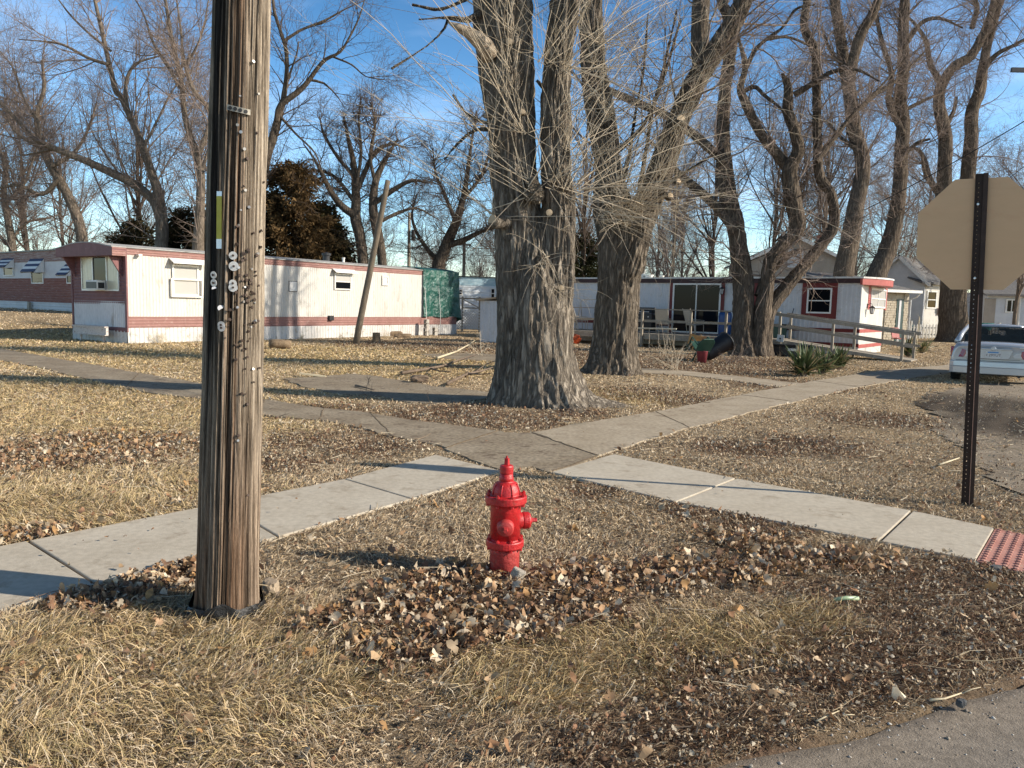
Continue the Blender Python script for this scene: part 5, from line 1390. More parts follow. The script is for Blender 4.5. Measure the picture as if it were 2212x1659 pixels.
    mb = MB(); mb.box((0, .4, .25), (1.5, .6, .1)); mb.tube([(.55, -.02, .20), (.55, .5, .2)], .03, 8); mb.build('underbody', m_plast, t)
    return t
m_silver = pm('car_silver', (.50, .52, .55), (.52, .54, .57), scale=30, rough=.26, metal=.35, coat=.6)
Yc = 18.3; cc = P(2151, 700, Yc); cc.z = 0
FC = Frame(cc, -rad(33)); build_car('silver four-door saloon parked on the dirt, seen from behind', FC, m_silver)
c2 = P(1972, 700, 53); c2.z = 0
build_car('dark teal car standing behind the white picket fence', Frame(c2, rad(70)), pm('car_teal', (.02, .09, .10), (.03, .11, .12), rough=.25, coat=.5), False)
# ---------------------------------------------------------------- things on and around the deck
def on2(u, y, v=700):
    return F2.hy(u, v, y)[0]
def put(t, x, y, z=0, rz=0):
    t.location = F2.W(x, y, z); t.rotation_euler = (0, 0, F2.a + rz); return t
m_beige = pm('sling_beige', (.46, .40, .32), (.52, .46, .37), scale=20, rough=.85, fine=.08)
m_greenp = pm('plastic_green', (.02, .06, .045), (.03, .08, .06), scale=6, rough=.4)
m_orange = pm('plastic_orange', (.42, .06, .015), (.48, .08, .02), scale=8, rough=.5)
m_blue = pm('plastic_blue', (.015, .06, .20), (.02, .08, .25), scale=8, rough=.4)
m_darkb = pm('plastic_navy_black', (.008, .009, .013), (.012, .013, .018), scale=5, rough=.5)
m_pinkp = pm('plastic_dull_red', (.20, .04, .05), (.25, .05, .06), scale=8, rough=.5)
m_oldwood = pm('wood_orange', (.40, .22, .08), (.50, .29, .12), scale=10, rough=.8, fine=.15)

t = put(thing('grill', 'black gas grill with a domed lid behind the deck railing', 'grill'), on2(1395, -.8), -.8, DK)
mb = MB(); a = [(.40 * math.cos(k), .26 * math.sin(k)) for k in np.linspace(0, math.pi, 12)]
mb.prism([(y, z) for y, z in [(-.30, 0), (.30, 0)] + [(.30 * math.cos(k), .28 * math.sin(k)) for k in np.linspace(0, math.pi, 12)]], -.42, .42, Matrix(((0, 0, 1, 0), (1, 0, 0, 0), (0, 1, 0, .82), (0, 0, 0, 1))))
mb.build('lid', m_black, t, bevel=.03)
mb = MB(); mb.bb(-.42, .42, -.28, .28, .55, .81); mb.build('firebox', m_plast, t, bevel=.02)
mb = MB(); mb.bb(-.40, .40, -.25, .25, .05, .53); mb.build('cart', m_black, t, bevel=.01)
for s in (-1, 1): mb = MB(); mb.bb(s * .63 - .2, s * .63 + .2, -.22, .22, .76, .80); mb.build('side_shelf', m_plast, t)
mb = MB(); mb.tube([(-.3, -.34, .9), (.3, -.34, .9)], .018, 8); mb.build('handle', m_alu, t)
for x in (-.25, 0, .25): mb = MB(); mb.lathe([(.03, 0), (.025, .03)], 10, Matrix.Translation((x, -.28, .68)) @ Matrix.Rotation(math.pi / 2, 4, 'X')); mb.build('knob', m_alu, t)

def patio_chair(label, x, y, rz, tilt=0):
    t = put(thing('patio_chair', label, 'chair', group='beige patio chairs on the deck'), x, y, DK, rz)
    mb = MB(); mb.add([(-.26, -.25, .42), (.26, -.25, .42), (.26, .22, .38), (-.26, .22, .38), (-.26, -.25, .435), (.26, -.25, .435), (.26, .22, .395), (-.26, .22, .395)], [(0, 3, 2, 1), (4, 5, 6, 7), (0, 1, 5, 4), (1, 2, 6, 5), (2, 3, 7, 6), (3, 0, 4, 7)]); mb.build('seat', m_beige, t)
    mb = MB(); mb.add([(-.26, .22, .40), (.26, .22, .40), (.26, .42, 1.05), (-.26, .42, 1.05), (-.26, .235, .40), (.26, .235, .40), (.26, .435, 1.05), (-.26, .435, 1.05)], [(0, 3, 2, 1), (4, 5, 6, 7), (0, 1, 5, 4), (1, 2, 6, 5), (2, 3, 7, 6), (3, 0, 4, 7)]); mb.build('backrest', m_beige, t)
    for s in (-1, 1):
        mb = MB(); mb.tube([(s * .28, -.28, 0), (s * .28, -.27, .60), (s * .29, .25, .62)], .016, 6); mb.build('arm_frame', m_beige, t)
        mb = MB(); mb.tube([(s * .28, .15, 0), (s * .28, .24, .5), (s * .275, .44, 1.08)], .016, 6); mb.build('rear_leg', m_beige, t)
patio_chair('beige sling patio chair beside the black grill', on2(1434, -1.3), -1.3, math.pi + .15)
patio_chair('beige sling patio chair turned sideways behind the second big trunk', on2(1254, -1.4), -1.4, 2.3)
patio_chair('beige sling patio chair before the sliding glass door', on2(1500, -.9), -.9, 2.6)
t = put(thing('metal_frame', 'tall beige tube frame standing on the deck left of the second big trunk', 'frame'), on2(1270, -1.0), -1.0, DK)
mb = MB(); mb.tube([(-.5, -.3, 0), (-.42, 0, 1.25), (-.36, 0, 1.36), (-.2, 0, 1.40), (.5, 0, 1.40), (.62, 0, 1.36), (.70, 0, 1.25), (.75, -.3, 0)], .022, 8); mb.build('tube_frame', m_beige, t)
mb = MB(); mb.tube([(-.42, 0, 1.25), (-.6, .5, 0)], .02, 6); mb.tube([(.70, 0, 1.25), (.85, .5, 0)], .02, 6); mb.build('rear_leg', m_beige, t)
t = put(thing('barrel', 'blue plastic barrel on the deck just right of the sliding door', 'barrel'), on2(1566, -1.1), -1.1, DK)
mb = MB(); mb.lathe([(.22, 0), (.25, .06), (.27, .3), (.25, .6), (.27, .8), (.24, .95), (.2, .96)], 20); mb.build('drum', m_blue, t, smooth=True)
mb = MB(); mb.lathe([(.205, .955), (.205, .985), (.05, .99)], 20); mb.build('lid', m_darkb, t)
# pipe stand in front of the deck
m_pipe = pm('pipe_pale', (.50, .45, .34), (.58, .53, .42), scale=8, rough=.6, fine=.1)
x0, x1 = on2(1362, -3.4), on2(1462, -3.4)
t = put(thing('pipe_stand', 'low pale pipe stand with thin legs in front of the deck railing', 'stand'), x0, -3.4)
L = x1 - x0
mb = MB(); mb.tube([(-.1, 0, .78), (L, 0, .82)], .03, 8); mb.build('top_pipe', m_pipe, t)
for f in (.05, .22, .42, .62, .82, .97): mb = MB(); mb.tube([(L * f, 0, .8), (L * f + random.uniform(-.05, .05), random.uniform(-.1, .1), 0)], .014, 6); mb.build('leg', m_wood_grey, t)
# rubbish in front of the deck
def at_px(u, v): p = G(u, v); p.z = 0; return p
t = thing('rubbish_bin', 'large dark rubbish bin toppled on its side at the foot of the crooked tree', 'bin', at_px(1526, 781), 0)
T = Matrix.Translation((0, .2, .20)) @ Matrix.Rotation(rad(24), 4, 'Z') @ Matrix.Rotation(rad(62), 4, 'Y')
mb = MB(); mb.lathe([(.22, -.02), (.24, 0), (.29, .88), (.31, .90), (.31, .95), (.28, .95), (.25, .5)], 24, T @ Matrix.Rotation(0, 4, 'X')); mb.build('tub', m_darkb, t, smooth=True)
mb = MB(); mb.lathe([(.315, .90), (.33, .91), (.33, .94), (.315, .95)], 24, T); mb.build('rim', m_plast, t)
t = thing('plastic_chair', 'dark green plastic chair tipped against the deck beside the bare twiggy bush', 'chair', at_px(1500, 780), rad(200))
T = Matrix.Translation((0, 0, .15)) @ Matrix.Rotation(rad(-38), 4, 'X')
mb = MB(); mb.box((0, 0, .42), (.48, .46, .03)); mb.v = [tuple(T @ Vector(p)) for p in mb.v]; mb.build('seat', m_greenp, t, bevel=.01)
mb = MB(); mb.prism([(-.26, .42), (.26, .42), (.28, .75), (.18, .90), (-.18, .90), (-.28, .75)], .20, .235, Matrix(((1, 0, 0, 0), (0, 0, 1, 0), (0, 1, 0, 0), (0, 0, 0, 1)))); mb.v = [tuple(T @ Vector(p)) for p in mb.v]; mb.build('backrest', m_greenp, t, bevel=.01)
for s in (-1, 1):
    for y in (-.22, .24): mb = MB(); mb.tube([T @ Vector((s * .22, y, .42)), T @ Vector((s * .25, y * 1.15, 0))], [.03, .022], 6); mb.build('leg', m_greenp, t)
    mb = MB(); mb.tube([T @ Vector((s * .26, -.2, .42)), T @ Vector((s * .28, -.18, .64)), T @ Vector((s * .28, .2, .66))], .025, 6); mb.build('armrest', m_greenp, t)
t = thing('plastic_crate', 'orange plastic crate tipped beside the deck, left of the second big trunk', 'crate', F2.W(on2(1243, -3.2), -3.2, .22), 0); t.rotation_euler = (.5, .3, .4)
mb = MB(); mb.bb(-.2, .2, -.15, .15, -.15, -.13)
for k in range(5):
    z = -.13 + k * .06
    mb.bb(-.2, .2, -.15, -.135, z, z + .035); mb.bb(-.2, .2, .135, .15, z, z + .035); mb.bb(-.2, -.185, -.135, .135, z, z + .035); mb.bb(.185, .2, -.135, .135, z, z + .035)
mb.build('basket', m_orange, t)
mb = MB()
for x in (-.195, .195):
    for y in (-.145, .145): mb.bb(x - .012, x + .012, y - .012, y + .012, -.14, .15)
mb.build('corner_post', m_orange, t)
t = thing('wooden_box', 'broken orange-brown wooden box behind the green plastic chair', 'box', F2.W(on2(1503, -3.0), -3.0, .30), F2.a + .4)
mb = MB(); mb.box((0, 0, .1), (.5, .03, .42), Matrix.Rotation(.2, 3, 'Y')); mb.box((.22, .15, .12), (.03, .34, .40)); mb.box((0, .3, .05), (.5, .03, .35)); mb.box((0, .15, -.1), (.5, .32, .03)); mb.build('box_side', m_oldwood, t)
mb = MB(); mb.beam((-.1, -.05, -.3), (.05, -.05, .2), .06); mb.beam((.15, .3, -.3), (.2, .28, .1), .06); mb.build('box_leg', m_oldwood, t)
t = thing('bucket', 'dull red bucket between the green plastic chair and the toppled bin', 'bucket', at_px(1516, 783), 0)
mb = MB(); mb.lathe([(.13, 0), (.17, .34), (.18, .35), (.165, .35), (.125, .03)], 18); mb.build('pail', m_pinkp, t, smooth=True)
mb = MB(); mb.tube([(.175 * math.cos(a), .05, .33 - .16 * math.sin(a)) for a in np.linspace(0, math.pi, 10)], .006, 5); mb.build('handle', m_alu, t)
t = thing('storage_tote', 'black storage tote under the ramp beside the spiky green plant', 'box', F2.W(-1.5, -3.3, 0), F2.a)
mb = MB(); mb.bb(-.8, .8, -.3, .3, 0, .36); mb.build('tub', m_plast, t, bevel=.04)
mb = MB(); mb.bb(-.84, .84, -.33, .33, .361, .42); mb.build('lid', m_black, t, bevel=.02)
mb = MB(); mb.bb(-.05, .25, -.315, -.302, .2, .29); mb.build('label_plate', m_frame, t)
t = thing('notice_board', 'small square white notice on a stake at the deck corner beside the crooked tree', 'notice', F2.W(-2.05, -2.95, 0), F2.a)
mb = MB(); mb.box((0, 0, .62), (.26, .012, .26), Matrix.Rotation(.12, 3, 'Y')); mb.build('board', m_frame, t)
mb = MB(); mb.tube([(0, .02, 0), (0, .02, .6)], .03, 6); mb.build('stake', m_wood_grey, t)
mb = MB(); mb.box((-.01, -.008, .61), (.06, .006, .05)); mb.build('mark', m_black, t)
t = put(thing('storage_bench', 'dark plastic bench box on the deck near the right hand window', 'bench'), on2(1668, -.8), -.8, DK)
mb = MB(); mb.bb(-.5, .5, -.3, .3, 0, .5); mb.build('chest', m_greenp, t, bevel=.02)
mb = MB(); mb.bb(-.53, .53, -.33, .33, .5, .56); mb.build('lid', m_plast, t, bevel=.02)
t = put(thing('broom', 'thin dark broom leaning on the wall left of the red framed window', 'broom'), on2(1706, -.12), -.12, .4)
mb = MB(); mb.tube([(-.12, -.25, .1), (.12, .02, 1.35)], .016, 6); mb.build('handle', m_black, t)
mb = MB(); mb.box((-.14, -.27, .05), (.26, .06, .16)); mb.build('bristles', m_plast, t)
# red folding chair by the stone annex
p = P(1946, 720, 38); 
t = thing('garden_chair', 'small red garden chair in front of the stone annex door', 'chair', (p.x, 38.2, 0), .4)
mb = MB(); mb.box((0, 0, .42), (.5, .45, .04)); mb.build('seat', m_orange if False else m_red_lit, t)
mb = MB(); mb.box((0, .22, .7), (.5, .04, .5), Matrix.Rotation(-.2, 3, 'X')); mb.build('backrest', m_red_lit, t)
for x in (-.22, .22):
    for y in (-.18, .2): mb = MB(); mb.tube([(x, y, .42), (x * 1.1, y * 1.2, 0)], .018, 6); mb.build('leg', m_alu, t)
# striped flag on the bay house
a = FY.W(2.0, -.12, 0); zt = P(2028, 664, 57).z; zb = P(2028, 680, 57).z
t = thing('flag', 'striped red and white flag with a starry blue corner hung on the white bay house', 'flag', (a.x, a.y, zb), FY.a)
H = zt - zb; Wd = 1.25; random.seed(3)
mred = pm('flag_red', (.42, .04, .05), rough=.8); mwh = pm('flag_white', (.66, .65, .62), rough=.8); mbl = pm('flag_blue', (.03, .04, .14), rough=.8)
mb = MB()
for k in range(13):
    mb.mi = k % 2
    for i in range(6):
        x0_, x1_ = -Wd * .5 + Wd * i / 6, -Wd * .5 + Wd * (i + 1) / 6; o0, o1 = .03 * math.sin(i * 1.7), .03 * math.sin((i + 1) * 1.7)
        z0_, z1_ = H * k / 13, H * (k + 1) / 13
        mb.add([(x0_, o0, z0_), (x1_, o1, z0_), (x1_, o1, z1_), (x0_, o0, z1_), (x0_, o0 + .01, z0_), (x1_, o1 + .01, z0_), (x1_, o1 + .01, z1_), (x0_, o0 + .01, z1_)], [(0, 1, 2, 3), (7, 6, 5, 4)])
cl = mb.build('cloth', [mred, mwh], t)
mb = MB(); mb.box((-Wd * .30, -.05, H * .73), (Wd * .4, .02, H * .54)); cn = mb.build('canton', mbl, cl)
mb = MB()
for i in range(5):
    for j in range(4): mb.box((-Wd * .30 + (i - 2) * Wd * .07, -.062, H * .73 + (j - 1.5) * H * .12), (.03, .004, .03), Matrix.Rotation(.785, 3, 'Y'))
mb.build('stars', mwh, cn)
# green barrow-like planter beyond the car
p = P(2122, 688, 49); t = thing('planter', 'teal garden tub with plants showing above the parked car roof', 'planter', (p.x, 49, 0), 0)
mb = MB(); mb.lathe([(.5, .75), (.65, 1.15), (.68, 1.2), (.5, 1.2)], 16); mb.build('tub', pm('tub_teal', (.03, .22, .20), (.05, .28, .25), rough=.5), t)
for x, y in ((-.4, -.4), (.4, -.4), (-.4, .4), (.4, .4)): mb = MB(); mb.tube([(x * .8, y * .8, .8), (x, y, 0)], .05, 6); mb.build('leg', m_wood_grey, t)

# ---------------------------------------------------------------- yuccas
m_yucca = col_mat('yucca_leaf', .5, .4, .15)
def yucca(label, c, R, n, seed, H=1.0):
    rg = np.random.default_rng(seed)
    az = rg.uniform(0, 2 * np.pi, n); el = np.clip(rg.beta(1.6, 1.5, n) * 1.45, .06, 1.5); L = R * rg.uniform(.6, 1.05, n); w = R * .040 * rg.uniform(.7, 1.2, n)
    K = 6; tt = np.linspace(0, 1, K); V = np.zeros((n, K, 3, 3)); col = np.zeros((n, K, 3, 3))
    pos = np.zeros((n, 3)); pos[:, 0] = rg.normal(0, .06, n); pos[:, 1] = rg.normal(0, .06, n); pos[:, 2] = rg.uniform(.02, .18, n) * H
    green = np.array([.045, .075, .03]); pale = np.array([.16, .19, .08]); dead = np.array([.30, .23, .13])
    kind = rg.uniform(0, 1, n)
    bc = np.where((kind < .18)[:, None], dead, green * (1 - rg.uniform(0, 1, n)[:, None] * .8) + pale * rg.uniform(0, .8, n)[:, None])
    for k in range(K):
        e = el - (tt[k] ** 1.5) * rg.uniform(.1, .6, n) * (1.3 - el)
        if k: step = L / (K - 1); pos = pos + np.stack([np.cos(az) * np.cos(e) * step, np.sin(az) * np.cos(e) * step, np.sin(e) * step * H], -1)
        pos[:, 2] = np.maximum(pos[:, 2], .015)
        s = np.stack([-np.sin(az), np.cos(az), 0 * az], -1); ww = (w * (1 - tt[k] ** 2.2) * (.75 + .5 * min(tt[k] * 3, 1)))[:, None]
        V[:, k, 0] = pos - s * ww; V[:, k, 2] = pos + s * ww; V[:, k, 1] = pos + np.array([0, 0, -1]) * ww * .35
        col[:, k] = (bc * (.9 + .25 * tt[k]))[:, None]
    idx = np.arange(n * K * 3).reshape(n, K, 3)
    F = np.concatenate([np.stack([idx[:, :-1, a], idx[:, :-1, a + 1], idx[:, 1:, a + 1], idx[:, 1:, a]], -1).reshape(-1, 4) for a in (0, 1)])
    t = thing('yucca_plant', label, 'plant', c, 0, 'yucca plants along the ramp')
    mesh_np('leaves', V.reshape(-1, 3), F, m_yucca, t, col=col.reshape(-1, 3), smooth=True)
    mb = MB(); mb.lathe([(.10, -.05), (.09, .12), (.05, .2)], 10); mb.build('stem', m_stickd, t)
c = at_px(1735, 812); yucca('largest spiky green yucca on the verge, nearest the pavement', c, .80, 150, 1)
c = at_px(1775, 806); yucca('second green yucca tucked close behind the largest one', c, .75, 110, 2)
c = at_px(1812, 796); yucca('darker low yucca between the ramp and the pavement', c, .70, 100, 3)
c = at_px(1962, 770); yucca('small yucca beyond the end of the ramp, left of the thin stake', c, .75, 80, 4)
c = at_px(1992, 762); yucca('small straggly yucca right of the thin stake, near the picket fence', c, .70, 60, 5)
p = at_px(1978, 768); mb = MB(); mb.tube([p, p + Vector((.02, 0, 1.0)), p + Vector((.05, .03, 1.55))], [.022, .02, .015], 6); o = mb.build('garden_stake', m_stick); tag(o, 'thin pale stake standing between the two small yuccas', 'stake')
mb = MB(); a = at_px(1985, 735); b = at_px(2030, 742)
stick('stick', 'pale bare branch lying on the grass below the picket fence', [(1998, 753), (2020, 751), (2038, 754)], .05, m_stick, .06)

# ---------------------------------------------------------------- wires and far poles
m_wire = pm('wire_black', (.015, .015, .016), rough=.6)
def wire(label, a, b, r=.012, sag=.4):
    n = 16; pts = [a + (b - a) * (i / n) - Vector((0, 0, sag * 4 * (i / n) * (1 - i / n))) for i in range(n + 1)]
    mb = MB(); mb.tube(pts, r, 5); o = mb.build('overhead_wire', m_wire); tag(o, label, 'wire', 'overhead wires')
wire('thick overhead cable descending leftwards behind the road sign, upper one', P(2330, 190, 30), P(1560, 585, 46), .022, .6)
wire('thin overhead cable descending leftwards behind the road sign, lower one', P(2330, 265, 30), P(1860, 600, 50), .014, .4)
wire('fine bright wire running down from the top right corner, left of its pair', P(2085, -40, 26), P(2300, 230, 30), .009, .1)
wire('fine bright wire running down from the top right corner, right of its pair', P(2122, -40, 26), P(2330, 210, 30), .009, .1)
wire('level overhead wire low behind the red trimmed home, upper of two', P(900, 531, 60), P(1900, 541, 60), .020, .3)
wire('level overhead wire low behind the red trimmed home, lower of two', P(900, 546, 60), P(1900, 556, 60), .020, .3)
wire('drooping service cable from the roof of the red trimmed home to the tree behind', P(1380, 572, 34), P(1640, 548, 40), .018, .35)
def far_pole(label, u, vt, Y, w):
    b_ = P(u, 700, Y); tp = P(u, vt, Y)
    t = thing('utility_pole', label, 'utility pole', (b_.x, Y, 0), 0, 'far utility poles')
    mb = MB(); mb.tube([(0, 0, 0), (0, 0, tp.z)], [w, w * .7], 10); mb.build('pole_body', m_wood_grey, t); return t, tp.z
t, h = far_pole('pale thin far utility pole left of the crooked trunk, behind the pink trimmed home', 882, 459, 62, .16)
mb = MB(); mb.lathe([(.16, h - 2.2), (.18, h - 2.1), (.18, h - 1.4), (.12, h - 1.35)], 10, Matrix.Translation((.35, -.1, 0))); mb.build('transformer', m_plast, t)
t, h = far_pole('dark far utility pole rising behind the green tarp', 1000, 515, 55, .15)
mb = MB(); mb.bb(-.5, .5, -.05, .05, h - .5, h - .4); mb.build('crossarm', m_wood_grey, t)
t, h = far_pole('tall utility pole outside the right edge whose crossarm pokes into view', 2262, 100, 34, .16)
mb = MB(); a = P(2180, 153, 34); mb.bb(a.x - t.location.x, 1.4, -.2, -.08, a.z - .09, a.z + .09); mb.build('crossarm', m_plast, t)
for x in (-.9,): mb = MB(); mb.lathe([(.05, a.z + .09), (.07, a.z + .14), (.04, a.z + .22)], 8, Matrix.Translation((x, -.14, 0))); mb.build('insulator', m_plast, t)
# ================================================================== TREES
def catmull(pts, per):
    pts = np.asarray(pts, float); p = np.vstack([2 * pts[0] - pts[1], pts, 2 * pts[-1] - pts[-2]]); out = []
    for i in range(1, len(p) - 2):
        for k in range(per):
            t = k / per; a, b, c, d = p[i - 1], p[i], p[i + 1], p[i + 2]
            out.append(.5 * (2 * b + (c - a) * t + (2 * a - 5 * b + 4 * c - d) * t * t + (3 * b - a - 3 * c + d) * t ** 3))
    out.append(pts[-1]); return np.array(out)

def norm(v): return v / np.maximum(np.linalg.norm(v, axis=-1, keepdims=True), 1e-9)

def tubes(Pn, R, S):
    """Pn (N,K,3), R (N,K) -> verts, quads"""
    N, K, _ = Pn.shape
    T = np.empty_like(Pn); T[:, 1:-1] = Pn[:, 2:] - Pn[:, :-2]; T[:, 0] = Pn[:, 1] - Pn[:, 0]; T[:, -1] = Pn[:, -1] - Pn[:, -2]; T = norm(T)
    mean = norm(Pn[:, -1] - Pn[:, 0]); ref = np.where(np.abs(mean[:, 2:3]) > .85, np.array([[1., 0, 0]]), np.array([[0, 0, 1.]]))
    A = norm(np.cross(T, ref[:, None, :])); B = np.cross(T, A)
    th = np.arange(S) * 2 * np.pi / S
    V = Pn[:, :, None, :] + (A[:, :, None, :] * np.cos(th)[None, None, :, None] + B[:, :, None, :] * np.sin(th)[None, None, :, None]) * R[:, :, None, None]
    i = np.arange(N * K * S).reshape(N, K, S); j = np.roll(i, -1, 2)
    return V.reshape(-1, 3), np.stack([i[:, :-1], j[:, :-1], j[:, 1:], i[:, 1:]], -1).reshape(-1, 4)

def sprout(rg, Pn, R, n, L, ang, K, rf, rmax, wig, up, t0=.15, t1=1.0, zmin=-9, droop=0.0, w=None, rmin=.0):
    """n side branches grown from the branches Pn (N,K,3); up bends them skyward, droop pulls the ends down"""
    N, K0, _ = Pn.shape
    ln = np.linalg.norm(np.diff(Pn, axis=1), axis=2).sum(1)
    pr = ln if w is None else ln * w
    par = rg.choice(N, n * 2, p=pr / pr.sum()); t = rg.uniform(t0, t1, n * 2)
    x = t * (K0 - 1); i = np.minimum(x.astype(int), K0 - 2); f = (x - i)[:, None]
    base = Pn[par, i] * (1 - f) + Pn[par, i + 1] * f
    ok = np.nonzero(base[:, 2] > zmin)[0][:n]; par, t, i, f, base = par[ok], t[ok], i[ok], f[ok], base[ok]; n = len(ok)
    d = norm(Pn[par, i + 1] - Pn[par, i]); r0 = R[par, i] * (1 - f[:, 0]) + R[par, i + 1] * f[:, 0]
    rnd = rg.normal(size=(n, 3)); perp = norm(rnd - d * (rnd * d).sum(1, keepdims=True))
    a = np.radians(rg.uniform(ang[0], ang[1], n))[:, None]
    dr = norm(d * np.cos(a) + perp * np.sin(a))
    length = rg.uniform(L[0], L[1], n) * (1.15 - .5 * t); seg = (length / (K - 1))[:, None]
    rr = np.clip(r0 * rf, rmin, rmax)
    out = np.zeros((n, K, 3)); out[:, 0] = base - dr * (r0 * .3)[:, None]
    for k in range(1, K):
        dr = norm(dr + rg.normal(size=(n, 3)) * wig + np.array([0, 0, up - droop * k / K]))
        out[:, k] = out[:, k - 1] + dr * seg
    taper = 1 - .78 * np.linspace(0, 1, K)
    return out, rr[:, None] * taper[None, :]

def limb_pts(pts, Y, dy, base):
    n = len(pts); P3 = []; R = []
    for k, (u, v, w) in enumerate(pts):
        yy = Y + dy * (k / max(n - 1, 1)) ** 1.2
        p = P(u, v, yy) - base; P3.append(p[:]); R.append(max(w, .6) * .5 * yy / LENS_F)
    return np.array(P3), np.array(R)

def bark_tube(pts, R, sides, step, amp, freq, flare=0.0, seed=0, lump_=0.06, roots=5):
    """a trunk with furrowed bark as real relief"""
    c = catmull(np.c_[pts, R], max(2, int(np.linalg.norm(np.diff(pts, axis=0), axis=1).mean() / step)))
    Pn, r = c[:, :3], c[:, 3]; K = len(Pn)
    T = np.gradient(Pn, axis=0); T = norm(T)
    A = np.zeros_like(Pn); a = np.array([1., 0, 0])
    for k in range(K): a = a - T[k] * a.dot(T[k]); a = a / np.linalg.norm(a); A[k] = a
    B = np.cross(T, A); s = np.r_[0, np.cumsum(np.linalg.norm(np.diff(Pn, axis=0), axis=1))]
    th = np.linspace(0, 2 * np.pi, sides, endpoint=False); TH, SS = np.meshgrid(th, s); RR = np.repeat(r[:, None], sides, 1)
    q = np.stack([np.cos(TH) * RR * freq, np.sin(TH) * RR * freq, SS * freq * .20], -1) + seed * 7.3
    wob = (fnoise(np.stack([np.cos(TH) * 1.5, np.sin(TH) * 1.5, SS * .8], -1) + seed, seed + 2) - .5)
    w2_ = fnoise(np.stack([np.cos(TH) * 5, np.sin(TH) * 5, SS * 2.6], -1) + seed * 3, seed + 9, 2) - .5
    q[..., 0] += wob * 1.5 + w2_ * 1.6; q[..., 1] += w2_ * 1.2; q[..., 2] += (vnoise(np.stack([np.cos(TH) * 9, np.sin(TH) * 9, SS * .1], -1), seed + 11) - .5) * 2.4
    n1 = fnoise(q, seed, 2); n2 = fnoise(q * 2.3, seed + 5, 2)
    rel = (1 - np.abs(2 * n1 - 1) * 2.2) * .7 + (1 - np.abs(2 * n2 - 1) * 2) * .3
    rad_ = RR * (1 + 2 * lump_ * wob) - amp * np.clip(rel, -.4, 1)
    if flare:
        z = Pn[:, 2][:, None]; e = np.exp(-np.clip(z, -.2, 9) / .38)
        rad_ = rad_ * (1 + flare * e * (.55 + .45 * np.cos(TH * roots + 1.3 * np.sin(TH * 2 + seed)) + .5 * np.clip(np.cos(TH * 2 - .3 + seed), 0, 1)))
    V = Pn[:, None, :] + (A[:, None, :] * np.cos(TH)[..., None] + B[:, None, :] * np.sin(TH)[..., None]) * rad_[..., None]
    i = np.arange(K * sides).reshape(K, sides); j = np.roll(i, -1, 1)
    return V.reshape(-1, 3), np.stack([i[:-1], j[:-1], j[1:], i[1:]], -1).reshape(-1, 4)

def join(parts):
    V = []; F = []; k = 0
    for v, f in parts: V.append(v); F.append(f + k); k += len(v)
    return np.concatenate(V), np.concatenate(F)

def resample(pts, R, K):
    c = catmull(np.c_[pts, R], 6); s = np.r_[0, np.cumsum(np.linalg.norm(np.diff(c[:, :3], axis=0), axis=1))]
    u = np.linspace(0, s[-1], K); return np.stack([np.interp(u, s, c[:, k]) for k in range(4)], -1)

m_bark1 = bark_mat('bark_maple', (.075, .060, .047), (.33, .285, .23), 1.0, 9)
m_barkm = bark_mat('bark_brown', (.05, .04, .032), (.245, .205, .16), 1.0, 9)
m_bark2 = bark_mat('bark_dark', (.045, .035, .028), (.185, .148, .113), .9, 8)
m_barkf = bark_mat('bark_far', (.10, .08, .062), (.25, .205, .16), .7, 7)
m_twigp = pm('twig_pale', (.42, .35, .255), (.54, .46, .35), scale=3, rough=.8, spec=.25)
m_twig = pm('twig_brown', (.20, .155, .13), (.29, .23, .19), scale=2, rough=.85, spec=.2)
m_twigd = pm('twig_dark', (.085, .062, .05), (.15, .115, .09), scale=2, rough=.85, spec=.2)

def tree(name, label, cat, base, trunk, limbs, Y, mb_, mt, lv, seed, group=None, sides=14, step=.3, amp=.02, freq=7, flare=.5, zmin=2.0, K=26, thick=None):
    """trunk / limbs: [(points (u, v, width), depth drift)]; lv: list of growth levels"""
    rg = np.random.default_rng(seed)
    t = thing(name, label, cat, base, 0, group)
    parts = []; LP = []
    for k, (pts, dy) in enumerate(trunk):
        p, r = limb_pts(pts, Y, dy, base); parts.append(bark_tube(p, r, sides, step, amp, freq, flare, seed + k)); LP.append(resample(p, r, K))
    V, F = join(parts); mesh_np('trunk', V, F, mb_, t, smooth=True)
    parts = []
    for k, (pts, dy) in enumerate(limbs):
        p, r = limb_pts(pts, Y, dy, base)
        if len(p) < 3: p = np.vstack([p[0], (p[0] + p[1]) / 2, p[1]]); r = np.array([r[0], (r[0] + r[1]) / 2, r[1]])
        c = resample(p, r, K); LP.append(c); parts.append(bark_tube(p, r, max(6, sides // 2), step, amp * .5, freq * 1.3, 0, seed + 40 + k))
    if parts: V, F = join(parts); mesh_np('limbs', V, F, mb_, t, smooth=True)
    A = np.array(LP); Pn, R = A[..., :3], A[..., 3]
    grown = [(Pn, R)]; out = []
    for q in lv:
        src = grown[q.get('src', -1)]
        g = sprout(rg, src[0], src[1], q['n'], q['L'], q['a'], q['K'], q.get('rf', .5), q['r'], q['wig'], q.get('up', 0), q.get('t0', .1), q.get('t1', 1), q.get('zmin', zmin - 1), q.get('droop', 0), rmin=q.get('rmin', 0))
        grown.append(g); out.append(tubes(g[0], g[1], q.get('S', 4)))
    V, F = join(out); mesh_np('crown', V, F, mt, t, smooth=True)
    return t, grown

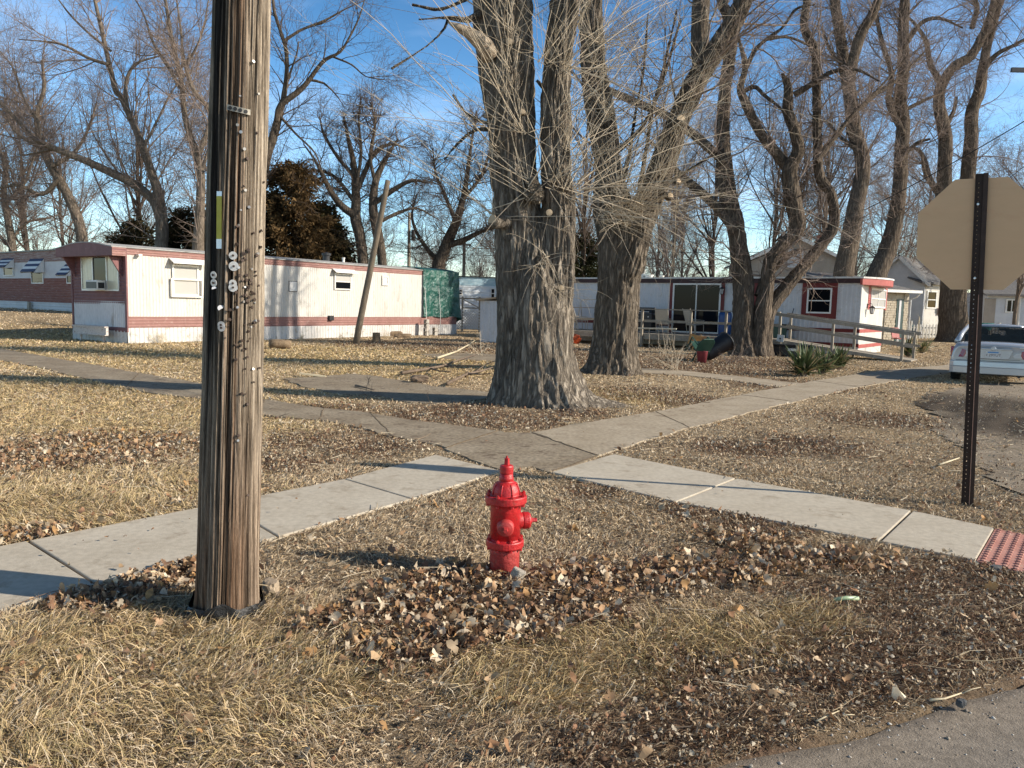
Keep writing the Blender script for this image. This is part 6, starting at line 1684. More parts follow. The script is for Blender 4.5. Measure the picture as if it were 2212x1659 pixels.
def whips(rg, starts, n, L, spread, r, K=9, up=.05, droop=.02, bias=(0, -.2, .5)):
    """long straight water shoots bursting from knots on a trunk"""
    P0 = np.array(starts)[rg.integers(0, len(starts), n)] + rg.normal(size=(n, 3)) * .06
    d = norm(rg.normal(size=(n, 3)) * spread + np.array(bias)); seg = (rg.uniform(L[0], L[1], n) / (K - 1))[:, None]
    out = np.zeros((n, K, 3)); out[:, 0] = P0
    for k in range(1, K):
        d = norm(d + rg.normal(size=(n, 3)) * .055 + np.array([0, 0, up - droop * k])); out[:, k] = out[:, k - 1] + d * seg
    return out, (r * rg.uniform(.5, 1.1, n))[:, None] * (1 - .75 * np.linspace(0, 1, K))[None]

# ---------------------------------------------------------------- tree 1: big double trunk
Y1 = 12.65
b1 = P(1148, 870, Y1); b1.z = 0
trunk = [([(1172, 905, 205), (1168, 860, 168), (1164, 780, 148), (1162, 690, 138), (1160, 600, 112), (1160, 540, 84), (1160, 480, 50), (1160, 455, 30)], .0), ([(1118, 905, 122), (1119, 860, 110), (1120, 780, 98), (1120, 690, 97), (1121, 560, 100), (1118, 470, 102), (1110, 370, 101), (1104, 268, 105), (1092, 150, 117), (1084, 0, 128), (1072, -160, 120), (1050, -340, 100), (1030, -560, 70)], .3),
         ([(1212, 905, 110), (1207, 860, 98), (1200, 780, 86), (1199, 690, 78), (1202, 560, 76), (1204, 440, 72), (1201, 340, 68), (1200, 240, 64), (1208, 120, 62), (1222, 0, 62), (1240, -150, 58), (1270, -340, 48), (1300, -560, 34)], -.15)]
limbs = [([(1060, 12, 16), (1012, 42, 12), (965, 38, 8), (905, 42, 4)], -.8), ([(968, 40, 8), (956, 66, 7), (929, 94, 6), (891, 120, 4), (846, 148, 2)], -1.2), ([(1040, -20, 14), (1000, 0, 10), (950, 20, 7), (890, 10, 4)], -.5),
         ([(1062, 268, 10), (1040, 262, 8), (1013, 247, 6), (1000, 236, 3), (978, 205, 2)], .5), ([(1064, 280, 10), (1025, 282, 7), (989, 310, 5), (960, 345, 2)], .9), ([(1230, 300, 12), (1215, 250, 10), (1186, 205, 9), (1160, 175, 8)], 1.2),
         ([(1085, -140, 46), (1000, -260, 34), (900, -380, 22)], 1.5), ([(1240, -120, 40), (1330, -250, 28), (1420, -380, 18)], 1.0)]
lv = [dict(n=46, L=(1.0, 2.6), a=(25, 75), K=8, r=.028, wig=.12, up=.02, zmin=6.2, rf=.4), dict(n=420, L=(.5, 1.4), a=(20, 65), K=6, r=.010, wig=.13, up=.0, S=3), dict(n=2600, L=(.2, .7), a=(20, 70), K=4, r=.0045, wig=.16, S=3, rmin=.0028)]
t1, gr = tree('maple_tree', 'massive old tree with a furrowed double trunk, nearest the pavement corner', 'tree', b1, trunk, limbs, Y1, m_bark1, m_twigd, lv, 101, sides=230, step=.028, amp=.062, freq=8.0, flare=.42, zmin=5)
rg = np.random.default_rng(5)
def loc1(u, v, dy=-.42): return (P(u, v, Y1 + dy) - b1)[:]
kn_l = [loc1(1075, 330, -.2), loc1(1085, 200), loc1(1128, 290), loc1(1140, 430), loc1(1100, 150), loc1(1072, 470, -.1), loc1(1150, 395), loc1(1110, 60)]
kn_r = [loc1(1225, 410), loc1(1232, 330, -.3), loc1(1215, 240), loc1(1240, 420, -.2), loc1(1190, 405), loc1(1225, 150), loc1(1180, 140)]
W = [whips(rg, kn_l, 62, (1.4, 4.6), .42, .0088, bias=(-.42, -.15, .62)), whips(rg, kn_r, 80, (1.2, 4.6), .42, .0085, bias=(.55, -.15, .42)), whips(rg, kn_l + kn_r, 80, (.5, 1.7), .6, .006, bias=(.0, -.3, .5)),
     whips(rg, [loc1(1170, 570, -.45), loc1(1195, 615, -.4), loc1(1172, 555, -.45), loc1(1225, 640, -.3)], 46, (.25, .9), .6, .0055, bias=(.25, -.3, -.15), up=-.04)]
Wc = np.concatenate([w[0] for w in W]); Wr = np.concatenate([w[1] for w in W])
s2 = sprout(rg, Wc, Wr, 800, (.15, .6), (20, 50), 4, .55, .0045, .09, .03, .15, rmin=.0028)
V, F = join([tubes(Wc, Wr, 5), tubes(s2[0], s2[1], 3)]); mesh_np('water_shoots', V, F, m_twigp, t1, smooth=True)
# sawn stubs and burls
def stub(par, base, a, d, L, r, r2, mat_b, name='limb_stub', cut=True):
    a = Vector(a); d = Vector(d).normalized(); mb = MB()
    n = 6
    mb.tube([a + d * (L * (i / n)) + Vector((0, 0, .02 * math.sin(i))) for i in range(n + 1)], [r * (1.25 - .25 * min(1, i / 2)) + (r2 - r) * i / n for i in range(n + 1)], 18)
    o = mb.build(name, mat_b, par, smooth=True)
    if cut:
        mb = MB(); T = d.to_track_quat('Z', 'Y').to_matrix().to_4x4(); T.translation = a + d * L
        mb.lathe([(r2 * .93, -.01), (r2 * .92, .004), (r2 * .4, .007)], 18, T); mb.build('cut_face', m_cut, o)
    return o
m_burl = bark_mat('bark_burl', (.10, .08, .06), (.32, .27, .21), .9, 14, (1, 1, 1))
stub(t1, b1, loc1(1098, 483, -.15), (-.72, -.65, .05), .34, .10, .10, m_bark1)
for (u, v, dy, r) in [(1156, 420, -.48, .15), (1128, 243, -.5, .055), (1186, 460, -.36, .07), (1150, 395, -.45, .10), (1218, 405, -.35, .11), (1100, 92, -.5, .07), (1172, 560, -.42, .09), (1212, 622, -.38, .06)]:
    bm = bmesh.new(); bmesh.ops.create_icosphere(bm, subdivisions=3, radius=1)
    vs = np.array([q.co[:] for q in bm.verts]); nn = fnoise(vs * 2.2 + u, 3) - .5
    for q, k in zip(bm.verts, nn): q.co = q.co * (1 + 1.2 * k) * r; q.co.y *= .8
    me = bpy.data.meshes.new('burl'); bm.to_mesh(me); bm.free(); me.materials.append(m_burl)
    o = bpy.data.objects.new('burl', me); C.objects.link(o); o.parent = t1; o.location = loc1(u, v, dy + .1)
    if r < .08:
        mb = MB(); T = Matrix.Translation((0, -r * .82, 0)) @ Matrix.Rotation(math.pi / 2, 4, 'X'); mb.lathe([(r * .75, 0), (r * .72, .012), (r * .3, .015)], 14, T); mb.build('cut_face', m_cut, o)
mb = MB()
q = [loc1(1062, 118, -.1), loc1(1040, 92, -.25), loc1(1012, 70, -.4), loc1(988, 58, -.5), loc1(968, 48, -.55)]
mb.tube(q, [.17, .13, .09, .06, .012], 14); ob = mb.build('broken_limb', pm('torn_wood', (.28, .225, .165), (.42, .35, .27), scale=5, stretch=(1, 1, 3), rough=.85, c3=(.20, .12, .075), fine=.2, bump=.6, bscale=20), t1, smooth=True)
ob['label'] = 'pale torn end of a broken limb'
stub(t1, b1, loc1(1066, 248, -.05), (-.9, -.3, .0), .16, .06, .05, m_bark1, cut=False)

# ---------------------------------------------------------------- tree 2: single base, two leaning stems
Y2 = 19.0
b2 = P(1318, 805, Y2); b2.z = 0
trunk = [([(1318, 825, 112), (1322, 780, 100), (1330, 700, 95), (1338, 600, 92), (1338, 520, 96), (1322, 440, 84), (1312, 357, 58), (1300, 268, 62), (1286, 180, 58), (1277, 60, 50), (1279, 0, 44), (1290, -120, 36), (1310, -280, 24)], .6),
         ([(1340, 640, 60), (1352, 570, 80), (1374, 500, 68), (1398, 440, 62), (1430, 357, 56), (1462, 270, 50), (1495, 190, 46), (1540, 120, 44), (1578, 60, 42), (1602, 10, 38), (1640, -80, 32), (1700, -220, 20)], -.8)]
limbs = [([(1520, 165, 40), (1512, 100, 37), (1513, 40, 37), (1515, 0, 38), (1520, -100, 30)], .4), ([(1566, 90, 22), (1572, 40, 22), (1558, 0, 20), (1545, -60, 16)], .8), ([(1400, 440, 16), (1440, 400, 10), (1500, 360, 6), (1550, 330, 3)], -.5),
         ([(1330, 330, 12), (1390, 270, 9), (1420, 200, 8), (1440, 120, 7), (1462, 20, 5)], 1.5), ([(1380, 420, 10), (1395, 330, 9), (1410, 240, 8), (1445, 130, 6), (1470, 40, 4)], 2.0), ([(1345, 395, 10), (1360, 330, 9), (1372, 250, 7), (1390, 150, 6), (1400, 30, 4)], 2.5)]
lv = [dict(n=70, L=(1.0, 3.2), a=(25, 70), K=8, r=.03, wig=.11, up=.06, zmin=4, rf=.35), dict(n=700, L=(.5, 1.5), a=(20, 60), K=6, r=.010, wig=.13, up=.03, S=3), dict(n=4200, L=(.25, .8), a=(20, 65), K=4, r=.0055, wig=.15, S=3, rmin=.0032)]
t2, gr = tree('maple_tree', 'big furrowed tree forking into two leaning stems, just right of the double trunk', 'tree', b2, trunk, limbs, Y2, m_barkm, m_twig, lv, 102, sides=190, step=.04, amp=.058, freq=7.5, flare=.36, zmin=4)
def loc2(u, v, dy=-.5): return (P(u, v, Y2 + dy) - b2)[:]
kn = [loc2(1340, 420), loc2(1300, 160), loc2(1310, 250), loc2(1392, 440), loc2(1420, 380), loc2(1470, 260), loc2(1505, 150), loc2(1350, 480), loc2(1290, 90), loc2(1330, 400)]
W = [whips(rg, kn, 95, (1.2, 4.8), .5, .0105, bias=(.25, -.15, .75)), whips(rg, kn[:4] + kn[7:], 70, (1.0, 3.6), .5, .010, bias=(.75, -.2, .3)), whips(rg, kn, 80, (.5, 2.0), .7, .008, bias=(-.2, -.2, .45)),
     whips(rg, [loc2(1300, 470), loc2(1325, 455), loc2(1280, 430)], 60, (.8, 2.6), .45, .009, bias=(.7, -.4, -.05), up=.03, droop=.02)]
Wc = np.concatenate([w[0] for w in W]); Wr = np.concatenate([w[1] for w in W])
s2 = sprout(rg, Wc, Wr, 1200, (.2, .8), (20, 50), 4, .55, .006, .09, .03, .15, rmin=.0034)
V, F = join([tubes(Wc, Wr, 5), tubes(s2[0], s2[1], 3)]); mesh_np('water_shoots', V, F, m_twigp, t2, smooth=True)
for (u, v, r, d) in [(1466, 262, .13, (.2, -1, .1)), (1440, 425, .10, (.5, -.9, 0)), (1458, 395, .08, (.5, -.9, .1))]:
    stub(t2, b2, loc2(u, v, -.35 - (.35 if v < 300 else .2)), d, .14, r, r * .85, m_barkm, 'pruning_stub')

# ---------------------------------------------------------------- tree 3: dark multi stem by the ramp
Y3 = 27.8
b3 = P(1618, 775, Y3); b3.z = 0
trunk = [([(1604, 795, 62), (1604, 740, 50), (1606, 660, 46), (1604, 600, 44), (1590, 500, 38), (1578, 446, 40), (1567, 380, 38), (1562, 300, 30), (1566, 200, 28), (1576, 120, 26), (1590, 40, 24), (1605, -60, 20), (1620, -180, 12)], 1.0),
         ([(1636, 795, 54), (1638, 740, 44), (1645, 690, 40), (1656, 620, 32), (1664, 568, 30), (1690, 530, 30), (1722, 494, 34), (1710, 417, 38), (1706, 366, 32), (1724, 327, 26), (1716, 283, 24), (1702, 238, 22), (1702, 190, 20), (1690, 158, 8)], -.6),
         ([(1650, 790, 40), (1652, 720, 34), (1664, 668, 32), (1698, 622, 30), (1732, 580, 28), (1770, 535, 26), (1802, 486, 24), (1795, 420, 20), (1770, 380, 22), (1766, 300, 20), (1764, 208, 20), (1761, 119, 20), (1738, 60, 18), (1743, 0, 16), (1750, -100, 12)], .8)]
limbs = [([(1568, 352, 20), (1530, 318, 20), (1500, 292, 20), (1440, 250, 18), (1385, 226, 18), (1330, 202, 16), (1275, 176, 12)], 1.2), ([(1588, 500, 22), (1550, 450, 20), (1505, 408, 20), (1470, 380, 16), (1430, 330, 10), (1400, 300, 6)], 1.0),
         ([(1710, 372, 26), (1680, 335, 24), (1655, 305, 22), (1632, 268, 22), (1612, 225, 20), (1600, 190, 16), (1610, 145, 14), (1600, 100, 8), (1590, 60, 5)], -.8), ([(1604, 200, 10), (1630, 188, 9), (1650, 205, 8), (1684, 232, 6), (1700, 250, 4)], -1.0),
         ([(1610, 150, 10), (1630, 110, 9), (1655, 85, 8), (1690, 60, 7), (1720, 20, 6), (1760, 10, 4)], -1.0), ([(1716, 205, 14), (1760, 178, 12), (1800, 155, 10), (1848, 150, 7), (1900, 175, 4)], -1.2), ([(1656, 85, 8), (1700, 80, 7), (1740, 95, 5), (1780, 120, 3)], .6),
         ([(1640, 640, 22), (1655, 600, 22), (1690, 560, 18), (1730, 540, 10)], .5), ([(1762, 350, 16), (1800, 300, 12), (1850, 240, 9), (1900, 190, 6), (1960, 120, 3)], .8)]
lv = [dict(n=120, L=(1.0, 3.6), a=(30, 80), K=9, r=.032, wig=.22, up=.03, rf=.4), dict(n=1100, L=(.5, 1.7), a=(25, 75), K=6, r=.012, wig=.22, S=3), dict(n=6500, L=(.3, 1.0), a=(25, 75), K=4, r=.0065, wig=.2, S=3, rmin=.004)]
t3, gr = tree('crooked_tree', 'dark crooked tree with several twisted stems rising beside the deck and toppled bin', 'tree', b3, trunk, limbs, Y3, m_bark2, m_twig, lv, 103, sides=72, step=.08, amp=.05, freq=7, flare=.35, zmin=3.5)

# ---------------------------------------------------------------- trees behind the red trimmed home
def base_at(u, Y): p = P(u, 700, Y); return Vector((p.x, Y, 0))
LVM = lambda k, zm=4: [dict(n=int(90 * k), L=(1.2, 4.0), a=(25, 75), K=8, r=.04, wig=.16, up=.05, rf=.4, zmin=zm), dict(n=int(900 * k), L=(.7, 2.2), a=(25, 70), K=6, r=.016, wig=.18, up=.02, S=3), dict(n=int(5600 * k), L=(.4, 1.3), a=(20, 70), K=4, r=.009, wig=.18, S=3, rmin=.0055)]
tree('bare_tree', 'tall straight bare tree behind the red trimmed home, forking high up', 'tree', base_at(1815, 37), [([(1815, 740, 60), (1822, 600, 44), (1836, 520, 40), (1850, 440, 36), (1862, 380, 32), (1862, 335, 30), (1845, 280, 30), (1836, 200, 28), (1826, 150, 26), (1812, 60, 22), (1803, 0, 20), (1800, -120, 14)], .8)],
     [([(1836, 175, 22), (1845, 120, 22), (1862, 70, 22), (1885, 30, 20), (1905, -20, 16), (1930, -100, 10)], -.6), ([(1850, 240, 12), (1890, 205, 9), (1940, 170, 6), (2000, 110, 4)], .9), ([(1860, 330, 12), (1820, 300, 8), (1785, 260, 5)], .8), ([(1846, 155, 10), (1800, 120, 8), (1775, 60, 5)], 1)], 37, m_bark2, m_twig, LVM(1.1), 104, sides=24, step=.2, amp=.03)
tree('bare_tree', 'leaning bare tree behind the white end of the red trimmed home', 'tree', base_at(1885, 41), [([(1868, 740, 52), (1890, 610, 44), (1915, 545, 38), (1930, 494, 34), (1942, 420, 30), (1946, 350, 28), (1951, 268, 28), (1944, 215, 26), (1952, 150, 24), (1951, 80, 22), (1955, 0, 20), (1960, -130, 12)], .5)],
     [([(1952, 290, 14), (1920, 220, 14), (1926, 160, 12), (1905, 90, 10), (1890, 20, 8)], .8), ([(1946, 340, 10), (1980, 310, 8), (2010, 300, 5)], -.5), ([(1953, 100, 12), (1990, 50, 10), (2030, 40, 7), (2080, 60, 4)], -.8), ([(1951, 240, 9), (2000, 215, 7), (2040, 200, 4)], 1)], 41, m_bark2, m_twig, LVM(1.1), 105, sides=24, step=.2, amp=.03)
tree('bare_tree', 'massive bare tree whose trunk stands before the picket fence, behind the road sign', 'tree', base_at(2060, 48), [([(2062, 745, 74), (2060, 710, 60), (2058, 650, 54), (2060, 590, 52), (2052, 500, 44), (2040, 440, 38), (2040, 380, 30), (2042, 298, 28), (2028, 225, 24), (2034, 185, 22), (2060, 145, 20), (2096, 122, 20), (2122, 78, 18), (2140, 30, 15), (2156, -40, 12)], -.4),
      ([(2066, 640, 36), (2078, 540, 34), (2086, 430, 30), (2092, 360, 30), (2098, 298, 28), (2099, 245, 26), (2116, 195, 24), (2124, 140, 20), (2140, 70, 18), (2162, 0, 14), (2190, -100, 8)], .6)],
     [([(2112, 205, 12), (2128, 150, 11), (2152, 118, 10), (2190, 98, 8), (2240, 70, 5)], -.5), ([(2036, 430, 16), (2010, 390, 13), (1995, 340, 10), (1975, 320, 7), (1950, 340, 4)], .6), ([(2028, 420, 10), (2000, 380, 8), (1990, 330, 6)], -1), ([(2040, 280, 12), (2060, 240, 9), (2066, 210, 6)], .5), ([(2034, 180, 14), (2010, 140, 12), (2000, 90, 10), (1975, 50, 7), (1940, 20, 4)], .8), ([(2100, 60, 12), (2110, 10, 10), (2080, -30, 8)], .8)], 48, m_bark2, m_twig, LVM(1.35), 106, sides=30, step=.25, amp=.04, flare=.3)

# ---------------------------------------------------------------- trees behind the pink trimmed home
LVF = lambda k, zm=3.5: [dict(n=int(85 * k), L=(1.6, 5.0), a=(20, 65), K=8, r=.042, wig=.12, up=.06, rf=.4, zmin=zm), dict(n=int(900 * k), L=(.8, 2.4), a=(25, 70), K=6, r=.017, wig=.15, up=.03, S=3), dict(n=int(5600 * k), L=(.5, 1.4), a=(20, 70), K=4, r=.0095, wig=.16, S=3, rmin=.006)]
tree('bare_tree', 'bare tree with one long limb sweeping to the left edge above the pink hooded home', 'tree', base_at(345, 44), [([(345, 740, 34), (348, 560, 28), (350, 490, 26), (342, 420, 22), (326, 369, 18), (302, 300, 16), (282, 255, 14), (262, 210, 13), (250, 195, 12), (234, 130, 10), (222, 74, 9), (205, 0, 7), (190, -80, 4)], .5)],
     [([(348, 480, 22), (330, 432, 20), (285, 396, 19), (238, 372, 17), (179, 345, 15), (119, 321, 13), (75, 300, 11), (40, 262, 9), (0, 222, 7), (-60, 160, 4)], -.9), ([(282, 258, 9), (275, 225, 8), (272, 180, 8), (290, 140, 6), (330, 125, 4), (380, 112, 2)], .7), ([(236, 140, 8), (190, 125, 7), (140, 98, 6), (100, 90, 4), (40, 85, 2)], -.7), ([(240, 110, 6), (190, 70, 5), (150, 30, 4), (120, -10, 3)], .6), ([(88, 306, 7), (82, 260, 6), (60, 230, 5), (40, 180, 3), (30, 120, 2)], .6), ([(119, 321, 7), (80, 330, 5), (30, 340, 3)], .8), ([(310, 320, 6), (340, 260, 5), (370, 200, 4), (400, 160, 2)], 1)], 44, m_barkf, m_twig, LVF(1.2), 107, sides=16, step=.3, amp=.02)
tree('bare_tree', 'tall bare tree just left of the near utility pole, leaning left', 'tree', base_at(428, 41), [([(430, 740, 32), (428, 560, 26), (430, 494, 22), (434, 387, 18), (424, 330, 16), (412, 298, 14), (400, 253, 13), (392, 180, 11), (382, 130, 10), (372, 90, 9), (357, 0, 7), (340, -90, 4)], .6)],
     [([(432, 330, 12), (455, 250, 11), (425, 205, 10), (410, 175, 9), (396, 120, 7), (390, 60, 5), (380, -10, 4)], -.6), ([(396, 200, 8), (360, 140, 7), (330, 90, 6), (310, 30, 4), (280, -20, 3)], .6), ([(430, 400, 8), (445, 340, 7), (462, 300, 6), (490, 270, 4)], .8), ([(388, 150, 6), (420, 110, 5), (440, 60, 4), (450, 0, 3)], -.6)], 41, m_barkf, m_twig, LVF(1.0), 108, sides=16, step=.3, amp=.02)
tree('bare_tree', 'bare tree at the far left with a dark forked trunk behind the rust red home', 'tree', base_at(185, 47), [([(195, 740, 30), (180, 540, 24), (167, 470, 22), (140, 410, 20), (112, 360, 18), (88, 312, 14), (80, 250, 10), (95, 190, 8), (90, 130, 5)], .5)],
     [([(130, 385, 12), (90, 420, 9), (40, 400, 7), (-20, 410, 4)], -.7), ([(112, 360, 10), (160, 330, 8), (190, 280, 6), (210, 220, 4)], .6), ([(90, 320, 10), (40, 290, 8), (10, 250, 6), (-40, 200, 4)], .6), ([(85, 270, 8), (50, 210, 6), (30, 150, 4), (0, 110, 3)], 1)], 47, m_barkf, m_twig, LVF(1.1, 3), 109, sides=16, step=.3, amp=.02)
tree('bare_tree', 'slim bare tree at the far left edge beside the awnings of the rust red home', 'tree', base_at(25, 50), [([(40, 740, 20), (30, 560, 17), (18, 480, 15), (8, 420, 13), (12, 360, 11), (-10, 300, 8), (-20, 220, 5)], .5)], [([(12, 440, 9), (50, 400, 7), (70, 350, 5), (85, 300, 3)], .5), ([(10, 380, 7), (-30, 330, 5), (-60, 260, 3)], .4), ([(22, 520, 7), (60, 480, 6), (110, 470, 4)], .7)], 50, m_barkf, m_twig, LVF(.8, 3), 110, sides=14, step=.3, amp=.02)
tree('bare_tree', 'bare tree right of the near utility pole with a branch arching right across the sky', 'tree', base_at(555, 42), [([(552, 740, 30), (556, 560, 26), (562, 420, 24), (575, 340, 22), (592, 290, 18), (604, 245, 15), (612, 215, 12), (619, 160, 10), (618, 110, 9), (607, 70, 8), (592, 20, 7), (585, -60, 4)], .4)],
     [([(598, 262, 14), (606, 228, 14), (642, 200, 13), (664, 178, 11), (684, 150, 9), (704, 128, 8), (735, 112, 6), (755, 80, 5), (775, 40, 4), (790, -10, 2)], -.8), ([(612, 90, 7), (650, 65, 6), (700, 45, 5), (745, 20, 3), (790, 0, 2)], .5), ([(718, 122, 5), (760, 140, 4), (790, 165, 3), (830, 172, 2)], -.6), ([(622, 170, 5), (640, 120, 4), (645, 90, 3)], .3), ([(604, 250, 7), (640, 290, 5), (680, 330, 4), (700, 380, 2)], .6), ([(664, 172, 6), (700, 180, 5), (730, 210, 3), (745, 235, 2)], .5)], 42, m_bark2, m_twigd, LVF(.62, 6), 111, sides=16, step=.3, amp=.02)
lv6 = [dict(n=150, L=(1.2, 3.6), a=(20, 80), K=9, r=.035, wig=.22, up=.06, rf=.5, zmin=3.5, droop=.06), dict(n=1700, L=(.6, 1.8), a=(25, 75), K=6, r=.015, wig=.22, up=.04, S=3), dict(n=8000, L=(.4, 1.1), a=(20, 70), K=4, r=.009, wig=.2, up=.03, S=3, rmin=.0058)]
tree('apple_tree', 'round headed dark bare tree with a dense twiggy crown, behind the leaning post', 'tree', base_at(780, 44), [([(782, 740, 30), (784, 580, 24), (778, 513, 24), (768, 472, 24), (769, 430, 20), (764, 357, 14), (752, 298, 9), (742, 253, 4)], .3), ([(830, 740, 26), (826, 570, 20), (815, 500, 22), (806, 450, 20), (812, 390, 16), (835, 340, 10), (860, 300, 5)], .3)],
     [([(768, 466, 18), (739, 446, 16), (715, 415, 13), (700, 385, 10), (680, 345, 6), (655, 310, 3)], -.7), ([(770, 417, 12), (788, 372, 11), (812, 326, 9), (846, 312, 6), (880, 320, 3)], .8), ([(808, 440, 12), (850, 410, 11), (890, 390, 8), (925, 395, 4)], -.6), ([(764, 380, 9), (730, 340, 8), (700, 290, 6), (690, 250, 3)], 1), ([(769, 440, 10), (720, 380, 8), (670, 370, 6), (630, 400, 3)], 1.2), ([(812, 400, 9), (800, 340, 8), (810, 270, 6), (800, 220, 3)], -1), ([(770, 400, 9), (780, 330, 7), (775, 260, 5), (780, 210, 3)], -1.2), ([(818, 480, 9), (860, 460, 8), (900, 450, 5), (940, 470, 3)], .8)], 44, m_bark2, m_twigd, lv6, 112, sides=16, step=.3, amp=.025)
tree('bare_tree', 'bare tree with a thick leaning trunk in the gap left of the double trunk', 'tree', base_at(960, 48), [([(940, 740, 34), (945, 590, 28), (960, 540, 26), (985, 480, 20), (1000, 430, 14), (1010, 370, 10), (1020, 300, 6), (1030, 240, 3)], .4)], [([(965, 530, 16), (1000, 520, 13), (1040, 500, 9), (1080, 490, 5)], -.5), ([(985, 480, 10), (960, 420, 8), (940, 370, 5), (935, 320, 3)], .5), ([(1000, 430, 9), (1040, 380, 7), (1060, 320, 5)], .6), ([(950, 570, 12), (910, 520, 9), (890, 470, 6), (900, 420, 4)], .7)], 48, m_bark2, m_twigd, lv6, 113, sides=14, step=.3, amp=.02)

# ---------------------------------------------------------------- the treeline: three grown trees, copied
def wild(name, label, seed, H, spread, mt, mbk, nt=1.0, loc=(0, 0, 0)):
    rg = np.random.default_rng(seed); t = thing(name, label, 'tree', loc, 0, 'bare trees of the far treeline')
    K = 20; z = np.linspace(0, H * .75, K); wob = np.cumsum(rg.normal(0, .05, (K, 2)), 0)
    tr = np.c_[wob, z]; r = np.linspace(.15, .05, K) * H / 14
    V, F = bark_tube(tr[::3], r[::3], 10, .5, .015, 5, .3, seed); mesh_np('trunk', V, F, mbk, t, smooth=True)
    A = tr[None]; Rr = r[None]
    g1 = sprout(rg, A, Rr, 18, (H * .28, H * .55), (18, 50), 12, .55, .11, .09, .07, .22, 1.0, 1.5)
    g2q = sprout(rg, g1[0], g1[1], int(150 * nt), (1.2, 3.6), (20, 60), 8, .5, .04, .13, .06, .15)
    g3q = sprout(rg, g2q[0], g2q[1], int(1100 * nt), (.6, 2.0), (20, 65), 5, .5, .018, .15, .03)
    g4q = sprout(rg, g3q[0], g3q[1], int(4200 * nt), (.4, 1.2), (20, 70), 4, .6, .011, .16, .0, rmin=.0075)
    V, F = join([tubes(*g1, 6), tubes(*g2q, 4), tubes(*g3q, 3), tubes(*g4q, 3)]); mesh_np('crown', V, F, mt, t, smooth=True)
    return t
FARL = 'slender bare tree of the far treeline along the horizon'
protos = [wild('bare_tree', FARL, 201, 15, 1, m_twig, m_barkf, 1.0), wild('bare_tree', FARL, 202, 12, 1, m_twig, m_barkf, .9), wild('bare_tree', FARL, 203, 18, 1, m_twigd, m_barkf, 1.1), wild('bare_tree', FARL, 204, 9, 1, m_twig, m_barkf, .8)]
random.seed(77)
spots = []
for k in range(84):
    u = -420 + k * 36.5 + random.uniform(-16, 16); Yk = random.uniform(58, 108)
    s = random.uniform(.7, 1.1)
    if 560 < u < 1080 or 1480 < u < 1800: s *= .62
    if u < 560: s *= .74
    spots.append((u, Yk, s))
for k, (u, Yk, s) in enumerate(spots):
    p = P(u, 700, Yk); q = protos[k % 4]
    if k < 4: q.location = (p.x, Yk, 0); q.scale = (s,) * 3
    else: dup(q, (p.x, Yk, 0), random.uniform(0, 6.28), None, (s, s, s * random.uniform(.9, 1.1)))
extra = [('tall thin bare tree between the long sweeping limb and the near utility pole', 300, 56, 1.15, 2), ('pale slender bare tree behind the sweeping limb, far left of the near pole', 140, 58, 1.1, 0), ('bare tree seen in the gap between the two nearest big trunks', 1250, 50, .95, 2), ('bare tree behind the sliding door end of the red trimmed home', 1450, 52, 1.0, 0), ('bare tree rising left of the leaning tree behind the red trimmed home', 1770, 56, 1.1, 2),
         ('bare tree above the right edge of the road sign', 2190, 54, 1.0, 0), ('bare tree at the right edge beyond the parked car', 2260, 46, .85, 1), ('bare tree overhead between the crooked tree and the straight one', 1700, 60, 1.25, 2), ('bare tree behind the white bay house', 1990, 70, 1.2, 0), ('bare tree behind the tan gable house', 1660, 66, 1.15, 2), ('bare tree behind the apple tree crown', 700, 60, .75, 1), ('bare tree left of the near utility pole behind the dark cedar', 480, 52, 1.1, 0),
         ('far bare tree with a broad crown behind the rust red home', 60, 56, 1.05, 2), ('bare tree just left of the double trunk', 1030, 56, .8, 3), ('bare tree seen right of the second big trunk', 1530, 62, 1.0, 2)]
for lab, u, Yk, s, k in extra:
    p = P(u, 700, Yk); d = dup(protos[k], (p.x, Yk, 0), random.uniform(0, 6.28), lab, s); d['group'] = 'bare trees behind the homes'

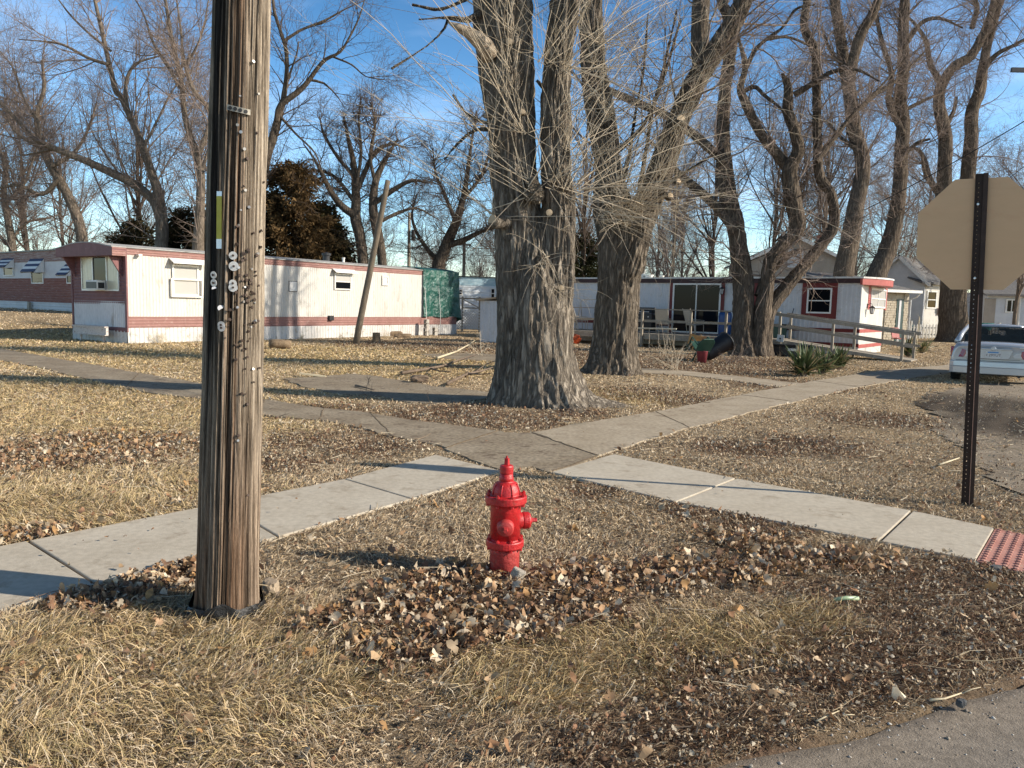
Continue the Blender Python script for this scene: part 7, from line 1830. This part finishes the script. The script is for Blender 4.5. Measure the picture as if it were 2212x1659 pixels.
# ---------------------------------------------------------------- cedars
m_ced = col_mat('cedar_foliage', .85, .15, .2)
def cedar(label, u, Y, H, R, c1, c2, n, seed, skirt=.6, pw=.5):
    rg = np.random.default_rng(seed); b = base_at(u, Y); t = thing('cedar_tree', label, 'tree', b, 0, 'cedars behind the pink trimmed home')
    mb = MB(); mb.tube([(0, 0, 0), (.05, 0, H * .5), (0, 0, H * .97)], [.22, .14, .02], 10); mb.build('trunk', m_bark2, t, smooth=True)
    nb = 260; zf = rg.uniform(0, 1, nb) ** 1.15; az = rg.uniform(0, 6.283, nb); prof = np.where(zf < .25, .75 + zf, 1.0) * (1 - zf) ** pw
    Rb = R * prof * rg.uniform(.55, 1.22, nb); bi = rg.choice(nb, n, p=(Rb + .1) / (Rb + .1).sum()); f = rg.uniform(.15, 1, n) ** .7
    rise = rg.uniform(-.1, .5, nb)
    x = np.cos(az[bi]) * Rb[bi] * f; y = np.sin(az[bi]) * Rb[bi] * f; z = skirt + zf[bi] * (H - skirt) + rise[bi] * Rb[bi] * f * .8
    c = np.c_[x, y, z] + rg.normal(0, .16, (n, 3))
    d = norm(np.c_[np.cos(az[bi]), np.sin(az[bi]), rg.uniform(-.8, .5, n)] + rg.normal(0, .55, (n, 3))); L = rg.uniform(.16, .42, n)[:, None]; s = norm(np.cross(d, rg.normal(size=(n, 3)))) * rg.uniform(.025, .07, n)[:, None]
    V = np.stack([c, c + d * L * .5 + s, c + d * L, c + d * L * .5 - s], 1); col = c1 + (c2 - c1) * rg.uniform(0, 1, (n, 1)); col = col * rg.uniform(.6, 1.35, (n, 1)) * (.75 + .5 * fnoise(c * .8, seed)[:, None])
    mesh_np('foliage', V.reshape(-1, 3), np.arange(n * 4).reshape(-1, 4), m_ced, t, col=np.repeat(col, 4, 0))
br1, br2 = np.array([.070, .043, .020]), np.array([.155, .098, .042]); dg1, dg2 = np.array([.022, .025, .012]), np.array([.055, .055, .022])
cedar('broad rust-brown cedar right of the near utility pole', 632, 43, 8.9, 3.1, br1, br2, 46000, 301, .6, .42)
cedar('dark green cedar squeezed on the right of the rust-brown one', 704, 44.6, 7.0, 2.1, dg1, np.array([.10, .075, .03]), 22000, 302)
cedar('dark cedar left of the near utility pole, behind the hooded home', 405, 46, 6.8, 2.4, dg1, np.array([.09, .065, .03]), 20000, 303)
cedar('low dark cedar farther left behind the hooded home roof', 300, 48, 6.2, 2.4, dg1, np.array([.08, .06, .03]), 16000, 304)
cedar('brownish cedar hidden mostly behind the near utility pole', 500, 44, 8.0, 2.6, dg1, br2, 20000, 305)
cedar('dark cedar in the gap between the two big trunks', 1255, 50, 6.2, 2.0, dg1, dg2, 12000, 306)

# ---------------------------------------------------------------- bare shrubs and weeds
def shrub(label, u, v, H, n, seed, mat, name='bare_shrub', cat='shrub', r=.012, group=None):
    rg = np.random.default_rng(seed); p = G(u, v); p.z = 0; t = thing(name, label, cat, p, 0, group)
    g = whips(rg, [(0, 0, 0), (.08, .05, 0), (-.07, .03, 0)], n, (H * .5, H * 1.15), .55, r, 8, 0.0, .01, (0, 0, .8)); g2q = sprout(rg, g[0], g[1], n * 7, (H * .15, H * .5), (25, 70), 5, .6, r * .6, .18, .02, .2); g3q = sprout(rg, g2q[0], g2q[1], n * 14, (H * .08, H * .22), (25, 70), 3, .6, r * .4, .2, .0)
    V, F = join([tubes(*g, 5), tubes(*g2q, 4)]); mesh_np('stems', V, F, mat, t, smooth=True)
    V, F = tubes(*g3q, 3); mesh_np('twigs', V, F, mat, t, smooth=True); return t
shrub('pale twiggy bare bush in front of the pipe stand', 1455, 800, 1.15, 16, 1, m_twigp)
shrub('small bare bush at the foot of the crooked tree', 1575, 700 + 85, .9, 9, 2, m_twig)
shrub('dry weed standing on the edge of the driveway pad', 800, 857, .32, 7, 3, m_twigd, 'dry_weed', 'weed', .005)
shrub('taller thin dry weed beside the driveway pad, nearer the double trunk', 950, 872, .50, 4, 4, m_twigd, 'dry_weed', 'weed', .004)
shrub('brown weeds against the white skirt near the hooded corner', 345, 741, .5, 22, 5, m_stick, 'dry_weed', 'weed', .008)
shrub('brown weeds against the white skirt just left of the near pole', 430, 738, .35, 14, 6, m_stick, 'dry_weed', 'weed', .008)
shrub('brown weeds against the white skirt right of the near pole', 655, 736, .38, 16, 7, m_stick, 'dry_weed', 'weed', .008)
shrub('brown weeds at the skirt below the small dark window', 735, 733, .35, 14, 8, m_stick, 'dry_weed', 'weed', .008)
shrub('dry weeds before the dark gap beside the shed', 835, 728, .5, 14, 9, m_stick, 'dry_weed', 'weed', .008)
shrub('pale bare brush piled beside the shed corner', 1040, 768, .9, 12, 10, m_twigp)
shrub('dead brown weeds at the end of the ramp', 1905, 775, .5, 16, 11, m_stick, 'dry_weed', 'weed', .008)
shrub('reddish dry weed right of the crooked tree foot', 1680, 790, .6, 12, 12, m_log, 'dry_weed', 'weed', .006)
shrub('bare bush below the bay of the white house', 2000, 732, 1.6, 14, 13, m_stick)
# ================================================================== GRASS AND LEAVES
def paved(xy, shrink=.0):
    m = np.zeros(len(xy), bool)
    for k in ('new_left', 'new_right', 'tact', 'OLD_A', 'OLD_X', 'OLD_B', 'PAD_1', 'PAD_2', 'PATH_E', 'road'):
        m |= inside(xy, [p[:2] for p in POLY[k]])
    return m
lane_poly = [p[:2] for p in LANE]
HOUSES = []
for F, x0, x1, y0, y1 in ((F1, -.05, L1, 0, W1), (F2, -L2, 0, 0, W2), (F2, -13.4, -2.0, -2.6, 0), (FS, 0, 2.2, 0, 2.2), (F0, -15, 4, 0, 3.3)):
    HOUSES.append([F.W(a, b)[:2] for a, b in ((x0, y0), (x1, y0), (x1, y1), (x0, y1))])
def wedge(rg, y0, y1, dens):
    w0, w1 = .70 * y0 + 1.2, .70 * y1 + 1.2
    n = int((w0 + w1) * (y1 - y0) * dens)
    y = rg.uniform(y0, y1, n); x = rg.uniform(-1, 1, n) * w1; k = np.abs(x) < .70 * y + 1.2
    return np.c_[x, y][k]
rg = np.random.default_rng(42)
GV, GF4, GF3, GC = [], [], [], []; off = 0
straw = np.array([[.62, .50, .345], [.55, .43, .285], [.66, .565, .42], [.46, .35, .225], [.37, .29, .19], [.58, .44, .265]])
brn = np.array([[.20, .115, .068], [.29, .195, .12], [.36, .265, .165], [.15, .088, .055], [.44, .34, .225]])
gld = np.array([[.57, .425, .225], [.51, .37, .19], [.62, .48, .28], [.45, .345, .175], [.36, .30, .15]])
NEAR = [(1.2, 2.4, 8000, .0019, .062), (2.4, 3.4, 16500, .0017, .060), (3.4, 4.6, 15500, .0019, .058), (4.6, 6.2, 11500, .0025, .062), (6.2, 8.2, 7000, .0031, .054), (8.2, 11, 2700, .0040, .046), (11, 15, 1600, .0056, .046), (15, 21, 800, .0085, .048), (21, 30, 300, .014, .055), (30, 46, 80, .026, .065)]
for y0, y1, dens, wid, ln in NEAR:
    xy = wedge(rg, y0, y1, dens)
    keep = ~paved(xy)
    for h in HOUSES: keep &= ~inside(xy, h)
    il = inside(xy, lane_poly); keep &= ~(il & (fnoise(np.c_[xy * .8, np.zeros(len(xy))], 66) + .25 * rg.uniform(0, 1, len(xy)) < .66))
    lf = zone(xy, 'leaf'); bz = zone(xy, 'brown'); gz = zone(xy, 'gold')
    cl = fnoise(np.c_[xy * 2.6, np.zeros(len(xy))], 61); cl2 = fnoise(np.c_[xy * 9, np.zeros(len(xy))], 62)
    p = np.clip(.45 + 1.5 * (cl - .25), .3, 1) * np.clip(.5 + 1.4 * (cl2 - .25), .3, 1) * (1 - .80 * lf) * (1 - .25 * bz) + .2 * gz
    keep &= rg.uniform(0, 1, len(xy)) < p
    xy, lf, bz, gz, cl = xy[keep], lf[keep], bz[keep], gz[keep], cl[keep]; n = len(xy)
    z0 = terrain(xy[:, 0], xy[:, 1]) - .010
    lawn = np.clip((xy[:, 1] - 6.5) / 3, 0, 1)
    L = ln * rg.uniform(.45, 1.35, n) * (.75 + .7 * gz) * (.85 + .4 * cl)
    frontal = np.clip((4.0 - xy[:, 1]) / 1.2, 0, 1) * np.clip((.3 - xy[:, 0]) / .6, 0, 1); L = L * (1 + .12 * frontal)
    base_az = 2 * np.pi * fnoise(np.c_[xy * 1.1, np.zeros(n)], 63) * 2.0
    az = base_az + rg.normal(0, 1.1, n); el = np.clip(rg.beta(1.3, 2.0, n) * 1.5, .06, 1.45); el = np.where(rg.uniform(0, 1, n) < .30, el * .3, el)
    bend = rg.uniform(.1, 1.1, n)
    d0 = np.c_[np.cos(az) * np.cos(el), np.sin(az) * np.cos(el), np.sin(el)]; e2 = np.maximum(el - bend, -.25)
    d1 = np.c_[np.cos(az + bend * .3) * np.cos(e2), np.sin(az + bend * .3) * np.cos(e2), np.sin(e2)]
    b = np.c_[xy, z0]; m = b + d0 * (L * .55)[:, None]; tp = m + d1 * (L * .55)[:, None]
    roll = rg.uniform(0, np.pi, n); s0 = np.c_[-np.sin(az), np.cos(az), np.zeros(n)]; up_ = np.cross(s0, d0)
    s = (s0 * np.cos(roll)[:, None] + up_ * np.sin(roll)[:, None]) * (wid * rg.uniform(.5, 1.3, n))[:, None]
    V = np.stack([b - s, b + s, m + s * .85, m - s * .85, tp], 1)
    ci = rg.integers(0, 6, n); col = straw[ci]; bi = rg.integers(0, 5, n); k = rg.uniform(0, 1, n) < np.clip(bz * .85 + lf * .3 + .10, 0, .9); col = np.where(k[:, None], brn[bi], col)
    k = rg.uniform(0, 1, n) < gz * .75; col = np.where(k[:, None], gld[rg.integers(0, 5, n)], col)
    col = col * rg.uniform(.7, 1.2, (n, 1))
    GV.append(V.reshape(-1, 3)); GC.append(np.repeat(col, 5, 0)); i = np.arange(n)[:, None] * 5 + off
    GF4.append(i + np.array([[0, 1, 2, 3]])); GF3.append(i + np.array([[3, 2, 4]])); off += n * 5
m_grass = col_mat('dry_grass', .75, .25, .12)
o = mesh_np('grass', np.concatenate(GV), [np.concatenate(GF4), np.concatenate(GF3)], m_grass, col=np.concatenate(GC)); o['kind'] = 'stuff'; tag(o, 'dry winter grass, straw coloured and matted', 'grass')
print('grass blades', off // 5)

# fallen leaves: lobed, folded and curled
base = np.array([(0, 0), (.18, -.16), (.46, -.12), (.34, -.22), (.52, -.42), (.62, -.20), (.80, -.26), (1.0, 0), (.80, .26), (.62, .20), (.52, .42), (.34, .22), (.46, .12), (.18, .16)])
tri = np.array([(0, 1, 13), (1, 2, 12), (1, 12, 13), (2, 3, 4), (2, 4, 5), (2, 5, 9), (2, 9, 12), (5, 6, 7), (5, 7, 9), (7, 8, 9), (9, 10, 12), (10, 11, 12)])
oval = np.array([(0, 0), (.15, -.12), (.32, -.20), (.45, -.23), (.58, -.22), (.74, -.17), (.88, -.09), (1.0, 0), (.88, .09), (.74, .17), (.58, .22), (.45, .23), (.32, .20), (.15, .12)])
tri_o = np.array([(0, 1, 13), (1, 2, 12), (1, 12, 13), (2, 3, 11), (2, 11, 12), (3, 4, 10), (3, 10, 11), (4, 5, 9), (4, 9, 10), (5, 6, 8), (5, 8, 9), (6, 7, 8)])
leafc = np.array([[.34, .21, .115], [.27, .15, .08], [.42, .29, .17], [.48, .365, .24], [.22, .125, .075], [.50, .41, .30], [.38, .22, .095], [.18, .11, .07], [.58, .49, .36], [.32, .21, .125]]) * 1.12
def leaf_mesh(name, xy, size, zoff, label, tilt=.6, wcol=None, seed=1):
    rg = np.random.default_rng(seed); n = len(xy)
    lob = rg.uniform(0, 1, n) < .6; sh = np.where(lob[:, None, None], base[None], oval[None]) + rg.normal(0, .03, (n, 14, 2))
    S = size * rg.uniform(.35, 1.35, n); x = sh[..., 0] - .5; y = sh[..., 1] * rg.uniform(.8, 1.35, n)[:, None]
    cu = rg.normal(0, 2.0, n)[:, None]; cv = rg.normal(0.8, 3.0, n)[:, None]; tw = rg.normal(0, 1.0, n)[:, None]
    th = x * cu; r = 1 / np.where(np.abs(cu) < .1, .1, cu); X = np.where(np.abs(cu) < .1, x, np.sin(th) * r); Zx = np.where(np.abs(cu) < .1, 0, (1 - np.cos(th)) * r)
    ph = y * cv; Yc_ = np.where(np.abs(cv) < .1, y, np.sin(ph) / np.where(np.abs(cv) < .1, 1, cv)); Zy = np.where(np.abs(cv) < .1, 0, (1 - np.cos(ph)) / np.where(np.abs(cv) < .1, 1, cv))
    Z = Zx + Zy + tw * x * y * 1.2 + rg.normal(0, .018, (n, 14))
    q = np.stack([X, Yc_, Z], -1) * S[:, None, None]
    a = rg.uniform(0, 6.283, n); nx_ = rg.normal(0, tilt, n); ny_ = rg.normal(0, tilt, n)
    ca, sa = np.cos(a), np.sin(a); cx_, sx_ = np.cos(nx_), np.sin(nx_); cy_, sy_ = np.cos(ny_), np.sin(ny_)
    y1 = q[..., 1] * cx_[:, None] - q[..., 2] * sx_[:, None]; z1 = q[..., 1] * sx_[:, None] + q[..., 2] * cx_[:, None]; x1 = q[..., 0] * cy_[:, None] + z1 * sy_[:, None]; z1 = -q[..., 0] * sy_[:, None] + z1 * cy_[:, None]
    V = np.stack([x1 * ca[:, None] - y1 * sa[:, None] + xy[:, :1], x1 * sa[:, None] + y1 * ca[:, None] + xy[:, 1:2], z1], -1)
    V[..., 2] += zoff + rg.uniform(0, .03, n)[:, None] - np.minimum(V[..., 2].min(1), 0)[:, None] * .75 + terrain(xy[:, 0], xy[:, 1])[:, None]
    wc = leafc if wcol is None else wcol
    col = wc[rg.integers(0, len(wc), n)] * rg.uniform(.65, 1.2, (n, 1)); colv = np.repeat(col[:, None], 14, 1) * rg.uniform(.85, 1.12, (n, 14, 1))
    ii = (np.arange(n) * 14)[:, None, None]
    F = np.where(lob[:, None, None], tri[None], tri_o[None]) + ii
    o = mesh_np(name, V.reshape(-1, 3), F.reshape(-1, 3), m_leaf, col=colv.reshape(-1, 3)); o['kind'] = 'stuff'; return tag(o, label, 'leaves')
m_leaf = col_mat('dead_leaf', .7, .25, .15)
rg = np.random.default_rng(91)
def pick(y0, y1, dens, fn):
    xy = wedge(rg, y0, y1, dens); k = (rg.uniform(0, 1, len(xy)) < fn(xy)); xy = xy[k]
    return xy[~paved(xy)]
Z_ = lambda xy: np.clip(zone(xy, 'leaf') * 1.25, 0, 1) ** 1.2
big = np.concatenate([pick(2.3, 3.4, 950, lambda a: Z_(a) + .035), pick(3.4, 6.5, 1150, lambda a: Z_(a) + .03), pick(6.5, 12, 330, lambda a: Z_(a) + .02), pick(12, 30, 40, lambda a: .02 + .6 * zone(a, 'brown'))])
leaf_mesh('leaves', big, .062, .0, 'curled dead brown leaves lying in drifts', .65)
small = np.concatenate([pick(1.6, 3.4, 3000, lambda a: np.clip(.12 + zone(a, 'leaf') + .75 * zone(a, 'brown') + .12 * fnoise(np.c_[a * 3, a[:, :1] * 0], 71), 0, 1)), pick(3.4, 5.5, 2400, lambda a: np.clip(.10 + zone(a, 'leaf') + .7 * zone(a, 'brown'), 0, 1)), pick(5.5, 9, 1300, lambda a: np.clip(.10 + zone(a, 'leaf') * .8 + .8 * zone(a, 'brown'), 0, 1)), pick(9, 16, 620, lambda a: np.clip(.04 + .9 * zone(a, 'brown'), 0, 1)), pick(16, 34, 200, lambda a: np.clip(.02 + .9 * zone(a, 'brown'), 0, 1))])
sz = np.where(small[:, 1] < 5.5, .024, np.where(small[:, 1] < 9, .032, np.where(small[:, 1] < 16, .040, .055)))
litc = np.array([[.22, .135, .078], [.32, .225, .14], [.45, .35, .235], [.15, .09, .055], [.56, .47, .34], [.26, .14, .08], [.40, .30, .19], [.60, .52, .40]])
leaf_mesh('leaf_litter', small, sz, -.008, 'shredded brown leaf litter between the grass', .8, litc, 7)
print('leaves', len(big), len(small))
# a few leaves blown onto the pavement
pv = []
for u, v in [(110, 1205), (180, 1180), (232, 1172), (300, 1200), (262, 1235), (330, 1150), (270, 1172), (600, 1110), (640, 1085), (690, 1066), (1230, 1030), (1400, 1050), (1560, 1070), (1750, 1110), (1820, 1120), (760, 1045), (150, 1228), (410, 1130), (700, 905), (880, 935), (1000, 945), (1150, 960), (1050, 958), (1260, 940), (1380, 905), (1520, 880), (1560, 868), (720, 835), (960, 850), (860, 845)]:
    p = G(u, v); pv.append((p.x, p.y))
pv = np.array(pv)
leaf_mesh('leaves', pv, .04, .018, 'scattered single dead leaves on the pavement', .25, None, 13)['label'] = 'scattered single dead leaves lying on the pavements'
# twigs and stems strewn through the grass
xy = np.concatenate([pick(1.8, 4.5, 75, lambda a: .6 + 0 * a[:, 0]), pick(4.5, 11, 26, lambda a: .6 + 0 * a[:, 0]), pick(11, 30, 5, lambda a: .6 + 0 * a[:, 0])]); n = len(xy)
az = rg.uniform(0, 6.283, n); L = rg.uniform(.06, .30, n); K = 5; Pn = np.zeros((n, K, 3)); Pn[:, 0] = np.c_[xy, rg.uniform(.005, .035, n)]
d = np.c_[np.cos(az), np.sin(az), rg.normal(0, .12, n)]
for k in range(1, K): d = norm(d + rg.normal(0, .14, (n, 3)) * [1, 1, .4]); Pn[:, k] = Pn[:, k - 1] + d * (L / (K - 1))[:, None]
Pn[..., 2] = np.maximum(Pn[..., 2], .0)
V, F = tubes(Pn, (rg.uniform(.0012, .0032, n))[:, None] * np.linspace(1, .5, K)[None] * np.clip(xy[:, 1] / 5, 1, 3)[:, None], 4)
tc = np.array([[.50, .40, .26], [.20, .14, .10], [.58, .50, .37], [.30, .22, .15]])[rg.integers(0, 4, n)]
o = mesh_np('twig_litter', V, F, m_leaf, col=np.repeat(tc, K * 4, 0)); o['kind'] = 'stuff'; tag(o, 'small twigs strewn through the grass', 'twigs')
# gravel along the asphalt edge and on the dirt lane
pts = []
e_ = np.array([[p.x, p.y] for p in ed]); sel = (e_[:, 0] > -2) & (e_[:, 0] < 5); es = e_[sel]
for k in range(2600):
    i = rg.integers(0, len(es)); o_ = rg.exponential(.16); pts.append((es[i, 0] + rg.normal(0, .05) + o_ * .25, es[i, 1] + .04 - o_, rg.uniform(.0015, .006) * (1 if rg.uniform() < .93 else 2.0), -.014 if o_ > .04 else -.004))
lv_ = wedge(rg, 6, 16, 90); lv_ = lv_[inside(lv_, lane_poly)]
for x, y in lv_: pts.append((x, y, rg.uniform(.004, .011), .010))
pts = np.array(pts); n = len(pts)
octa = np.array([(1, 0, 0), (0, 1, 0), (-1, 0, 0), (0, -1, 0), (0, 0, .7), (0, 0, -.7)]); of = np.array([(0, 1, 4), (1, 2, 4), (2, 3, 4), (3, 0, 4), (1, 0, 5), (2, 1, 5), (3, 2, 5), (0, 3, 5)])
V = octa[None] * rg.uniform(.6, 1.3, (n, 6, 1)) * pts[:, 2][:, None, None]; a = rg.uniform(0, 6.28, n); V = np.stack([V[..., 0] * np.cos(a)[:, None] - V[..., 1] * np.sin(a)[:, None], V[..., 0] * np.sin(a)[:, None] + V[..., 1] * np.cos(a)[:, None], V[..., 2]], -1)
V += np.c_[pts[:, :2], pts[:, 3] + pts[:, 2] * .3][:, None, :]
gc_ = np.array([[.30, .26, .21], [.45, .41, .36], [.18, .16, .14], [.60, .57, .52], [.36, .29, .22]])[rg.integers(0, 5, n)]
o = mesh_np('gravel', V.reshape(-1, 3), (of[None] + (np.arange(n) * 6)[:, None, None]).reshape(-1, 3), m_leaf, col=np.repeat(gc_, 6, 0)); o['kind'] = 'stuff'; tag(o, 'loose gravel along the asphalt and on the lane', 'gravel')
